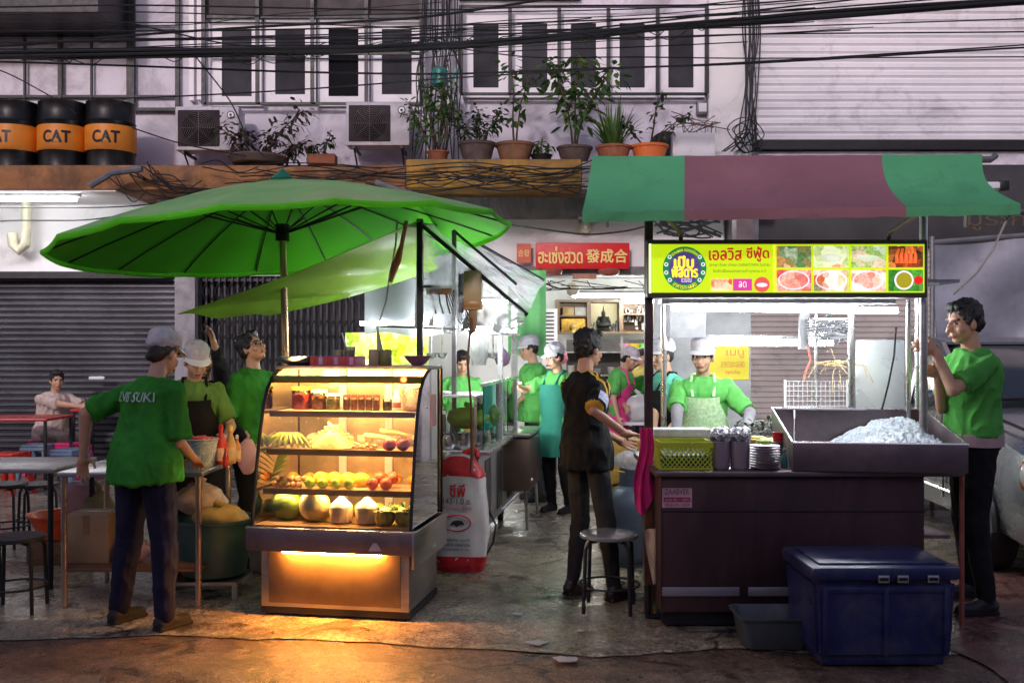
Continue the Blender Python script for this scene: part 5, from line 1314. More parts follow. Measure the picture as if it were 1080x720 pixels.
# glass cabinet at the front end with vegetables
mb = MB(); mb.bx(-.55, .48, -.96, -.955, .9, 1.22); mb.bx(.475, .48, -.95, -.3, .84, 1.22); mb.build('glass_guard', glass, t)
mb = MB(); mb.bx(-.6, .5, -.97, -.25, 1.221, 1.235); mb.build('glass_shelf', M('shelf_steel_pale', (.65, .65, .66), .3, .5), t)
mb = MB()
for x in (-.55, .49): mb.bx(x - .01, x + .01, -.965, -.945, .836, 1.22)
mb.build('guard_post', steel_lt, t)
# wooden block under the counter front, warm-lit
mb = MB(); mb.bx(-.7, .15, -1.08, -1.005, .3, .86, .01); mb.build('front_board', M('pale_wood', (.62, .40, .2), .6, 0, .2, 4, stretch=(1, 1, 8)), t)
# shelves, bottles and utensils crowding the stall
random.seed(61)
for k, (z_, y0_) in enumerate(((1.24, .2), (1.05, .55))):
    mb = MB(); mb.bx(-.82, .48, y0_ - .12, y0_ + .12, z_ - .42, z_ - .405); mb.build('inner_shelf', steel_lt, t)
for k in range(3):
    mb = MB(); mb.bx(.53, .536, -.88 + .62 * k, -.3 + .62 * k, .84, 1.30); mb.build('glass_guard', glass, t)
mb = MB(); mb.bx(.515, .55, -.92, 1.0, 1.301, 1.325); mb.build('glass_rail', steel_lt, t)
mb = MB(); mb.bx(.3, .56, -.2, 1.0, 1.7, 1.72); mb.build('lamp_hood', lp, t)
cc_ = [(.75, .72, .66), (.5, .12, .05), (.2, .35, .1), (.7, .5, .12), (.12, .08, .06), (.6, .62, .66)]
nm_ = ['white', 'dark red', 'green', 'yellow', 'nearly black', 'grey']
pos_ = ['at the left end', 'left of centre', 'in the middle', 'right of centre', 'near the right end', 'at the right end']
for i in range(18):
    x = -.60 + 1.05 * (i % 6) / 5; y = (-.5, .05, .42)[i // 6] + random.uniform(-.04, .04); h_ = random.uniform(.12, .26); r_ = random.uniform(.03, .05); c_ = (i * 5 + i // 6) % 6
    tt = thing('condiment_jar', '%s jar %s of the %s row on the noodle stall' % (nm_[c_], pos_[i % 6], ('front', 'middle', 'rear')[i // 6]), 'jar', os_(x, y, .837), SR, 'condiment jars on the noodle stall')
    MB().lathe([(r_ * .9, 0), (r_, .01), (r_, h_ * .8), (r_ * .8, h_ * .88)], 14).build('jar', fr('cond%d' % c_, cc_[c_]), tt); MB().lathe([(r_ * .84, h_ * .885), (r_ * .84, h_), (.004, h_ * 1.02)], 14).build('lid', [white_plastic, steel_lt, fr('red_lid', 'fff')][i % 3], tt)
for i, px in enumerate((455, 466, 520, 513)):
    d = 8.0 + .12 * i; tt = thing('hanging_ladle', 'steel ladle hanging in the noodle stall, ' + ['leftmost', 'second from the left', 'rightmost, by the white post', 'third from the left'][i], 'ladle', at(px, 372, d), random.uniform(0, 3), 'ladles hanging in the noodle stall')
    MB().cyl((0, 0, 0), (0, 0, .26), .005, n=6).build('handle', steel_lt, tt); MB().lathe([(.002, -.05), (.035, -.035), (.045, 0), (.04, 0), (.03, -.03)], 14).build('bowl', steel_lt, tt)
# pots
def kettle(px, py, d, r, h, lab):
    tt = thing('steel_pot', lab, 'pot', (WX(px, d), d, at(px, py, d).z), 0, 'steel pots on the noodle stall')
    MB().lathe([(r * .75, 0), (r * .97, h * .2), (r, h * .5), (r * .9, h * .9), (r * .95, h * .95), (r * .95, h), (r * .88, h), (r * .8, h * .3), (.002, h * .25)], 24).build('pot', steel_lt, tt)
    for s_ in (-1, 1): MB().tube([Vector((s_ * r * .95, -.02, h * .7)), Vector((s_ * r * 1.15, 0, h * .75)), Vector((s_ * r * .95, .02, h * .7))], .006, 6).build('handle', black_metal, tt)
zc = .837
def stand(name, px, d, z): return (WX(px, d), d, z)
for px, r, lab in ((473, .07, 'left small steel pot on the stall front'), (489, .065, 'right small steel pot on the stall front'), (508, .075, 'steel pot standing under the green bag')):
    d = 7.42 if px < 500 else 7.7
    tt = thing('steel_pot', lab, 'pot', (WX(px, d), d, zc), 0, 'steel pots on the noodle stall'); h = .12; 
    MB().lathe([(r * .75, 0), (r * .97, h * .2), (r, h * .5), (r * .9, h * .9), (r * .95, h * .95), (r * .95, h), (r * .88, h), (r * .8, h * .3), (.002, h * .25)], 24).build('pot', steel_lt, tt)
    for s_ in (-1, 1): MB().tube([Vector((s_ * r * .95, -.02, h * .7)), Vector((s_ * r * 1.15, 0, h * .75)), Vector((s_ * r * .95, .02, h * .7))], .006, 6).build('handle', black_metal, tt)
bag('vegetable_bag', 'lime green bag of vegetables above the steel pots', Vector((WX(494, 7.62), 7.62, .97)), .16, .17, .09, M('lime_bag', (.35, .5, .04), .45, 0, .35, 9, trans=.3), 21, group='bags on the noodle stall')
bag('vegetable_bag', 'darker green bag behind the lime green one at the stall', Vector((WX(511, 7.9), 7.9, .95)), .12, .22, .09, M('leafy_bag', (.12, .32, .06), .45, 0, .35, 9, trans=.3), 24, group='bags on the noodle stall')
tt = thing('noodle_tray', 'white tray of food on the glass shelf of the noodle stall', 'tray', os_(-.05, -.75, 1.236), SR)
MB().bx(-.28, .28, -.12, .12, 0, .02, .008).build('tray', white_plastic, tt); mb = MB()
for i in range(20): mb.ell((random.uniform(-.22, .22), random.uniform(-.08, .08), .03), (.03, .03, .018), None, 8, 6)
mb.build('food', fr('pale_food', (.7, .62, .45)), tt)
def box_thing(name, lab, cat, loc, sz, m_, g=None, bev=.008):
    mb = MB(); mb.bx(-sz[0]/2, sz[0]/2, -sz[1]/2, sz[1]/2, 0, sz[2], bev)
    return mb, loc
for i, (x, y, c, lab) in enumerate(((-.45, -.8, (.25, .1, .35), 'purple plastic tub at the left of the stall front'), (-.28, -.78, (.75, .4, .2), 'orange plastic tub beside the purple tub'), (-.1, -.6, (.8, .8, .8), 'white plastic tub in the middle of the stall front'))):
    tt = thing('plastic_tub', lab, 'tub', os_(x, y, .836), SR, 'plastic tubs at the noodle stall')
    MB().lathe([(.06, 0), (.075, .1), (.078, .1), (.078, .115), (.07, .11)], 20).build('tub', fr('tubcol%d' % i, c), tt); MB().lathe([(.079, .116), (.079, .125), (.02, .128)], 20).build('lid', white_plastic, tt)
tt = thing('paper_roll_holder', 'white tapered tissue holder hanging in the noodle stall', 'tissue holder', at(505, 385, 7.6))
MB().lathe([(.055, 0), (.09, .26), (.085, .27), (.05, .01)], 8).build('holder', clear('frosted', (.95, .95, .95), .2, .2, body=.8, bcol=(.85, .87, .85)), tt); MB().cyl((0, 0, .27), (0, 0, .42), .004, n=5).build('hook', wire, tt)
tt = thing('hanging_lamp_box', 'beige brown plastic box hung on the stall frame with a tapered neck below', 'box', at(499, 330, 7.1), R(-8))
mb = MB(); mb.bx(-.062, .062, -.05, .05, .02, .30, .014); mb.build('case', M('aged_amber_plastic', (.48, .34, .17), .35, 0, .2, 4, dirt=.2), tt); mb = MB(); mb.bx(-.064, .064, -.052, .052, .03, .09, .012); mb.build('amber_foot', M('amber_brown', (.5, .22, .06), .35), tt)
MB().lathe([(.012, -.14), (.03, -.1), (.032, .02)], 14).build('neck', M('tan_neck', (.35, .2, .1), .5), tt); mb = MB(); mb.bx(-.1, -.066, -.04, .04, .0, .28); mb.build('bracket', black_metal, tt)
tt = thing('power_strip', 'orange socket strip with plugs on the horizontal frame bar', 'socket strip', at(463, 307, 7.1))
mb = MB(); mb.bx(-.09, .09, -.02, .02, -.025, .02, .006); mb.build('strip', M('orange_wood', (.55, .25, .1), .5), tt)
for x in (-.05, 0, .05): MB().tube([Vector((x, -.02, -.02)), Vector((x + .01, -.03, -.09)), Vector((x + .03, 0, -.16))], .006, 5).build('plug_lead', wire, tt)
tag(MB().tube([at(497, 335, 7.05), at(493, 380, 7.0), at(497, 430, 7.0), at(498, 480, 6.98), at(496, 500, 6.98)], lambda f: .008 + .006 * (abs(math.sin(f * 23)) > .95), 6).build('hanging_rope', M('brown_cord', (.16, .07, .04), .8)), 'knotted brown cord hanging in front of the noodle stall', 'rope')
tag(MB().tube([at(502, 478, 7.3), at(508, 510, 7.25), at(514, 535, 7.25), at(523, 553, 7.2), at(520, 572, 7.2), at(510, 590, 7.2), at(495, 606, 7.15), at(470, 614, 7.0)], .008, 6).build('power_lead', wire), 'black lead running down the stall side to the floor', 'cable')
bag('hanging_bag', 'small pink purple bag hanging inside the noodle stall', at(530, 386, 8.4), .065, .15, .05, M('mauve_bag', (.6, .4, .6), .4, 0, .2, 8, trans=.3), 31)
mb = MB()
for i in range(7): mb.wire([at(470 + i * 2, 306, 7.1), at(478 + i * 3, 330, 7.1), at(490 + i * 2, 345, 7.15), at(497, 352, 7.1)], .004, 5)
tag(mb.build('thin_wires', wire), 'thin wires looping from the orange socket strip to the hanging box', 'wires')
# round fan-like colander and green sheet behind
tag(MB().cyl(at(549, 303, 8.5), at(549, 303, 8.54), .10, .10, 28).build('round_tray', M('tan_tray', (.35, .30, .25), .5, .3)), 'round tan tray hanging at the corner of the plastic canopy', 'tray')
mb = MB(); mb.grid(lambda u, v: Vector((-.2 + .4 * u, .02 * math.sin(u * 14), .5 - .9 * v)), 16, 6); tag(mb.build('green_sheet', M('mint_sheet', (.2, .62, .22), .6, 0, .1, 5, trans=.3), None, at(556, 335, 10.5), recalc=False), 'mint green plastic sheet hanging right of the noodle stall', 'sheet')
# cart trolley frame right of the stall
tt = thing('steel_trolley', 'low steel trolley frame with slanting legs right of the noodle stall', 'trolley', (WX(541, 8.9), 8.9, 0), SR)
mb = MB(); mb.bx(-.22, .2, -.35, .5, .82, .85, .004); mb.build('top', steel, tt)
mb = MB(); mb.bx(-.2, .19, -.3, .48, .35, .8, .004); mb.build('body', M('dark_brown_steel', (.13, .09, .07), .4, .5), tt)
for sx in (-.19, .17):
    for sy in (-.32, .45): MB().cyl((sx, sy, .02), (sx * .9, sy, .35), .014, n=8).build('leg', steel_lt, tt)
MB().cyl((-.19, -.4, .05), (.2, -.2, .45), .016, n=8).build('brace', steel_lt, tt)
MB().cyl((-.30, -.5, .2), (-.2, -.4, .5), .02, n=8).build('yellow_handle', M('yellow_handle', (.7, .5, .03), .4), tt)
# rice sack
tt = thing('rice_sack', 'full white rice sack with red bands leaning on the stall front', 'sack', (WX(484, 6.95), 7.08, .008), R(-6))
def sack_shape(z0, z1, infl, n=40):
    rr = []
    for k in range(15):
        f = k / 14; z = z0 + (z1 - z0) * f; Fz = z / .82
        w = .155 + .018 * math.sin(PI * Fz) - .055 * max(0, Fz - .82) / .18 + .02 * (1 - Fz) + infl; d = .10 - .05 * Fz ** 2 + infl
        if Fz < .06: w -= .02 * (1 - Fz/.06); d -= .02 * (1 - Fz/.06)
        ring = []
        for i in range(n):
            a = 2*PI*i/n; x = math.copysign(abs(math.cos(a)) ** .6, math.cos(a)) * w; y = math.copysign(abs(math.sin(a)) ** .6, math.sin(a)) * d
            nn = noise.noise(Vector((x * 14, y * 14, z * 9))) * .09 + noise.noise(Vector((x * 30, y * 30, z * 22))) * .04; ring.append(Vector((x * (1 + nn) + .02 * math.sin(z * 5), y * (1 + nn * 2) + Fz * .05, z + .012 * math.sin(a * 3) * Fz)))
        rr.append(ring)
    return rr
MB().rings(sack_shape(0, .82, 0)).build('sack', M('woven_white', (.72, .68, .66), .6, 0, .1, 6, dirt=.15, dcol=(.4, .3, .25), bump=.3, bscale=200), tt)
redm = fr('sack_red', (.6, .02, .03)); MB().rings(sack_shape(.005, .115, .003), cap=False).build('red_band', redm, tt); MB().rings(sack_shape(.665, .80, .003), cap=False).build('red_band', redm, tt)
yf = lambda z: -(.10 - .05 * (z/.82) ** 2) - .008 + z / .82 * .05
sk = lambda cx, cz, dx=0: (lambda x, z, d: Vector((cx + x, yf(cz + z) - d, cz + z)))
lettering('ซีพี', .11, .085, sk(-.01, .575), redm, tt, bold=.002); lettering('143-1.0 ข.', .2, .04, sk(-.01, .50), M('ink', (.05, .04, .06), .6), tt); lettering('ข้าวหอมมะลิใหม่', .2, .024, sk(-.01, .455), redm, tt)
for j, tx in enumerate(('คัดพิเศษ ๑๐๐%', 'สะอาด ปลอดภัย', 'น้ำหนักสุทธิ ๔๙ กก.')): lettering(tx, .19, .02, sk(-.01, .235 - j * .035), M('ink', 'fff'), tt)
mb = MB()
ov = [Vector((-.01 + .10 * math.cos(a), yf(.35 + .055 * math.sin(a)) - .003, .35 + .055 * math.sin(a))) for a in [2*PI*i/30 for i in range(31)]]
mb.tube(ov, .004, 5, cap=False); mb.build('oval_mark', redm, tt)
MB().prism([(-.05, -.02), (-.03, .012), (.0, .02), (.04, .014), (.055, -.012), (.02, -.01), (.0, -.03), (-.02, -.01)], yf(.35) - .006, yf(.35) - .002, c=(-.01, 0, .35)).build('field_mark', M('ink', 'fff'), tt)
MB().tube([Vector((.02, .07, .815)), Vector((.09, .06, .86)), Vector((.12, .05, .83)), Vector((.13, .0, .80))], lambda f: .03 * (1 - f * .6), 7).build('tied_neck', redm, tt)
# ---------------------------------------------------------------- shop front sign and interior
t = thing('shop_board', 'red shop board with gold Thai and Chinese lettering above the shop opening', 'sign', (0, 12.7, 0))
x0, x1, zA, zB = WX(565, 12.7), WX(664, 12.7), WZ(283.5, 12.7), WZ(256, 12.7)
mb = MB(); mb.bx(x0, x1, 0, .05, zA, zB, .006); bo = mb.build('board', fr('sign_red', (.72, .012, .012), rough=.45, var=.06), t)
gold = M('gold_lettering', (.85, .62, .22), .4, .3, .1, 9)
lettering('ฮะเซ่งฮวด', .56, .21, flat(-.002, WX(591, 12.7), WZ(269, 12.7)), gold, bo, th=.012, bold=.004)
lettering('發成合', .52, .17, flat(-.002, WX(640, 12.7), WZ(270, 12.7)), gold, bo, th=.012, bold=.004)
t2 = thing('shop_plaque', 'small orange red plaque left of the red shop board', 'sign', (0, 12.8, 0)); mb = MB(); mb.bx(WX(545, 12.8), WX(560, 12.8), 0, .03, WZ(277, 12.8), WZ(257, 12.8)); p_ = mb.build('board', fr('plaque_red', (.65, .12, .06)), t2)
lettering('合發', .15, .09, flat(-.002, WX(552.5, 12.8), WZ(267, 12.8)), gold, p_)
t2 = thing('shop_plaque', 'narrow brown plaque on the grey lintel below the red shop board', 'sign', (0, 12.83, 0)); mb = MB(); mb.bx(WX(604, 12.8), WX(629, 12.8), 0, .02, WZ(294, 12.8), WZ(288, 12.8)); p_ = mb.build('board', fr('plaque_brown', (.45, .16, .1)), t2)
lettering('合成發有限公司', .26, .05, flat(-.002, WX(616.5, 12.8), WZ(291, 12.8)), fr('plaque_ink', (.6, .4, .25)), p_)
tt = thing('wall_bell', 'pale round lamp fitting above the red shop board', 'lamp', at(617, 240, 12.85)); MB().cyl((0, .05, 0), (0, -.04, 0), .09, .07, 20).build('dome', fr('cream_dome', (.6, .55, .35)), tt); MB().cyl((0, -.041, 0), (0, -.055, 0), .03, n=12).build('centre', steel, tt)
for px, lab in ((582, 'left reddish round lantern under the red shop board'), (642, 'right reddish round lantern under the red shop board')): tag(MB().lathe([(.02, -.06), (.12, -.04), (.14, 0), (.12, .03), (.02, .05)], 16).build('round_lantern', fr('dull_red', (.4, .1, .08)), None, at(px, 286, 12.6)), lab, 'lantern', 'lanterns under the red shop board')
tt = thing('shop_lamp', 'bright fluorescent lamp hanging inside the shop above the shrine shelf', 'lamp', at(640, 312, 14.0)); mb = MB(); mb.bx(-.5, .55, -.03, .03, .03, .07); mb.build('fixture', white_paint, tt); MB().cyl((-.48, 0, 0), (.52, 0, 0), .022, n=8).build('lamp_tube', tube_shop, tt)
tt = thing('shop_lamp', 'second fluorescent lamp deeper on the shop ceiling to the left', 'lamp', at(520, 318, 15.4)); mb = MB(); mb.bx(-.5, .55, -.03, .03, .03, .07); mb.build('fixture', white_paint, tt); MB().cyl((-.48, 0, 0), (.52, 0, 0), .022, n=8).build('lamp_tube', tube_shop, tt)
tt = thing('shop_lamp', 'third fluorescent lamp on the shop ceiling behind the steel cart', 'lamp', at(690, 318, 15.0)); mb = MB(); mb.bx(-.5, .55, -.03, .03, .03, .07); mb.build('fixture', white_paint, tt); MB().cyl((-.48, 0, 0), (.52, 0, 0), .022, n=8).build('lamp_tube', tube_shop, tt)
# shrine cabinet
dS = 15.3; t = thing('shrine_cabinet', 'brown wall cabinet with a cream-lit middle niche inside the shop', 'cabinet', (0, dS, 0))
Xa = [WX(x, dS) for x in (588, 621, 655, 690)]; Zt, Zb = WZ(316, dS), WZ(352, dS)
wd = M('cabinet_wood', (.20, .13, .08), .5, 0, .2, 5)
mb = MB(); mb.bx(Xa[0], Xa[3], .3, .33, Zb, Zt)
for x in Xa: mb.bx(x - .03, x + .03, -.05, .299, Zb, Zt)
for i in range(3):
    for z in (Zb, Zt - .04): mb.bx(Xa[i] + .031, Xa[i+1] - .031, -.04, .299, z, z + .04)
mb.build('frame', wd, t)
mb = MB(); mb.bx(Xa[1] + .032, Xa[2] - .032, .28, .298, Zb + .041, Zt - .041); mb.build('cream_backing', fr('cream_paint', (.85, .78, .5), rough=.7, var=.04), t)
mb = MB(); mb.bx(Xa[0] + .031, Xa[1] - .031, -.03, .298, WZ(334, dS), WZ(332.5, dS)); mb.bx(Xa[2] + .031, Xa[3] - .031, -.03, .298, WZ(332, dS), WZ(330.5, dS)); mb.build('shelf', wd, t)
bz = Zb + .042; tt = thing('buddha_statue', 'black seated statue in the cream-lit middle niche', 'statue', (WX(637, dS), dS + .1, bz))
sm = M('dark_bronze', (.03, .035, .03), .35, .5)
mb = MB(); mb.lathe([(.11, 0), (.12, .02), (.09, .05), (.11, .07)], 14); mb.ell((0, -.02, .095), (.13, .08, .035)); mb.lathe([(.065, .09), (.06, .15), (.075, .21), (.03, .24)], 12); mb.ell((0, 0, .275), (.034, .034, .042)); mb.cyl((0, 0, .31), (0, 0, .40), .014, .002, 8)
for sx in (-1, 1): mb.cap((sx * .07, 0, .21), (sx * .1, -.02, .13), .02, .018, 8); mb.cap((sx * .1, -.02, .13), (0, -.08, .11), .018, .015, 8)
mb.build('figure', sm, tt, smooth=True, ang=60)
for i, (x, h, c) in enumerate(((-.20, .1, (.3, .2, .1)), (-.14, .14, (.2, .2, .18)), (.15, .12, (.1, .1, .1)), (.20, .17, (.1, .11, .1)))):
    lab = ['small tan offering jar left of the black statue', 'grey figurine left of the black statue', 'small black vase right of the black statue', 'taller dark figurine at the right end of the niche'][i]
    tag(MB().lathe([(.035, 0), (.02, h * .3), (.032, h * .6), (.016, h * .75), (.02, h * .88), (.004, h)], 12).build('figurine', fr('figcol%d' % i, c), None, (WX(637, dS) + x, dS + .06, bz)), lab, 'figurine', 'figurines in the niche')
tt = thing('golden_frame', 'ornate golden framed ornament in the left compartment of the shrine cabinet', 'ornament', (WX(605, dS), dS + .05, WZ(350, dS) - .01)); mb = MB(); mb.bx(-.19, .19, 0, .05, .0, .22, .01); mb.build('frame', M('gold_ornament', (.6, .35, .06), .35, .6, .4, 25, bump=.8, bscale=60), tt); MB().lathe([(.05, 0), (.03, .05), (.06, .09), (.01, .16)], 10, (0, -.06, 0.0)).build('finial', gold, tt)
for px, c, lab in ((600, (.45, .3, .1), 'brown carton on the upper left cabinet shelf'), (613, (.6, .6, .55), 'white carton on the upper left cabinet shelf')):
    mb = MB(); mb.bx(-.09, .09, 0, .1, 0, .13, .005); tag(mb.build('small_carton', fr('cart%d' % px, c), None, (WX(px, dS), dS + .1, WZ(332.4, dS))), lab, 'carton', 'cartons in the shrine cabinet')
mb = MB()
for i in range(24): a, b = random.uniform(-.2, .2), random.uniform(0, .3); mb.bx(a - .02, a + .02, 0, .1, b, b + random.uniform(.03, .12))
tag(mb.build('bottle_clutter', fr('clutter', (.4, .38, .36), var=.6), None, (WX(672, dS), dS + .1, Zb + .05), smooth=False), 'jumble of pale bottles and papers in the right cabinet compartment', 'clutter')
# lower shelf rack with bowls
t = thing('dish_rack', 'steel dish rack with stacked bowls below the shrine cabinet', 'rack', (WX(648, 15.0), 15.1, 0))
mb = MB()
for z in (.4, .8, 1.15, 1.5): mb.bx(-.75, .75, -.2, .2, z, z + .02)
for x in (-.75, 0.1, .75): mb.bx(x - .02, x + .02, -.22, -.2, 0.01, 1.75)
mb.build('shelves', steel, t); mb = MB(); mb.bx(-.73, .73, .21, .23, .02, 1.7); mb.build('backing', fr('dark_backing', (.06, .055, .05)), t)
random.seed(9)
bowl_pos = []
for i in range(14):
    x = -.65 + .1 * i; z = (1.17, .82)[i % 2]; n = random.randint(2, 5)
    mb = MB()
    for k in range(n): mb.lathe([(.025, .025 * k), (.055, .025 * k + .035), (.058, .025 * k + .037), (.03, .025 * k + .01)], 12)
    tag(mb.build('bowl_stack', fr('bowlcol%d' % (i % 3), [(.75, .74, .7), (.5, .55, .6), (.3, .4, .35)][i % 3]), None, (WX(648, 15) + x, 15.05, z + .003)), 'small stack of bowls on the dish rack inside the shop', 'bowls', 'bowl stacks on the dish rack')
for px, py, c, lab in ((659, 362, (.8, .35, .45), 'pink plastic basin on the dish rack top'), (669, 362, (.8, .6, .05), 'yellow plastic basin on the dish rack top'), (680, 362, (.2, .7, .08), 'bright green plastic basin on the dish rack top')):
    tag(MB().lathe([(.05, 0), (.085, .12), (.09, .12), (.06, .01)], 18).build('plastic_basin', fr('pb%d' % px, c), None, (WX(px, 15), 14.98, 1.522)), lab, 'basin', 'basins on the dish rack')
# white louvre panel and dark fan
t = thing('louvre_panel', 'narrow white perforated panel at the left of the shrine cabinet', 'panel', (WX(580, 14.6), 14.6, 0)); mb = MB(); mb.bx(-.11, .11, 0, .04, .6, 2.15); pn = mb.build('panel', white_plastic, t)
mb = MB()
for i in range(26): mb.bx(-.06, .06, -.006, -.001, .7 + i * .055, .72 + i * .055)
mb.build('slots', black_metal, pn)
tt = thing('shop_table', 'folding table with a white plastic bag inside the shop', 'table', (WX(670, 11.6), 11.6, 0)); mb = MB(); mb.bx(-.28, .35, -.25, .25, .70, .73); mb.build('table_top', white_plastic, tt)
for sx in (-1, 1):
    for k in (0, 1): MB().cyl((sx * .22 * (1 if k else -1), -.2, 0.015), (sx * -.22 * (1 if k else -1), -.2, .70) if False else (-sx * .2, -.2 + .4 * k, .70), .012, n=6).build('leg', steel, tt)
bag('plastic_bag', 'white plastic bag standing on the folding table inside the shop', Vector((WX(672, 11.6), 11.55, .735)), .17, .32, .14, M('white_bag', (.75, .77, .76), .4, 0, .15, 9, trans=.3), 41)

# clutter in the passage
random.seed(71)
for px, d, sz_, c_, lab in ((556, 11.6, (.3, .3, .34), (.05, .06, .08), 'dark blue crate on the floor at the back of the passage'), (572, 12.4, (.34, .3, .5), (.4, .4, .42), 'tall grey crate left of the dish rack inside the shop'), (610, 12.9, (.4, .3, .3), (.5, .1, .06), 'red crate on the shop floor behind the man in black'), (553, 11.62, (.28, .26, .22), (.55, .5, .42), 'cream crate standing higher at the back of the passage')):
    tt = thing('plastic_crate', lab, 'crate', (WX(px, d), d, .36 if 'higher' in lab else .014), random.uniform(-.3, .3), 'crates inside the shop')
    w_, d_, h_ = sz_; mb = MB(); mb.bx(-w_/2, w_/2, -d_/2, d_/2, 0, h_, .012); mb.build('body', fr('cr%d' % px, c_), tt)
    mb = MB(); mb.bx(-w_/2 - .012, w_/2 + .012, -d_/2 - .012, d_/2 + .012, h_ - .04, h_ + .004, .006); mb.build('rim', fr('cr%d' % px, c_), tt)
for px, py, d, c_, lab in ((560, 335, 12.2, (.7, .72, .7), 'white plastic bag hanging left of the louvre panel'), (592, 372, 13.8, (.75, .3, .35), 'pink plastic bag hanging between the two net caps'), (604, 300, 13.6, (.75, .72, .6), 'cream bag hanging above the shrine cabinet lamp')):
    bag('plastic_bag', lab, at(px, py + 12, d), .09, .2, .06, M('hang%d' % px, c_, .4, 0, .15, 9, trans=.3), px, group='bags hanging in the shop')
mb = MB()
for i in range(10): mb.wire([at(random.uniform(560, 680), 296, 13.2), at(random.uniform(560, 680), 304, 13.3), at(random.uniform(560, 680), 298 + random.uniform(0, 14), 13.4)], .006, 5)
tag(mb.build('ceiling_wires', wire), 'slack wires under the lintel at the top of the shop opening', 'wires')
# ---------------------------------------------------------------- seafood cart on the right
t = thing('steel_cart', 'dark stained steel street food cart with posts, lamps and lime green sign above', 'food cart', (1.5, 6.0, 0))
ox, oy = 1.5, 6.0
def LX(x, d): return WX(x, d) - ox
maroon = M('stained_cart_front', (.08, .042, .045), .42, .35, .35, 1.4, dirt=.5, dcol=(.018, .012, .016), dscale=1.6, bump=.05, stretch=(1, 1, .3))
x0, x1 = LX(697, 5.62), LX(975, 5.62)
mb = MB(); mb.bx(x0, x1, -.38, .42, .10, .868, .004); bd = mb.build('body', maroon, t)
mb = MB(); mb.bx(x0 + .002, x1 - .002, -.385, -.381, .665, .672); mb.bx(x0 + .002, x0 + .006, -.385, -.381, .12, .86); mb.build('panel_seam', black_metal, bd)
mb = MB(); mb.bx(x0 + .02, x1 - .02, -.34, .38, .02, .098); mb.build('plinth', black_metal, t)
mb = MB(); mb.bx(x0 + .005, x0 + .44, -.40, -.386, .195, .245, .003); mb.bx(x0 + .49, x0 + .86, -.40, -.386, .195, .245, .003); mb.build('bottom_rail', M('grey_rail', (.35, .32, .36), .4, .5, .1, 4), t)
mb = MB(); mb.bx(LX(690, 5.6), LX(1016, 5.6), -.43, .55, .87, .90, .006); mb.build('work_top', steel_dark, t)
mb = MB(); mb.bx(x1 + .02, LX(1010, 5.6), -.30, .48, .50, .52); mb.build('side_shelf', steel_dark, t)
# front sticker
sx_, sz = LX(714.5, 5.6), 1.6 - (525 - HZ) / F * 5.61
mb = MB(); mb.bx(sx_ - .085, sx_ + .085, -.3835, -.3815, sz - .055, sz + .055); sk_ = mb.build('sticker', fr('sticker_pink', (.62, .38, .44)), t)
lettering('ZAABVER', .14, .032, flat(-.384, sx_, sz + .035), fr('sticker_ink', (.18, .04, .06)), sk_, th=.0008)
mb = MB(); mb.bx(sx_ - .075, sx_ + .075, -.3855, -.3837, sz - .022, sz + .004); mb.build('red_band', fr('sticker_red', (.4, .05, .09)), sk_)
lettering('ขาย ส่ง - ปลีก', .13, .016, flat(-.386, sx_, sz - .009), fr('sticker_pale', (.75, .5, .55)), sk_, th=.0006)
lettering('08-6345-1234', .14, .018, flat(-.384, sx_, sz - .038), fr('sticker_ink2', (.4, .05, .09)), sk_, th=.0008)
# posts
dp = 5.92; py_ = dp - oy
pm = M('purple_brown_post', (.10, .06, .06), .4, .5, .3, 5)
mb = MB(); mb.bx(LX(684, dp) - .024, LX(684, dp) + .024, py_ - .02, py_ + .02, .92, 2.42); mb.build('post', pm, t)
mb = MB(); mb.bx(LX(684, dp) - .024, LX(684, dp) + .024, py_ - .02, py_ + .02, .012, .918); mb.build('post', rusty, t, label='rusty brown lower left post')
mb = MB(); mb.bx(LX(686, 5.95), LX(686, 5.95) + .004, .0, .02, .9, 1.9); mb.build('edge_strip', white_plastic, t)
MB().cyl((LX(974, dp), py_, .90), (LX(974, dp), py_, 2.4), .024, n=14).build('post', steel, t)
MB().cyl((LX(1016, 5.65), -.33, .012), (LX(1016, 5.65), -.33, .87), .014, n=10).build('post', M('reddish_leg', (.35, .1, .07), .5, .3), t, label='thin reddish leg at the right end')
for px, d, z0, z1, r in ((861, 6.9, .90, 1.9, .013), (898, 6.5, .90, 1.98, .022), (700, 6.9, .90, 2.2, .02), (968, 6.9, .012, 2.3, .02), (958, 6.3, .9, 1.9, .016)):
    MB().cyl((LX(px, d), d - oy, z0), (LX(px, d), d - oy, z1), r, n=12).build('post', steel_lt, t)
# roof frame and inner white shelf boards
mb = MB()
zt_ = 2.42
for a, b in (((LX(684, dp), py_, zt_), (LX(974, dp), py_, zt_)), ((LX(700, 6.9), .9, 2.2), (LX(968, 6.9), .9, 2.2)), ((LX(684, dp), py_, 2.2), (LX(700, 6.9), .9, 2.2)), ((LX(974, dp), py_, 2.2), (LX(968, 6.9), .9, 2.2))): mb.cyl(a, b, .018, n=8)
mb.build('roof_frame', grey_metal, t)
mb = MB(); mb.bx(LX(700, 6.2), LX(950, 6.2), .28, .44, 1.868, 1.90); mb.build('lamp_rail', M('pale_rail', (.6, .6, .63), .35, .4), t)
mb = MB(); mb.bx(LX(690, 6.9), LX(968, 6.9), .25, .95, 2.00, 2.02); mb.build('ceiling_panel', M('ceiling_steel', (.45, .45, .48), .35, .5, .1), t)
MB().cyl((LX(708, 6.3), .30, 1.845), (LX(946, 6.3), .30, 1.825), .020, n=8).build('lamp_tube', tube_lamp, t)
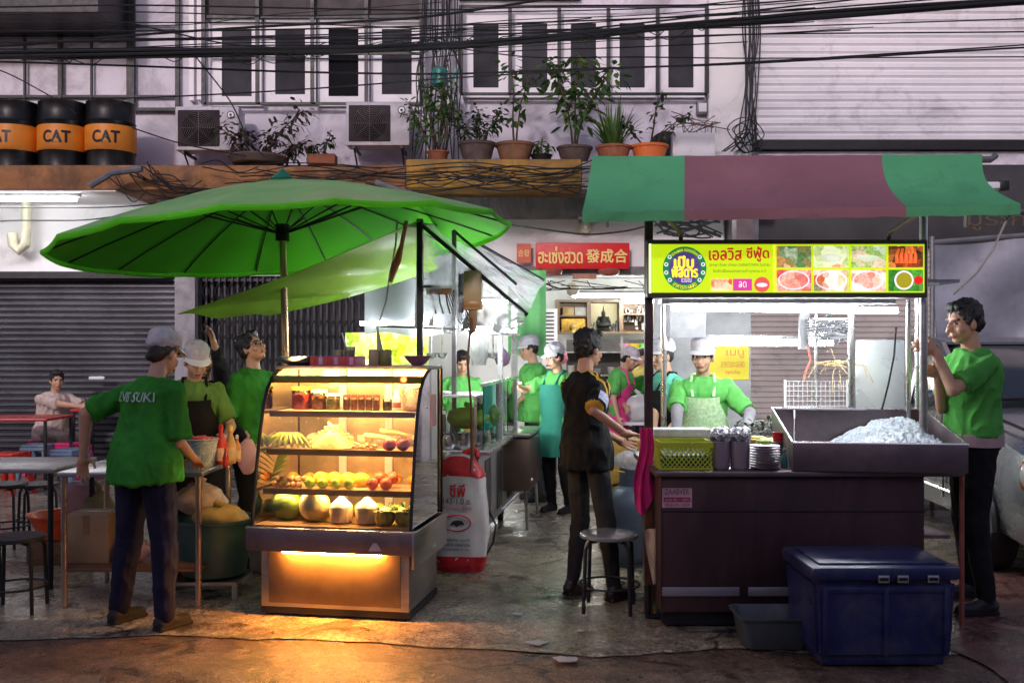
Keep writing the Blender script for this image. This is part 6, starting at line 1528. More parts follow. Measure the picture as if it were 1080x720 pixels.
MB().cyl((LX(735, 7.4), 1.4, 1.625), (LX(878, 7.4), 1.4, 1.625), .022, n=8).build('lamp_tube', tube_lamp, t)
mb = MB(); mb.bx(LX(733, 7.4), LX(880, 7.4), 1.38, 1.43, 1.652, 1.68); mb.bx(LX(735, 7.4), LX(740, 7.4), 1.4, 1.42, 1.68, 2.3); mb.bx(LX(872, 7.4), LX(877, 7.4), 1.4, 1.42, 1.68, 2.3);  mb.bx(LX(700, 7.3), LX(968, 7.3), 1.38, 1.44, 2.3, 2.33); mb.build('lamp_rail', steel_lt, t)
# plates rack and sheet-metal panels under the roof
mb = MB(); mb.bx(LX(706, 7), LX(744, 7), .98, 1.0, 1.66, 1.86); mb.build('hanging_panel', fr('grey_hanging', (.3, .3, .32)), t); mb = MB(); mb.bx(LX(842, 7), LX(852, 7), .96, 1.0, 1.58, 1.9); mb.build('hanging_panel', fr('grey_hanging', (.3, .3, .32)), t)
mb = MB()
for i in range(9): mb.bx(LX(852, 6.9), LX(893, 6.9), .86, .98, 1.64 + .018 * i, 1.648 + .018 * i)
mb.build('wire_tray', steel_lt, t)
mb = MB(); mb.bx(LX(904, 6.8), LX(956, 6.8), .82, .84, 1.0, 1.645, .01); mb.build('splash_panel', M('pale_splash_panel', (.72, .76, .75), .3, .2, .12, 2.5, dirt=.15, dcol=(.4, .4, .4)), t)
# steel box shelf behind (right)
# sign box
t2 = thing('lime_sign', 'lime green backlit seafood sign box with round badge and food photos', 'sign', (1.5, 5.80, 0))
def SXx(x): return (x - 540) / F * 5.8 - 1.5
def SZ(y): return 1.6 + (HZ - y) / F * 5.8
mb = MB(); mb.bx(SXx(683), SXx(979), 0.01, .13, SZ(313.5), SZ(252.5), .004); mb.build('case', M('sign_case', (.08, .075, .07), .5, .3), t2)
LIT = .6
lg = lit('lime_panel', hx('#c2e014'), LIT)
mb = MB(); mb.bx(SXx(688), SXx(975), 0.0, .009, SZ(308.5), SZ(257.5)); fp = mb.build('face', lg, t2)
mb = MB(); mb.bx(SXx(684.5), SXx(687), -.004, .008, SZ(309), SZ(257)); mb.build('edge_light', lit('pale_edge', hx('#e8f0b0'), .8), t2)
cx, cz = SXx(722), SZ(283)
MB().cyl((cx, -.0005, cz), (cx, -.003, cz), .127, n=40).build('badge_ring', lit('badge_green', hx('#1c8c46'), LIT * .7), fp)
MB().cyl((cx, -.0035, cz), (cx, -.005, cz), .093, n=36).build('badge_disc', lit('badge_purple', hx('#5a4690'), LIT * .7), fp)
yl = lit('badge_yellow', hx('#ffe63c'), LIT)
lettering('เปิบ', .11, .07, flat(-.0055, cx - .005, cz + .035), yl, fp, th=.001, bold=.004)
lettering('พิสดาร', .15, .06, flat(-.0055, cx + .0, cz - .022), yl, fp, th=.001, bold=.003)
lettering('ชวนชิม', .06, .03, flat(-.0055, cx + .01, cz - .066), lit('badge_white', hx('#f0e6fa'), LIT), fp, th=.001)
wh = lit('badge_white', (1, 1, 1), LIT)
mb = MB()
for s_ in (-1, 1):
    for k in range(4):
        a = R(-38 + 25 * k); c = Vector((cx + s_ * .110 * math.cos(a), -.0042, cz + .110 * math.sin(a)))
        mb.tube([c + Vector((.0095 * math.cos(b), 0, .0095 * math.sin(b))) for b in [2*PI*i/10 for i in range(11)]], .003, 4, cap=False)
mb.build('badge_rings', wh, fp)
def arc(r, a0, sgn=1):
    return lambda x, z, d: Vector((cx + (r + sgn * z) * math.sin(sgn * 0 + x / r), -.004 - d, cz + sgn * (r + sgn * z) * math.cos(x / r)))
lettering('ชวนลอง ของอร่อย', .17, .022, arc(.110, 0), yl, fp, th=.001)
lettering('อาหารทะเลสด', .14, .022, lambda x, z, d: Vector((cx + (.110 - z) * math.sin(x / .11), -.004 - d, cz - (.110 - z) * math.cos(x / .11))), yl, fp, th=.001)
rd = lit('sign_red_ink', hx('#d23c28'), LIT * .6)
lettering('เอลวิส', .19, .07, flat(-.001, SXx(765), SZ(268)), rd, fp, th=.002, bold=.002)
lettering('ซีฟู้ด', .13, .085, flat(-.001, SXx(799), SZ(268)), rd, fp, th=.002, bold=.002)
gi = lit('sign_green_ink', hx('#3c7828'), LIT * .4)
lettering('ปลาเผา กุ้งเผา เจ้าแรก CHINATOWN ต้นตำรับ', .355, .025, flat(-.001, SXx(780), SZ(279.5)), gi, fp, th=.001)
lettering('รับจัดเลี้ยงนอกสถานที่ ทุกงาน ถ.7', .31, .025, flat(-.001, SXx(780), SZ(286)), gi, fp, th=.001)
mb = MB(); mb.bx(SXx(750), SXx(772), -.003, -.0005, SZ(306.5), SZ(294)); mb.build('small_photo', litspots('shrimp_print', ['#f0c896', '#e65a28', '#fff0c8', '#d2965a'], 30, .6), fp)
mb = MB(); mb.bx(SXx(773), SXx(793), -.003, -.0005, SZ(306.5), SZ(294)); pp_ = mb.build('pink_square', lit('sign_pink', hx('#d23ca0'), LIT), fp)
lettering('ลด', .045, .035, flat(-.0035, SXx(783), SZ(300)), lit('cream_ink', hx('#fff0c8'), LIT), pp_, th=.001)
MB().cyl((SXx(803.5), -.0005, SZ(300)), (SXx(803.5), -.003, SZ(300)), .045, n=24).build('red_disc', lit('sign_disc', hx('#dc5a50'), LIT), fp)
mb = MB(); mb.ell((SXx(803.5), -.0042, SZ(300.5)), (.032, .001, .012)); mb.build('disc_mark', wh, fp)
pal = [['#e8e8c8', '#dc8c50', '#4a7846', '#f0f0d8', '#b4643c'], ['#c83c28', '#f0f4e0', '#b4c878', '#e8f0c8', '#dc7850'], ['#5a8c32', '#d2dcc8', '#8cb450', '#e6c8b4', '#466e28'], ['#dc6428', '#f08c46', '#3c2814', '#c8501e', '#787864'],
       ['#d25a50', '#f0b4a0', '#c83c3c', '#f4dcd2', '#aa3c32'], ['#466450', '#e6c896', '#f0f0e0', '#c8643c', '#6e9678'], ['#f0e6d2', '#dc8c78', '#f0f0e6', '#d25a46', '#e6d296'], ['#3c9632', '#64aa3c', '#286e28', '#50a032', '#8cc85a']]
for r_ in range(2):
    for c_ in range(4):
        xa = 819 + 39.3 * c_; ya = 259.5 if r_ == 0 else 284.5
        mb = MB(); mb.bx(SXx(xa), SXx(xa + 36.5), -.003, -.0005, SZ(ya + 22.5), SZ(ya)); ph = mb.build('food_photo', litspots('food%d%d' % (r_, c_), pal[r_ * 4 + c_], 26, .62), fp)
        mx_, mz = SXx(xa + 18), SZ(ya + 11)
        if (r_, c_) in ((1, 0), (1, 1), (1, 2)):
            MB().tube([Vector((mx_ + .088 * math.cos(a), -.0045, mz + .052 * math.sin(a))) for a in [2*PI*i/26 for i in range(27)]], .004, 4, cap=False).build('plate_rim', wh, ph)
        if (r_, c_) == (1, 3):
            MB().cyl((mx_ - .01, -.0032, mz), (mx_ - .01, -.0045, mz), .056, n=26).build('bowl_rim', wh, ph); MB().cyl((mx_ - .01, -.005, mz), (mx_ - .01, -.006, mz), .046, n=26).build('sauce', lit('sauce_olive', hx('#a0961e'), LIT), ph)
            MB().cyl((mx_ + .075, -.0032, mz), (mx_ + .075, -.0045, mz), .026, n=16).build('tomato', lit('tomato_red', hx('#dc1e1e'), LIT), ph)
        if (r_, c_) == (0, 3):
            mb = MB()
            for k in range(5): mb.tube([Vector((mx_ - .05 + .026 * k, -.005, mz - .04)), Vector((mx_ - .055 + .028 * k, -.008, mz + .005)), Vector((mx_ - .04 + .022 * k, -.005, mz + .045))], lambda f: .012 * (1 - f * .5), 6)
            mb.build('prawns', lit('prawn_orange', hx('#e66e32'), LIT * .8), ph)
        if (r_, c_) in ((0, 2), (0, 1)):
            mb = MB(); mb.ell((mx_, -.0045, mz - .01), (.07, .002, .018 if c_ == 2 else .028)); mb.build('fish', litspots('fish_pr%d' % c_, ['#b4c8a0', '#e8f0d8', '#8ca078'], 60, .5), ph)
mb = MB(); mb.bx(SXx(816), SXx(817.5), -.003, -.0005, SZ(308), SZ(258)); mb.build('divider', yl, fp)
# awning
t3 = thing('striped_awning', 'green and maroon striped canvas awning above the lime sign', 'awning', (0, 0, 0))
ag = M('awning_green', (.10, .42, .18), .75, 0, .15, 1.5, dirt=.3, dcol=(.05, .16, .08), dscale=2.6, bump=.12, trans=.15); am = M('awning_maroon', (.30, .13, .15), .75, 0, .15, 1.5, dirt=.25, dcol=(.14, .07, .08), dscale=2.6, bump=.12, trans=.1)
T0, T1 = at(625, 165, 5.85), at(1036, 163, 5.85); F0, F1 = at(614, 223, 5.38), at(1076, 215, 5.38)
def aw(u, v):
    p = T0.lerp(T1, u).lerp(F0.lerp(F1, u), v); p.z -= .03 * math.sin(PI * v) * (1 + .25 * math.sin(u * 25)); p.x += .09 * math.sin(PI * v) * -max(0, u - .7) * 2.5; p.z += .0025 * math.sin(u * 60 + v * 4); return p
def awb(u, v):
    T0b, T1b = T0, T1; B0, B1 = at(640, 212, 7.3), at(1020, 210, 7.3); p = T0b.lerp(T1b, u).lerp(B0.lerp(B1, u), v); p.z -= .04 * math.sin(PI * v); return p
def sub(f, a, b): return lambda u, v: f(a + (b - a) * u, v)
UA, UB = .236, .748
def uB(v): return UB
def seg(f, lo, hi):
    return lambda u, v: f((lo(v) + (hi(v) - lo(v)) * u), v)
L0 = lambda v: 0.0; L1 = lambda v: .236 - .003 * v; L2 = lambda v: .742 - .002 * v + .012 * math.sin(PI*v) * -1; L3 = lambda v: 1.0
for (lo, hi, m_, n_) in ((L0, L1, ag, 14), (L1, L2, am, 30), (L2, L3, ag, 16)):
    o = MB().sheet(seg(aw, lo, hi), n_, 10, .003).build('canvas', m_, t3)
    MB().sheet(seg(awb, lo, hi), n_, 8, .003).build('canvas', m_, t3)
    def vl(u, v, lo=lo, hi=hi):
        p = aw(lo(1) + (hi(1) - lo(1)) * u, 1); p.z -= .004 + .055 * v; p.y -= .004; return p
    MB().sheet(vl, n_ * 2, 2, .003, Vector((0, 1, 0))).build('valance', m_, t3)
for pts_, r_ in [([F0 + Vector((-.02, .02, -.04)), F1 + Vector((.04, .02, -.04))], .014), ([T0 + Vector((0, 0, -.03)), T1 + Vector((.05, 0, -.03)), at(1050, 164, 5.86)], .02), ([at(640, 214, 7.25), at(1020, 212, 7.25)], .015)] + [([at(px, 226, 5.42), at(px + (18 if px == 700 else -30), 246, 5.8), at(px + (18 if px == 700 else -31), 262, 5.92)], .013) for px in (700, 968)] + [([at(px, 213, 7.25), at(px, 240, 7.25)], .015) for px in (640, 1018)]:
    MB().tube(pts_, r_, 8).build('frame_pipe', grey_metal, t3, smooth=False)

tag(MB().tube([at(1066, 222, 5.42), at(1048, 262, 5.5), at(1030, 288, 5.55), at(1006, 310, 5.7)], .006, 6).build('guy_rope', M('pale_rope', (.6, .56, .52), .8)), 'pale rope slanting from the awning corner towards the sign', 'rope')
tt = thing('white_lamp_fitting', 'small dark bracket lamp at the right end of the awning', 'lamp', at(1042, 196, 6.0)); mb = MB(); mb.bx(-.06, .06, -.03, .03, -.02, .02, .006); mb.build('body', white_plastic, tt); mb = MB(); mb.bx(.061, .12, -.025, .025, -.03, .03, .006); mb.build('bracket', black_metal, tt)
# ---- things on the cart
tz = .902
t = thing('yellow_basket', 'yellow perforated plastic basket full of dark greens on the cart front', 'basket', (WX(720, 5.75), 5.75, tz))
yb = M('lime_yellow_plastic', (.55, .62, .04), .4, 0, .08, 6)
mb = MB(); w, d, h = .145, .12, .155
for iy, (nx, wdt) in enumerate(((0, 0),)): pass
def wallgrid(a, b, nx_, nz_):
    a = Vector(a); b = Vector(b); L = (b - a); nrm = L.cross(Vector((0, 0, 1))).normalized()
    for i in range(nx_ + 1):
        for s_ in (-1, 1):
            p = a + L * i / nx_; q = p + L * s_ * (h * .8 / L.length) * .8 
            f0 = i / nx_; f1 = f0 + s_ * (h * .62 / L.length)
            zb, zt2 = .012, h * .8
            lo, hi = f0, f1; z0, z1 = zb, zt2
            if hi > 1: z1 = zb + (zt2 - zb) * (1 - lo) / (hi - lo); hi = 1
            if hi < 0: z1 = zb + (zt2 - zb) * (lo - 0) / (lo - hi); hi = 0
            if abs(hi - lo) > .01: mb.cyl(a + L * lo + Vector((0, 0, z0)) , a + L * hi + Vector((0, 0, z1)) , .0035, n=5)
for a, b, n_ in (((-w, -d, 0), (w, -d, 0), 11), ((-w, d, 0), (w, d, 0), 11), ((-w, -d, 0), (-w, d, 0), 9), ((w, -d, 0), (w, d, 0), 9)): wallgrid(a, b, n_, 4)
for a, b, c_, d_ in ((-w - .006, w + .006, -d - .008, -d), (-w - .006, w + .006, d, d + .008)): mb.bx(a, b, c_, d_, h * .8, h); mb.bx(a, b, c_, d_, 0, .012)
for a, b in ((-w - .006, -w + .002), (w - .002, w + .006)): mb.bx(a, b, -d + .001, d - .001, h * .8, h); mb.bx(a, b, -d + .001, d - .001, 0, .012)
mb.build('basket', yb, t, smooth=False)
mb = MB(); mb.bx(-w + .01, w - .01, -d + .01, d - .01, .005, h * .55, .02); mb.build('dark_greens', fr('dark_greens', (.05, .09, .03), scale=70, var=.8), t)
for x, lab in ((699, 'white lidded box at the left cart corner behind the basket'), (728, 'white lidded box to the right behind the yellow basket')):
    tt = thing('white_box', lab, 'box', (WX(x + 8, 5.95), 6.06, tz), 0, 'white boxes behind the yellow basket'); mb = MB(); mb.bx(-.085, .085, -.07, .07, 0, .15, .01); mb.build('box', fr('cream_box', (.7, .62, .5)), tt); mb = MB(); mb.bx(-.092, .092, -.078, .078, .151, .2, .01); mb.build('lid', fr('clear_lid', (.72, .75, .74)), tt)
foil = M('crumpled_foil', (.75, .73, .75), .3, .75, .1, 20, bump=1, bscale=70)
for x, lab in ((759, 'left steel cylinder topped with crumpled foil'), (780, 'right steel cylinder topped with crumpled foil')):
    tt = thing('steel_canister', lab, 'canister', (WX(x, 5.7), 5.7, tz), 0, 'foil-topped canisters on the cart')
    MB().lathe([(.05, 0), (.056, .008), (.057, .15), (.06, .152), (.06, .158), (.04, .16)], 24).build('cylinder', M('mauve_steel', (.5, .42, .46), .35, .6, .1, 5), tt)
    mb = MB(); mb.ell((0, 0, .185), (.068, .065, .04), None, 26, 16)
    for v in mb.bm.verts: v.co += v.co.normalized() * .0 + Vector((noise.noise(v.co * 50), noise.noise(v.co * 50 + V(3, 1, 4)), noise.noise(v.co * 45 + V(9, 2, 1)) + .3)) * .022
    mb.build('foil_top', foil, tt, ang=15)
tt = thing('plate_stack', 'stack of purple grey plates beside the foil-topped canisters', 'plates', (WX(806, 5.7), 5.7, tz))
mb = MB()
for k in range(9): mb.lathe([(.06, .015 * k), (.088, .015 * k + .008), (.09, .015 * k + .012), (.06, .015 * k + .006)], 26)
mb.build('plates', M('mauve_plates', (.35, .22, .34), .35), tt)
tag(MB().lathe([(.04, 0), (.045, .02), (.02, .035), (.003, .04)], 14).build('lime_squeezer', fr('neon_lime', (.55, .85, .08)), None, (WX(806, 5.7), 5.7, tz + .139)), 'neon lime cap lying on the plate stack', 'cap')
tt = thing('red_tub', 'small red tub on a dark stand behind the plate stack', 'tub', (WX(821, 6.0), 6.0, tz)); mb = MB(); mb.bx(-.08, .08, -.06, .06, .10, .125, .005); mb.bx(-.07, .07, -.05, .05, 0, .099); mb.build('dark_stand', fr('stand_dark', (.06, .05, .08)), tt); MB().lathe([(.03, .126), (.038, .18), (.034, .18), (.028, .13)], 16).build('tub', fr('tub_red', (.7, .02, .03)), tt)
for i, (x, d, h, c, lab) in enumerate(((830, 5.72, .10, (.1, .35, .3), 'short teal glass bottle next to the ice trough'), (838, 5.75, .13, (.25, .5, .45), 'taller pale green glass bottle touching the ice trough'))):
    tt = thing('glass_bottle', lab, 'bottle', (WX(x - 3, d), d, tz), 0, 'glass bottles by the ice trough'); MB().lathe([(.018, 0), (.02, .005), (.02, h * .6), (.008, h * .8), (.008, h)], 14).build('bottle', M('gb%d' % i, c, .1, 0), tt); MB().cyl((0, 0, h), (0, 0, h + .01), .010).build('cap', steel, tt)
tag(MB().lathe([(.05, 0), (.055, .1), (.06, .11), (.02, .12)], 20).build('steel_bucket', steel_lt, None, (WX(822, 6.35), 6.35, tz)), 'small steel bucket behind the red tub', 'bucket')
tt = thing('noodle_bowl', 'glass bowl heaped with yellow slices behind the canisters', 'bowl', (WX(803, 6.35), 6.35, tz)); MB().lathe([(.05, 0), (.09, .09), (.086, .09), (.04, .01)], 22).build('bowl', cupclear, tt); mb = MB()
for i in range(30): mb.ell((random.uniform(-.07, .07), random.uniform(-.07, .07), .09 + random.uniform(0, .03)), (.02, .016, .008), None, 7, 5)
mb.build('yellow_slices', fr('yellow_slices', (.8, .5, .08)), tt)
tt = thing('herb_tray', 'tray of dark green herbs at the back of the cart', 'herbs', (WX(795, 6.8), 6.6, tz)); mb = MB(); mb.bx(-.2, .2, -.1, .1, 0, .1, .01); mb.build('tray', white_plastic, tt)
ml = MB()
for i in range(220): leafquad(ml, Vector((random.uniform(-.18, .18), random.uniform(-.08, .08), random.uniform(.09, .2))), Vector((random.gauss(0, 1), random.gauss(0, 1), random.gauss(.7, .5))), .05, .025, .4)
ml.build('herbs', leaf_dk, tt, smooth=False, recalc=False)
# ice trough
tr = thing('ice_trough', 'tilted open steel trough heaped with crushed ice at the right end of the cart', 'ice trough', (WX(929, 5.5), 5.52, 0), R(-7))
W_ = .468
fz, bz_ = 1.06, 1.20; yb_ = .85
def tb(x, y):
    f = y / yb_; return fz + (bz_ - fz) * f
mb = MB()
mb.bx(-W_, W_, -.008, .0, .9035, fz, .002)
mb.prismx([(0.001, .9035), (yb_, .9035), (yb_, bz_), (0.001, fz)], -W_, -W_ + .008); mb.prismx([(0.001, .9035), (yb_, .9035), (yb_, bz_), (0.001, fz)], W_ - .008, W_)
mb.bx(-W_, W_, yb_ + .001, yb_ + .009, .9035, bz_); mb.bx(-W_ + .0085, W_ - .0085, .001, yb_, .904, .915)
mb.build('trough', steel_dark, tr)
mb = MB(); mb.tube([(-W_, 0, fz), (-W_, yb_, bz_), (W_, yb_, bz_), (W_, 0, fz), (-W_, 0, fz)], .008, 6); mb.build('rim', steel_lt, tr)
MB().cyl((-.33, yb_ - .02, 1.19), (-.36, yb_ - .2, .93), .006, n=6).build('rod', steel_lt, tr)
ice = M('crushed_ice', (.48, .54, .60), .18, 0, .5, 45, bump=1, bscale=90, spec=.9)
def icef(u, v):
    x = -.25 + .69 * u; y = .03 + .78 * v; r = min(1, math.hypot((u - .58) / .6, (v - .5) / .62))
    k = min(1, max(0, (u - .02 - .12 * abs(v - .45)) / .55)) ** .75 * min(1, (1 - u) * 9 + .35); h_ = .93 + (.07 + .115 * v) * k * 1.15
    z = h_ + (noise.noise(Vector((x * 14, y * 14, 3))) * .02 + noise.noise(Vector((x * 48, y * 48, 3))) * .014 + noise.cell(Vector((x * 75, y * 75, 1))) * .012) * k; return Vector((x, y, z))
it = tag(MB().grid(icef, 70, 60).build('crushed_ice', ice, None, tr.location, R(-7), ang=12, recalc=False), 'heap of crushed ice inside the steel trough', 'ice')
# rack of wire, cables
tt = thing('wire_rack', 'white wire grid rack standing behind the ice trough', 'rack', at(861, 433, 6.75)); mb = MB(); 
for i in range(15): mb.cyl((-.215 + .43 * i / 14, 0, -.07), (-.215 + .43 * i / 14, 0, .20), .0025, n=5)
for i in range(9): mb.cyl((-.215, 0, -.07 + .27 * i / 8), (.215, 0, -.07 + .27 * i / 8), .0025, n=5)
mb.build('grid', white_plastic, tt); mb = MB(); mb.bx(-.22, -.205, -.01, .01, -.20, .21); mb.bx(.205, .22, -.01, .01, -.20, .21); mb.build('frame', white_plastic, tt)
mb = MB(); random.seed(6)
for i in range(11):
    c = at(884 + random.uniform(-6, 6), 383 + random.uniform(-5, 5), 6.7); a = random.uniform(0, 6.28); L = random.uniform(.08, .2)
    mb.tube([at(862, 384, 6.7), c, c + Vector((math.cos(a) * L, random.uniform(-.05, .05), math.sin(a) * L * .6 + .02)), c + Vector((math.cos(a) * L * 1.3, 0, math.sin(a) * L - .06))], .0035, 5)
tag(mb.build('yellow_wires', M('cream_wire', (.7, .55, .3), .5)), 'bunch of cream yellow wires fanning out above the trough', 'wires')
mb = MB()
for i in range(20): mb.wire([at(random.uniform(850, 895), random.uniform(335, 358), 6.8), at(random.uniform(855, 900), random.uniform(340, 362), 6.85), at(random.uniform(862, 896), random.uniform(335, 366), 6.8)], .005, 5)
tag(mb.build('grey_wires', M('grey_wire', (.25, .25, .27), .5)), 'tangle of grey wires under the front lamp of the cart', 'wires')
tag(MB().tube([at(945, 345, 6.2), at(943, 375, 6.2), at(937, 405, 6.2), at(930, 432, 6.2)], .006, 6).build('black_lead', wire), 'black lead hanging in front of the pale panel of the cart', 'cable')
tag(MB().tube([at(852, 366, 6.9), at(855, 380, 6.9), at(849, 394, 6.9), at(848, 402, 6.9)], .008, 6).build('pink_ribbon', M('salmon_ribbon', 'fff')), 'short pink ribbon hanging under the rear lamp of the cart', 'ribbon')
tt = thing('yellow_poster', 'yellow poster with red lettering behind the cooks', 'poster', (WX(763, 8.6), 8.6, at(763, 400, 8.6).z)); mb = MB(); mb.bx(-.14, .22, 0, .012, 0, .34); pb = mb.build('sheet', M('poster_yellow', (.9, .72, .03), .5, 0, .1, 4), tt)
lettering('เมนู', .15, .07, flat(-.001, .1, .22), fr('poster_red', (.7, .15, .02)), pb); lettering('อาหารทะเลสด', .2, .05, flat(-.001, .08, .13), fr('poster_red', (.7, .15, .02)), pb); lettering('ทุกวัน', .12, .04, flat(-.001, .08, .06), fr('poster_red', (.7, .15, .02)), pb)
mb = MB(); mb.bx(-.6, .24, .013, .03, -1.33, 1.0); mb.build('partition', M('pale_partition', (.42, .41, .42), .6), tt)
# ---------------------------------------------------------------- blue cooler, basin, stool, gas
bl = M('navy_cooler_plastic', (.018, .022, .095), .38, 0, .3, 3, dirt=.5, dcol=(.09, .09, .13), dscale=5, bump=.08)
t = thing('blue_cooler', 'big navy blue plastic ice cooler standing in front of the cart', 'cooler', (WX(931, 4.95), 5.17, .012), R(1))
mb = MB()
mb.rings([[Vector((sx * (.335 + .02 * f), sy * (.235 + .015 * f), .04 + .39 * f)) for sx, sy in ((-1, -1), (1, -1), (1, 1), (-1, 1))] for f in (0, 1)]); bmesh.ops.bevel(mb.bm, geom=list(mb.bm.edges), offset=.022, segments=3, affect='EDGES')
mb.bx(-.31, .31, -.21, .21, 0, .05, .01)
for x in (-.3, 0, .3): mb.bx(x - .012, x + .012, -.262, -.235, .06, .40, .004)
mb.bx(-.29, .29, -.256, -.235, .37, .40, .006)
mb.build('tub', bl, t)
mb = MB(); mb.bx(-.372, .372, -.265, .265, .432, .50, .018); mb.bx(-.32, .32, -.21, .21, .495, .512, .006); ld = mb.build('lid', bl, t)
for x in (-.02, .075, .225): 
    mb = MB(); mb.bx(x - .028, x + .028, -.279, -.266, .425, .462, .003); l_ = mb.build('latch', steel_lt, ld); mb = MB(); mb.bx(x - .022, x + .022, -.285, -.280, .437, .452, .002); mb.build('latch_plate', black_metal, l_)
mb = MB()
mb.bx(-.355, -.33, -.19, -.13, .3, .33); mb.bx(.33, .355, -.19, -.13, .3, .33); mb.build('side_grip', bl, t)
gb_ = M('grey_green_basin', (.08, .10, .11), .4, 0, .15, 4, dirt=.2, dcol=(.2, .2, .2))
t = thing('rectangular_basin', 'empty grey green rectangular basin on the ground between cart and cooler', 'basin', (WX(816, 5.28), 5.32, .012))
def rrect(w, d, z, r=.05, n=6):
    out = []
    for cx_, cy_, a0 in ((w - r, d - r, 0), (-w + r, d - r, 90), (-w + r, -d + r, 180), (w - r, -d + r, 270)):
        for k in range(n + 1): a = R(a0 + 90 * k / n); out.append(Vector((cx_ + r * math.cos(a), cy_ + r * math.sin(a), z)))
    return out
MB().rings([rrect(.155, .11, 0), rrect(.165, .12, .01), rrect(.19, .145, .16), rrect(.205, .16, .162), rrect(.207, .162, .172), rrect(.19, .147, .174), rrect(.185, .14, .165), rrect(.155, .11, .012)]).build('basin', gb_, t)
s1 = metal_stool((WX(643, 5.95), 6.0, 0.006), .0, 'black stool with a pale round top standing beside the man in black', None, M('pale_steel_seat', (.5, .5, .53), .22, .7, .1, 4), h=.47, r=.175)
del_ = s1.get('group')
t = thing('gas_cylinder', 'blue grey gas cylinder standing left of the cart', 'gas cylinder', (WX(668, 7.3), 7.3, .006))
gm = M('blue_grey_enamel', (.10, .13, .19), .4, .3, .2, 4, dirt=.35, dcol=(.12, .09, .07), dscale=4)
MB().lathe([(.15, .02), (.185, .06), (.19, .12), (.19, .40), (.185, .47), (.15, .55), (.10, .58), (.04, .59)], 28).build('tank', gm, t)
MB().lathe([(.15, 0), (.16, 0), (.16, .07), (.15, .07)], 24).build('foot_ring', gm, t); mb = MB(); mb.lathe([(.10, .57), (.105, .57), (.105, .70), (.10, .70)], 24, cap=False); mb.build('collar', gm, t); MB().cyl((0, 0, .58), (0, 0, .68), .02).build('valve', rusty, t)
MB().tube([Vector((0, -.02, .66)), Vector((-.15, -.12, .70)), Vector((-.22, -.1, .5)), Vector((-.2, 0, .3))], .008, 6).build('hose', M('orange_hose', (.6, .35, .05), .5), t)
bag('plastic_bag', 'clear plastic bag lying on top of the gas cylinder', Vector((WX(668, 7.3), 7.3, .70)), .15, .14, .12, bagfilm, 51)
t = thing('yellow_crate', 'yellow orange wooden crate behind the gas cylinder', 'crate', (WX(660, 7.9), 7.9, .006)); mb = MB()
for k in range(5): mb.bx(-.2, .2, -.2, -.185, .02 + .17 * k, .17 + .17 * k); mb.bx(-.2, -.185, -.184, .2, .02 + .17 * k, .17 + .17 * k)
mb.bx(.185, .2, -.184, .2, 0, .87); mb.bx(-.184, .184, .185, .2, 0, .87); mb.bx(-.184, .184, -.184, .184, .84, .86); mb.build('boards', M('yellow_wood', (.6, .36, .08), .6, 0, .15, 4, stretch=(1, 1, 6)), t)
# pink cloth on the left post, and newspaper
def clothf(u, v):
    w = .035 + .03 * v; return Vector(((u - .5) * 2 * w + .012 * math.sin(v * 7), -.03 - .012 * math.sin(u * 14 + v * 4), -.46 * v * (1 + .12 * math.sin(u * 5))))
tag(MB().sheet(clothf, 18, 24, .004, Vector((0, 1, 0))).build('pink_cloth', M('pink_towel', (.75, .03, .22), .85, 0, .2, 8, bump=.5, bscale=80), None, (WX(680, 5.88), 5.90, .97 + .15)), 'hot pink cloth hanging on the rusty left post of the cart', 'cloth')
tag(MB().sheet(lambda u, v: Vector(((u - .5) * .12 + .05 * v, -.02 + .03 * math.sin(u * 9 + v * 4), -.30 * v + .05 * u)), 14, 14, .003, Vector((0, 1, 0))).build('crumpled_paper', M('crumpled_paper', (.42, .33, .27), .8, 0, .2, 9), None, (WX(690, 5.8), 5.82, .52)), 'crumpled brown paper tucked low on the left cart post', 'paper')
mb = MB(); mb.tube([Vector((-.07, 0, .2)), Vector((-.07, 0, .02)), Vector((.05, 0, .02))], .02, 8); tag(mb.build('wheel_chock', black_metal, None, (WX(694, 5.9), 5.82, .006)), 'black angled foot bar on the ground beside the left cart post', 'foot bar')
# ---------------------------------------------------------------- parked car and big sheet at right
carp = M('dark_silver_car_paint', (.24, .245, .26), .25, .7, .05, 2, coat=.6, bump=0, dirt=.1)
t = thing('parked_car', 'dark silver car parked facing the street behind the man at the right edge', 'car', (4.35, 8.5, 0), R(-4))
# body profile: section outlines along y (front = -2.2)
def sect(y, zt, w, zb=.32, wt=None, sh=.06):
    wt = wt or w * .96
    pts = [(-w + .04, zb), (-w, zb + .12), (-w - .0, zb + (zt - zb) * .55), (-wt, zt - sh), (-wt + .12, zt), (0, zt + .03), (wt - .12, zt), (wt, zt - sh), (w, zb + (zt - zb) * .55), (w, zb + .12), (w - .04, zb)]
    return [Vector((x, y, z)) for x, z in pts]
ss = [sect(-2.22, .70, .62, .42), sect(-2.16, .82, .78, .34), sect(-2.0, .93, .86, .28), sect(-1.6, 1.02, .89), sect(-1.0, 1.10, .90), sect(-.72, 1.14, .90), sect(.2, 1.12, .91), sect(1.4, 1.12, .91), sect(2.1, 1.08, .88), sect(2.25, .9, .8, .4)]
mb = MB(); mb.rings(ss); bo = mb.build('body', carp, t, ang=30)
cab = [[Vector((sx * w, y, z)) for sx, z in ((-1, 1.08), (-.97, 1.2), (-.84, zt - .04), (-.7, zt), (.7, zt), (.84, zt - .04), (.97, 1.2), (1, 1.08))] for y, w, zt in ((-.9, .80, 1.17), (-.55, .84, 1.36), (-.15, .82, 1.60), (.5, .80, 1.66), (1.4, .80, 1.64), (1.95, .80, 1.3))]
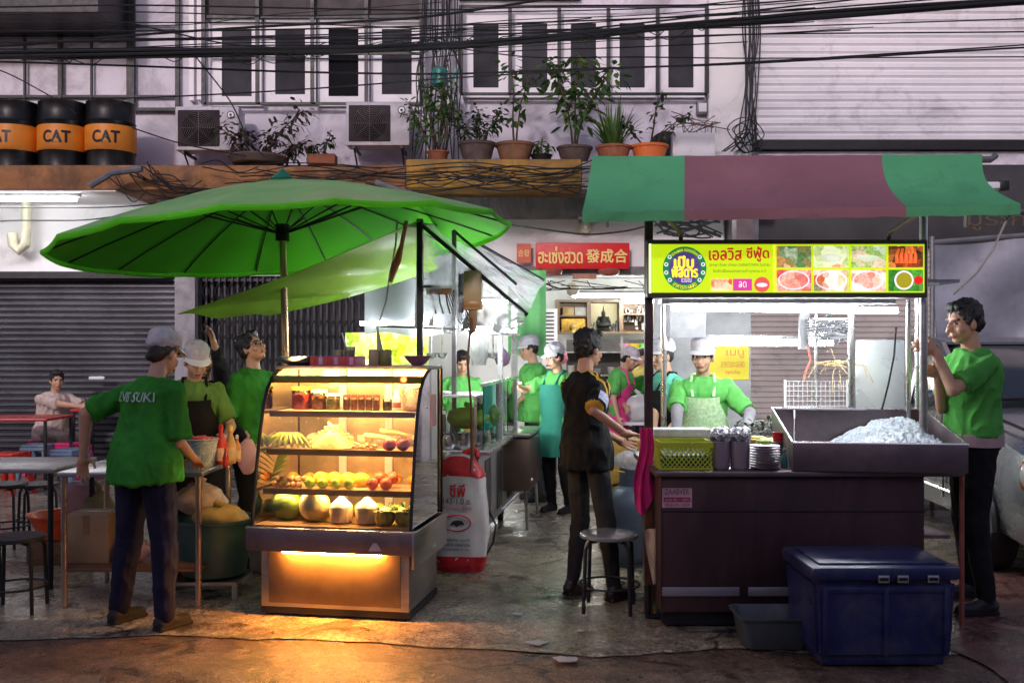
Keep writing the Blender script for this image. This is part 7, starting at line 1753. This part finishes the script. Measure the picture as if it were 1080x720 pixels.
mb = MB(); mb.rings(cab); mb.build('cabin', M('tinted_glass', (.03, .035, .04), .06, 0, .05, 2, bump=0, spec=.8), t, ang=25)
mb = MB()
for sx in (-1, 1):
    mb.tube([Vector((sx * .80, -.9, 1.16)), Vector((sx * .73, -.52, 1.38)), Vector((sx * .70, -.13, 1.615)), Vector((sx * .68, .5, 1.675)), Vector((sx * .68, 1.4, 1.655)), Vector((sx * .72, 1.95, 1.3))], .035, 6)
    mb.tube([Vector((sx * .83, .35, 1.1)), Vector((sx * .69, .4, 1.66))], .03, 6); 
mb.sheet(lambda u, v: Vector(((u - .5) * 1.36, -.12 + 1.55 * v, 1.635 + .05 * math.sin(PI * v))), 6, 6, .02); mb.build('roof_pillars', carp, t)
for sx in (-1, 1):
    mb = MB(); mb.ell((sx * .97, -.52, 1.18), (.10, .05, .075)); mb.box((sx * .90, -.5, 1.14), (.1, .04, .03)); mb.build('mirror', carp, t)
    hl = MB(); hl.ell((sx * .72, -2.02, .75), (.15, .13, .145), None, 18, 12); h_ = hl.build('headlight', M('headlight_glass', (.5, .5, .52), .08, .3, .05, 3, spec=.9), t)
    MB().ell((sx * .845, -2.0, .74), (.018, .03, .10)).build('indicator', M('amber_lens', (.30, .05, .008), .15), h_); MB().ell((sx * .68, -2.11, .73), (.05, .045, .05)).build('lamp_bowl', steel_lt, h_)
    for y in (-1.35, 1.35):
        w_ = MB().cyl((sx * .72, y, .32), (sx * .915, y, .32), .32, n=34).build('wheel', rubber, t); r_ = MB().cyl((sx * .9155, y, .32), (sx * .925, y, .32), .2, .19, n=26).build('rim', steel, w_)
    MB().tube([Vector((sx * .915, -1.0, .48)), Vector((sx * .92, 1.0, .48))], .014, 6).build('side_trim', steel_lt, t)
mb = MB(); mb.bx(-.45, .45, -2.235, -2.2, .62, .74, .01); mb.build('front_grille', black_metal, t)
for sx in (-1, 1):
    mb = MB(); mb.tube([Vector((sx * .60, -2.12, .93)), Vector((sx * .70, -1.95, 1.0)), Vector((sx * .76, -1.55, 1.065)), Vector((sx * .78, -1.0, 1.135)), Vector((sx * .78, -.8, 1.165))], .012, 6); mb.build('bonnet_gap', black_metal, t)
    mb = MB(); mb.tube([Vector((sx * .905, -1.35 + .37 * math.cos(a), .32 + .37 * math.sin(a))) for a in [PI * k / 12 for k in range(13)]], .03, 6); mb.build('wheel_arch', black_metal, t)
    mb = MB(); mb.tube([Vector((sx * .912, -.75, .42)), Vector((sx * .915, -.72, .8)), Vector((sx * .88, -.62, 1.08))], .007, 5); mb.build('door_gap', black_metal, t)
mb = MB(); mb.tube([Vector((-.7, -.86, 1.19)), Vector((0, -.9, 1.21)), Vector((.7, -.86, 1.19))], .012, 6); mb.build('wiper_cowl', black_metal, t); mb = MB(); mb.bx(-.7, .7, -2.27, -2.15, .34, .48, .03); mb.build('bumper', carp, t)
sheet_m = M('grey_car_sheet', (.27, .27, .32), .42, .25, .3, 1.6, dirt=.3, dcol=(.14, .14, .17), dscale=3, bump=.2, bscale=14)
def bigs(u, v):
    x = WX(986, 9.6) + 2.6 * u; top = 2.58 + .10 * math.sin(u * 2.0) ; z = top - (top - 1.62) * v
    return Vector((x, 9.6 + .10 * math.sin(u * 7) * v - .35 * (1 - v) ** 3 * 0 + .04 * math.sin(v * 5 + u * 11), z))
t = thing('grey_tarpaulin', 'large slate grey sheet hung behind the parked car at the right edge', 'tarpaulin', (0, 0, 0)); MB().sheet(bigs, 30, 14, .02, Vector((0, 1, 0))).build('sheet', sheet_m, t)
MB().tube([Vector((WX(984, 9.6), 9.6, 2.60)), Vector((WX(984, 9.6) + 1.3, 9.6, 2.70)), Vector((WX(984, 9.6) + 2.7, 9.6, 2.66))], .025, 8).build('top_pipe', grey_metal, t); MB().tube([Vector((WX(984, 9.6), 9.6, 1.6)), Vector((WX(984, 9.6) + 2.7, 9.6, 1.57))], .035, 8).build('bottom_pipe', white_paint, t)
for x in (WX(984, 9.6), WX(984, 9.6) + 2.7): MB().cyl((x, 9.62, .012), (x, 9.62, 2.66), .025, n=8).build('post', grey_metal, t)
tt = thing('ac_box', 'grey box unit mounted high behind the lime sign', 'box', at(787, 244, 12.4)); mb = MB(); mb.bx(-.18, .16, 0, .2, -.2, .18, .01); mb.build('case', grey_metal, tt); mb = MB(); mb.bx(-.12, .1, -.01, -.001, -.15, .14); mb.build('louvre', M('guard_grey', 'fff'), tt)
# wiring behind the left end of the awning
mb = MB(); random.seed(15)
for i in range(16): mb.wire([at(random.uniform(686, 700), random.uniform(226, 250), 8.4), at(random.uniform(705, 735), random.uniform(228, 250), 8.4), at(random.uniform(735, 765), random.uniform(226, 252), 8.4)], .008, 5)
tag(mb.build('wire_tangle', wire), 'tangle of black wires before the white wall above the lime sign', 'wires')
# ---------------------------------------------------------------- people
random.seed(21)
# woman seen from behind at the table
pr, J = person('woman in lettered green shirt and net cap, seen from behind at the steel table', (WX(150, 5.62), 5.66, 0.006), R(150), H=1.67, lean=12, side=0,
    hips=(0, .0, .92), feet=[V(WX(180, 5.7), 5.60, .006), V(WX(124, 5.72), 5.74, .006)],
    hands=[at(203, 482, 5.86), at(88, 480, 5.72)], elbow=[(-.5, .9, .1), (.5, .9, .1)], head=(4, 16, 4),
    shirt=shirt_green, sleeve=.88, trousers=denim, shoe=rubber, cap=capcloth, hair='bun', curl=(.5, .5), palm=[(None, (0, 0, -1)), (None, (0, 0, -1))], shirt_len=.0, build=1.1)
st = J['stat']; s = J['s']
def backmap(t0, off=.0):
    c, ux, uy = st(t0)
    def f(x, z, d):
        c2, ux, uy = st(t0 + z); a = .172 * 1.1 * s + .02; b = .118 * 1.1 * s + .03
        th = (x - .03) / a; return c2 - ux * a * math.sin(th) + uy * (b * math.cos(th) + .036 + d)
    return f
so_ = [o for o in pr.children if o.name.startswith('shirt')][0]
from mathutils.bvhtree import BVHTree
bv = BVHTree.FromPolygons([v.co.copy() for v in so_.data.vertices], [tuple(p.vertices) for p in so_.data.polygons])
tz0 = J['chest'].z - .045
def onback(x, z, d):
    h = bv.ray_cast(Vector((.0 - x, 1.0, tz0 + z)), Vector((0, -1, 0)))
    y = h[0].y if h[0] is not None else .12
    return Vector((.0 - x, y + .010 + d, tz0 + z))
lettering('ELVIS SUKI', .29, .055, onback, M('shirt_white_print', (.55, .66, .6), .8), so_, th=.002)
# cook with bandana cap facing the table
person('cook in green shirt, dark apron and white net cap looking down at the steel table', (WX(205, 7.05), 7.05, 0), R(18), H=1.62, lean=10, hands=[at(178, 470, 6.75), at(238, 462, 6.8)], head=(14, 22, 0),
    shirt=M('olive_green_shirt', (.12, .26, .04), .85, bump=.25, bscale=90), sleeve=.8, trousers=blackcloth, shoe=black_metal, cap=capcloth, hair='short', apron=blackcloth, vox=.008)
# helper looking up
person('young helper with glasses and black arm covers looking up behind the display case', (WX(266, 7.35), 7.35, 0), R(62), H=1.70, lean=4, hands=[at(262, 470, 7.1), at(280, 472, 7.5)], head=(6, -26, 0),
    shirt=shirt_green, sleeve=.9, trousers=blackcloth, shoe=black_metal, hair='short', arm_sleeve=blackcloth, vox=.008)
pg = [o for o in C.objects if o.get('label', '').startswith('young helper')][0]
hc_ = Vector(pg['_hc']); Rg = Matrix.Rotation(R(6), 3, 'Z') @ Matrix.Rotation(R(-26 + 1.4), 3, 'X')
mb = MB()
for sx in (-1, 1): mb.tube([hc_ + Rg @ Vector((sx * .031 + .021 * math.cos(a), -.094, .006 + .016 * math.sin(a))) for a in [2*PI*i/14 for i in range(15)]], .0025, 5, cap=False); mb.tube([hc_ + Rg @ Vector((sx * .052, -.09, .01)), hc_ + Rg @ Vector((sx * .078, -.02, .01))], .0025, 5)
mb.build('glasses', black_metal, pg)
# person with raised arm
person('person in dark clothes hidden behind the cook, one arm raised', (WX(214, 7.75), 7.8, 0), R(20), H=1.58, hands=[at(190, 470, 7.6), at(221, 343, 7.5)], elbow=[None, (.8, .3, -1)], shirt=blackcloth, sleeve=1.5, trousers=blackcloth, shoe=black_metal, hair='short', vox=.009)
# seated man
person('man in beige shirt and trousers seated at the red table against the dark shutter', (WX(54, 12.35), 12.35, 0), R(58), H=1.68, lean=12, hips=(0, .0, .54), feet=[at(66, 480, 11.95) * 1 - V(0, 0, at(66, 480, 11.95).z), (WX(78, 12.3), 12.35, 0)],
    hands=[at(92, 430, 12.05), at(96, 424, 12.2)], elbow=[(-.6, .3, -.8), (.6, .3, -.8)], head=(-20, 4, 0), shirt=beige_cloth, sleeve=.85, trousers=M('khaki_cotton', (.26, .18, .15), .85), shoe=black_metal, hair='short', build=1.12, vox=.009, belly=.03)
# man in black T-shirt
pb_, J = person('man in black shirt with yellow shoulder stripes standing by the black stool', (WX(618, 6.35), 6.38, 0.006), R(136), H=1.69, lean=0, feet=[(WX(646, 6.35), 6.22, 0.006), (WX(603, 6.45), 6.40, 0.006)],
    hands=[at(659, 457, 6.1), at(650, 462, 6.6)], elbow=[(-.5, .9, -.6), (.5, .9, -.6)], head=(-6, 8, 0), shirt=[M('black_jersey', (.008, .008, .009), .85, 0, .3, 6, bump=.3, bscale=60, spec=.3), M('yellow_stripe', (.75, .42, .03), .8)], sleeve=.92,
    trousers=M('charcoal_jeans', (.014, .015, .019), .85, 0, .4, 5, bump=.3, bscale=120), shoe=M('brown_black_shoe', (.03, .012, .012), .35, 0, .4, 8), hair='short', hairpoke=.007, curl=(.5, .6), shirt_len=.02, build=.84, palm=[((-.3, -.9, -.1), (0, 0, -1)), None], vox=.0058)
s_ = J['s']; e0, s0_ = J['el'][0], J['sh'][0]; q0 = s0_.lerp(e0, .7); dn = (e0 - s0_).normalized()
outv = (Vector((-1, -.1, .1)) - dn * Vector((-1, -.1, .1)).dot(dn)).normalized(); tv = dn.cross(outv)
mbp = MB(); mbp.grid(lambda u, v: q0 + dn * (v - .5) * .09 + (outv * math.cos((u - .5) * 1.8) + tv * math.sin((u - .5) * 1.8)) * .072, 8, 4)
bg = mbp.build('sleeve_badge', M('badge_lilac', (.45, .45, .68), .6, 0, .5, 60), pb_, recalc=False)
# workers behind the noodle stall
person('cook in green shirt and net cap facing left, further back beside the noodle stall', (WX(566, 10.3), 10.3, .008), R(-78), H=1.68, lean=6, hands=[at(545, 425, 10.1), at(548, 430, 10.5)], head=(0, 10, 0), shirt=shirt_lime, sleeve=.85, trousers=greycloth, shoe=black_metal, cap=capcloth, hair='short', vox=.009, build=1.08)
person('cook in lime shirt and teal apron with net cap reaching left beside the noodle stall', (WX(590, 9.6), 9.6, .006), R(-38), H=1.60, lean=5, hands=[at(546, 408, 9.3), at(600, 450, 9.2)], head=(-18, 12, 0), shirt=shirt_lime, sleeve=.8, trousers=blackcloth, shoe=black_metal, cap=capcloth, hair='short', apron=teal_cloth, apron_len=.35, vox=.009)
person('worker in green shirt standing inside the noodle stall behind its tubs', (WX(486, 9.9), 9.9, .006), R(10), H=1.55, lean=8, head=(0, 20, 0), hands=[at(470, 440, 9.6), at(500, 440, 9.6)], shirt=shirt_lime, sleeve=.8, trousers=blackcloth, shoe=black_metal, hair='short', vox=.010)
person('helper in lime shirt and pink apron inside the shop behind the man in black', (WX(646, 11.4), 11.6, .012), R(60), H=1.60, lean=28, hands=[at(652, 440, 11.2), at(660, 430, 11.4)], head=(0, 10, 0), shirt=shirt_lime, sleeve=.8, trousers=blackcloth, shoe=black_metal, cap=capcloth, hair='bun', apron=pink_cloth, vox=.010)
person('helper in dark green shirt bending low over the folding table inside the shop', (WX(655, 12.2), 12.4, .012), R(80), H=1.62, lean=68, hands=[at(690, 450, 12.2), at(692, 445, 12.5)], head=(0, -10, 0), shirt=shirt_green, sleeve=.8, trousers=blackcloth, shoe=black_metal, hair='short', vox=.010)
person('customer in pale yellow top inside the shop beside the left cart post', (WX(680, 13.2), 13.4, .012), R(-60), H=1.55, head=(-10, 5, 0), hands=[at(672, 430, 13), at(676, 432, 13.4)], shirt=yellow_cloth, sleeve=.8, trousers=greycloth, shoe=black_metal, hair='long', vox=.011)
person('person in pinkish top far inside the shop, seen between the cart posts', (WX(694, 14.0), 14.2, .012), R(-40), H=1.66, shirt=M('dusty_pink', (.5, .3, .28), .85), sleeve=.8, trousers=greycloth, shoe=black_metal, hair='short', vox=.011)
# cooks behind the cart
plaid = M('pale_green_plaid', (.55, .8, .45), .8, 0, .25, 45, bump=.2)
person('cook in net cap, lime shirt and pale plaid apron behind the yellow basket', (WX(741, 7.2), 7.2, .006), R(-10), H=1.64, lean=12, hands=[at(714, 458, 6.75), at(786, 455, 6.75)], elbow=[(-.9, .6, -.2), (.9, .6, -.2)], head=(-12, 4, 2), shirt=shirt_lime, sleeve=.85, trousers=blackcloth, shoe=black_metal,
    cap=capcloth, hair='short', apron=plaid, arm_sleeve=M('grey_arm_sleeve', (.3, .29, .31), .8), skinm=skin_lt, vox=.0065, build=1.05, strap=plaid)
person('cook with net cap, teal shirt and black apron facing left behind the left cart post', (WX(706, 7.9), 7.9, .006), R(-62), H=1.63, lean=6, hands=[at(690, 455, 7.6), at(700, 460, 7.5)], head=(0, 6, 0), shirt=M('mint_teal_shirt', (.10, .42, .28), .85), sleeve=.8, trousers=blackcloth, shoe=black_metal, cap=capcloth, hair='short', apron=blackcloth, skinm=skin_lt, vox=.0075)
# man holding the post
person('tall man in green shirt with grey belt bag gripping the right post of the cart', (WX(1028, 6.05), 6.08, .012), R(-82), H=1.86, lean=2, feet=[(WX(1040, 6.1), 6.3, .012), (WX(1032, 6.0), 5.9, .012)], hands=[at(989, 394, 6.0), at(986, 370, 5.95)], elbow=[(-.5, .4, -.9), (.5, .6, -.7)], head=(2, 10, 0),
    shirt=M('bright_green_tee', (.07, .36, .05), .85, 0, .12, 5, bump=.25, bscale=90), sleeve=.75, trousers=blackcloth, shoe=black_metal, hair='short', hairpoke=.006, curl=(1.5, 1.5), palm=[((-.1, -.9, .3), (.9, -.2, 0)), ((.1, -.9, .3), (-.9, -.2, 0))], tuck=True, vox=.006, build=.95)
pm_ = [o for o in C.objects if o.get('label', '').startswith('tall man')][0]
mb = MB(); mb.rings([[Vector((math.cos(a) * (.196 + e), math.sin(a) * (.16 + e), z)) for a in [2*PI*i/26 for i in range(26)]] for z, e in ((.985, -.01), (.987, .006), (1.06, .006), (1.062, -.01))]); mb.build('belt', M('pinkish_grey_belt', (.45, .33, .33), .6), pm_)
for o in list(C.objects):
    if '_hc' in o.keys(): del o['_hc']
# ---------------------------------------------------------------- camera, sky, light
sc = bpy.context.scene
cam = bpy.data.cameras.new('camera'); co = bpy.data.objects.new('camera', cam); C.objects.link(co)
cam.sensor_width = 36; cam.lens = 36 * F / 1080; cam.shift_y = 5 / 1080; cam.clip_end = 500
co.location = (0, 0, CAMZ); co.rotation_euler = (R(90), 0, 0); sc.camera = co
w = bpy.data.worlds.new('World'); sc.world = w; w.use_nodes = True; nt = w.node_tree; nt.nodes.clear()
sky = nt.nodes.new('ShaderNodeTexSky'); sky.sky_type = 'NISHITA'; sky.sun_disc = False; sky.sun_elevation = R(20); sky.sun_rotation = R(194)
mxs = nt.nodes.new('ShaderNodeMix'); mxs.data_type = 'RGBA'; mxs.blend_type = 'MULTIPLY'; mxs.inputs[0].default_value = 1; mxs.inputs[7].default_value = (.98, .80, .90, 1)
bg = nt.nodes.new('ShaderNodeBackground'); bg.inputs[1].default_value = .09
ow = nt.nodes.new('ShaderNodeOutputWorld'); nt.links.new(sky.outputs[0], mxs.inputs[6]); nt.links.new(mxs.outputs[2], bg.inputs[0]); nt.links.new(bg.outputs[0], ow.inputs[0])
sl = bpy.data.lights.new('sun', 'SUN'); sl.energy = .78; sl.angle = R(4); sl.color = (1.0, .9, .93)
so = bpy.data.objects.new('sun', sl); C.objects.link(so); so.rotation_euler = (R(70), 0, R(-14))
sc.view_settings.view_transform = 'Standard'; sc.view_settings.look = 'None'; sc.view_settings.exposure = .7; sc.view_settings.gamma = 1; sc.view_settings.use_curve_mapping = False
sc.cycles.use_denoising = True
sc.cycles.max_bounces = 8; sc.cycles.transparent_max_bounces = 16; sc.cycles.caustics_reflective = False; sc.cycles.caustics_refractive = False; sc.cycles.sample_clamp_indirect = 6

# ---------------------------------------------------------------- unseen house row, added to keep low light off the stall fronts
ho = thing('added_house_row', 'added grey house row, unseen across the street behind the viewer, blocking low light', 'building', (0, -7.5, 0))
mb = MB(); mb.bx(-30, 30, -6, 0, 0, 7.0); wl = mb.build('wall', wall_lav, ho)
for i in range(12):
    x = -26 + 4.7 * i
    mb = MB(); mb.bx(x - .8, x + .8, .002, .06, 4.6, 6.4); f = mb.build('window', frame_m, ho)
    mb = MB(); mb.bx(x - .66, x + .66, .061, .07, 4.75, 6.25); mb.build('pane', pane_m, f)
for i in range(7):
    x = -24 + 8 * i; mb = MB(); mb.bx(x - 2.6, x + 2.6, .002, .05, .02, 3.0); mb.build('roller_shutter', shut_dark, ho)
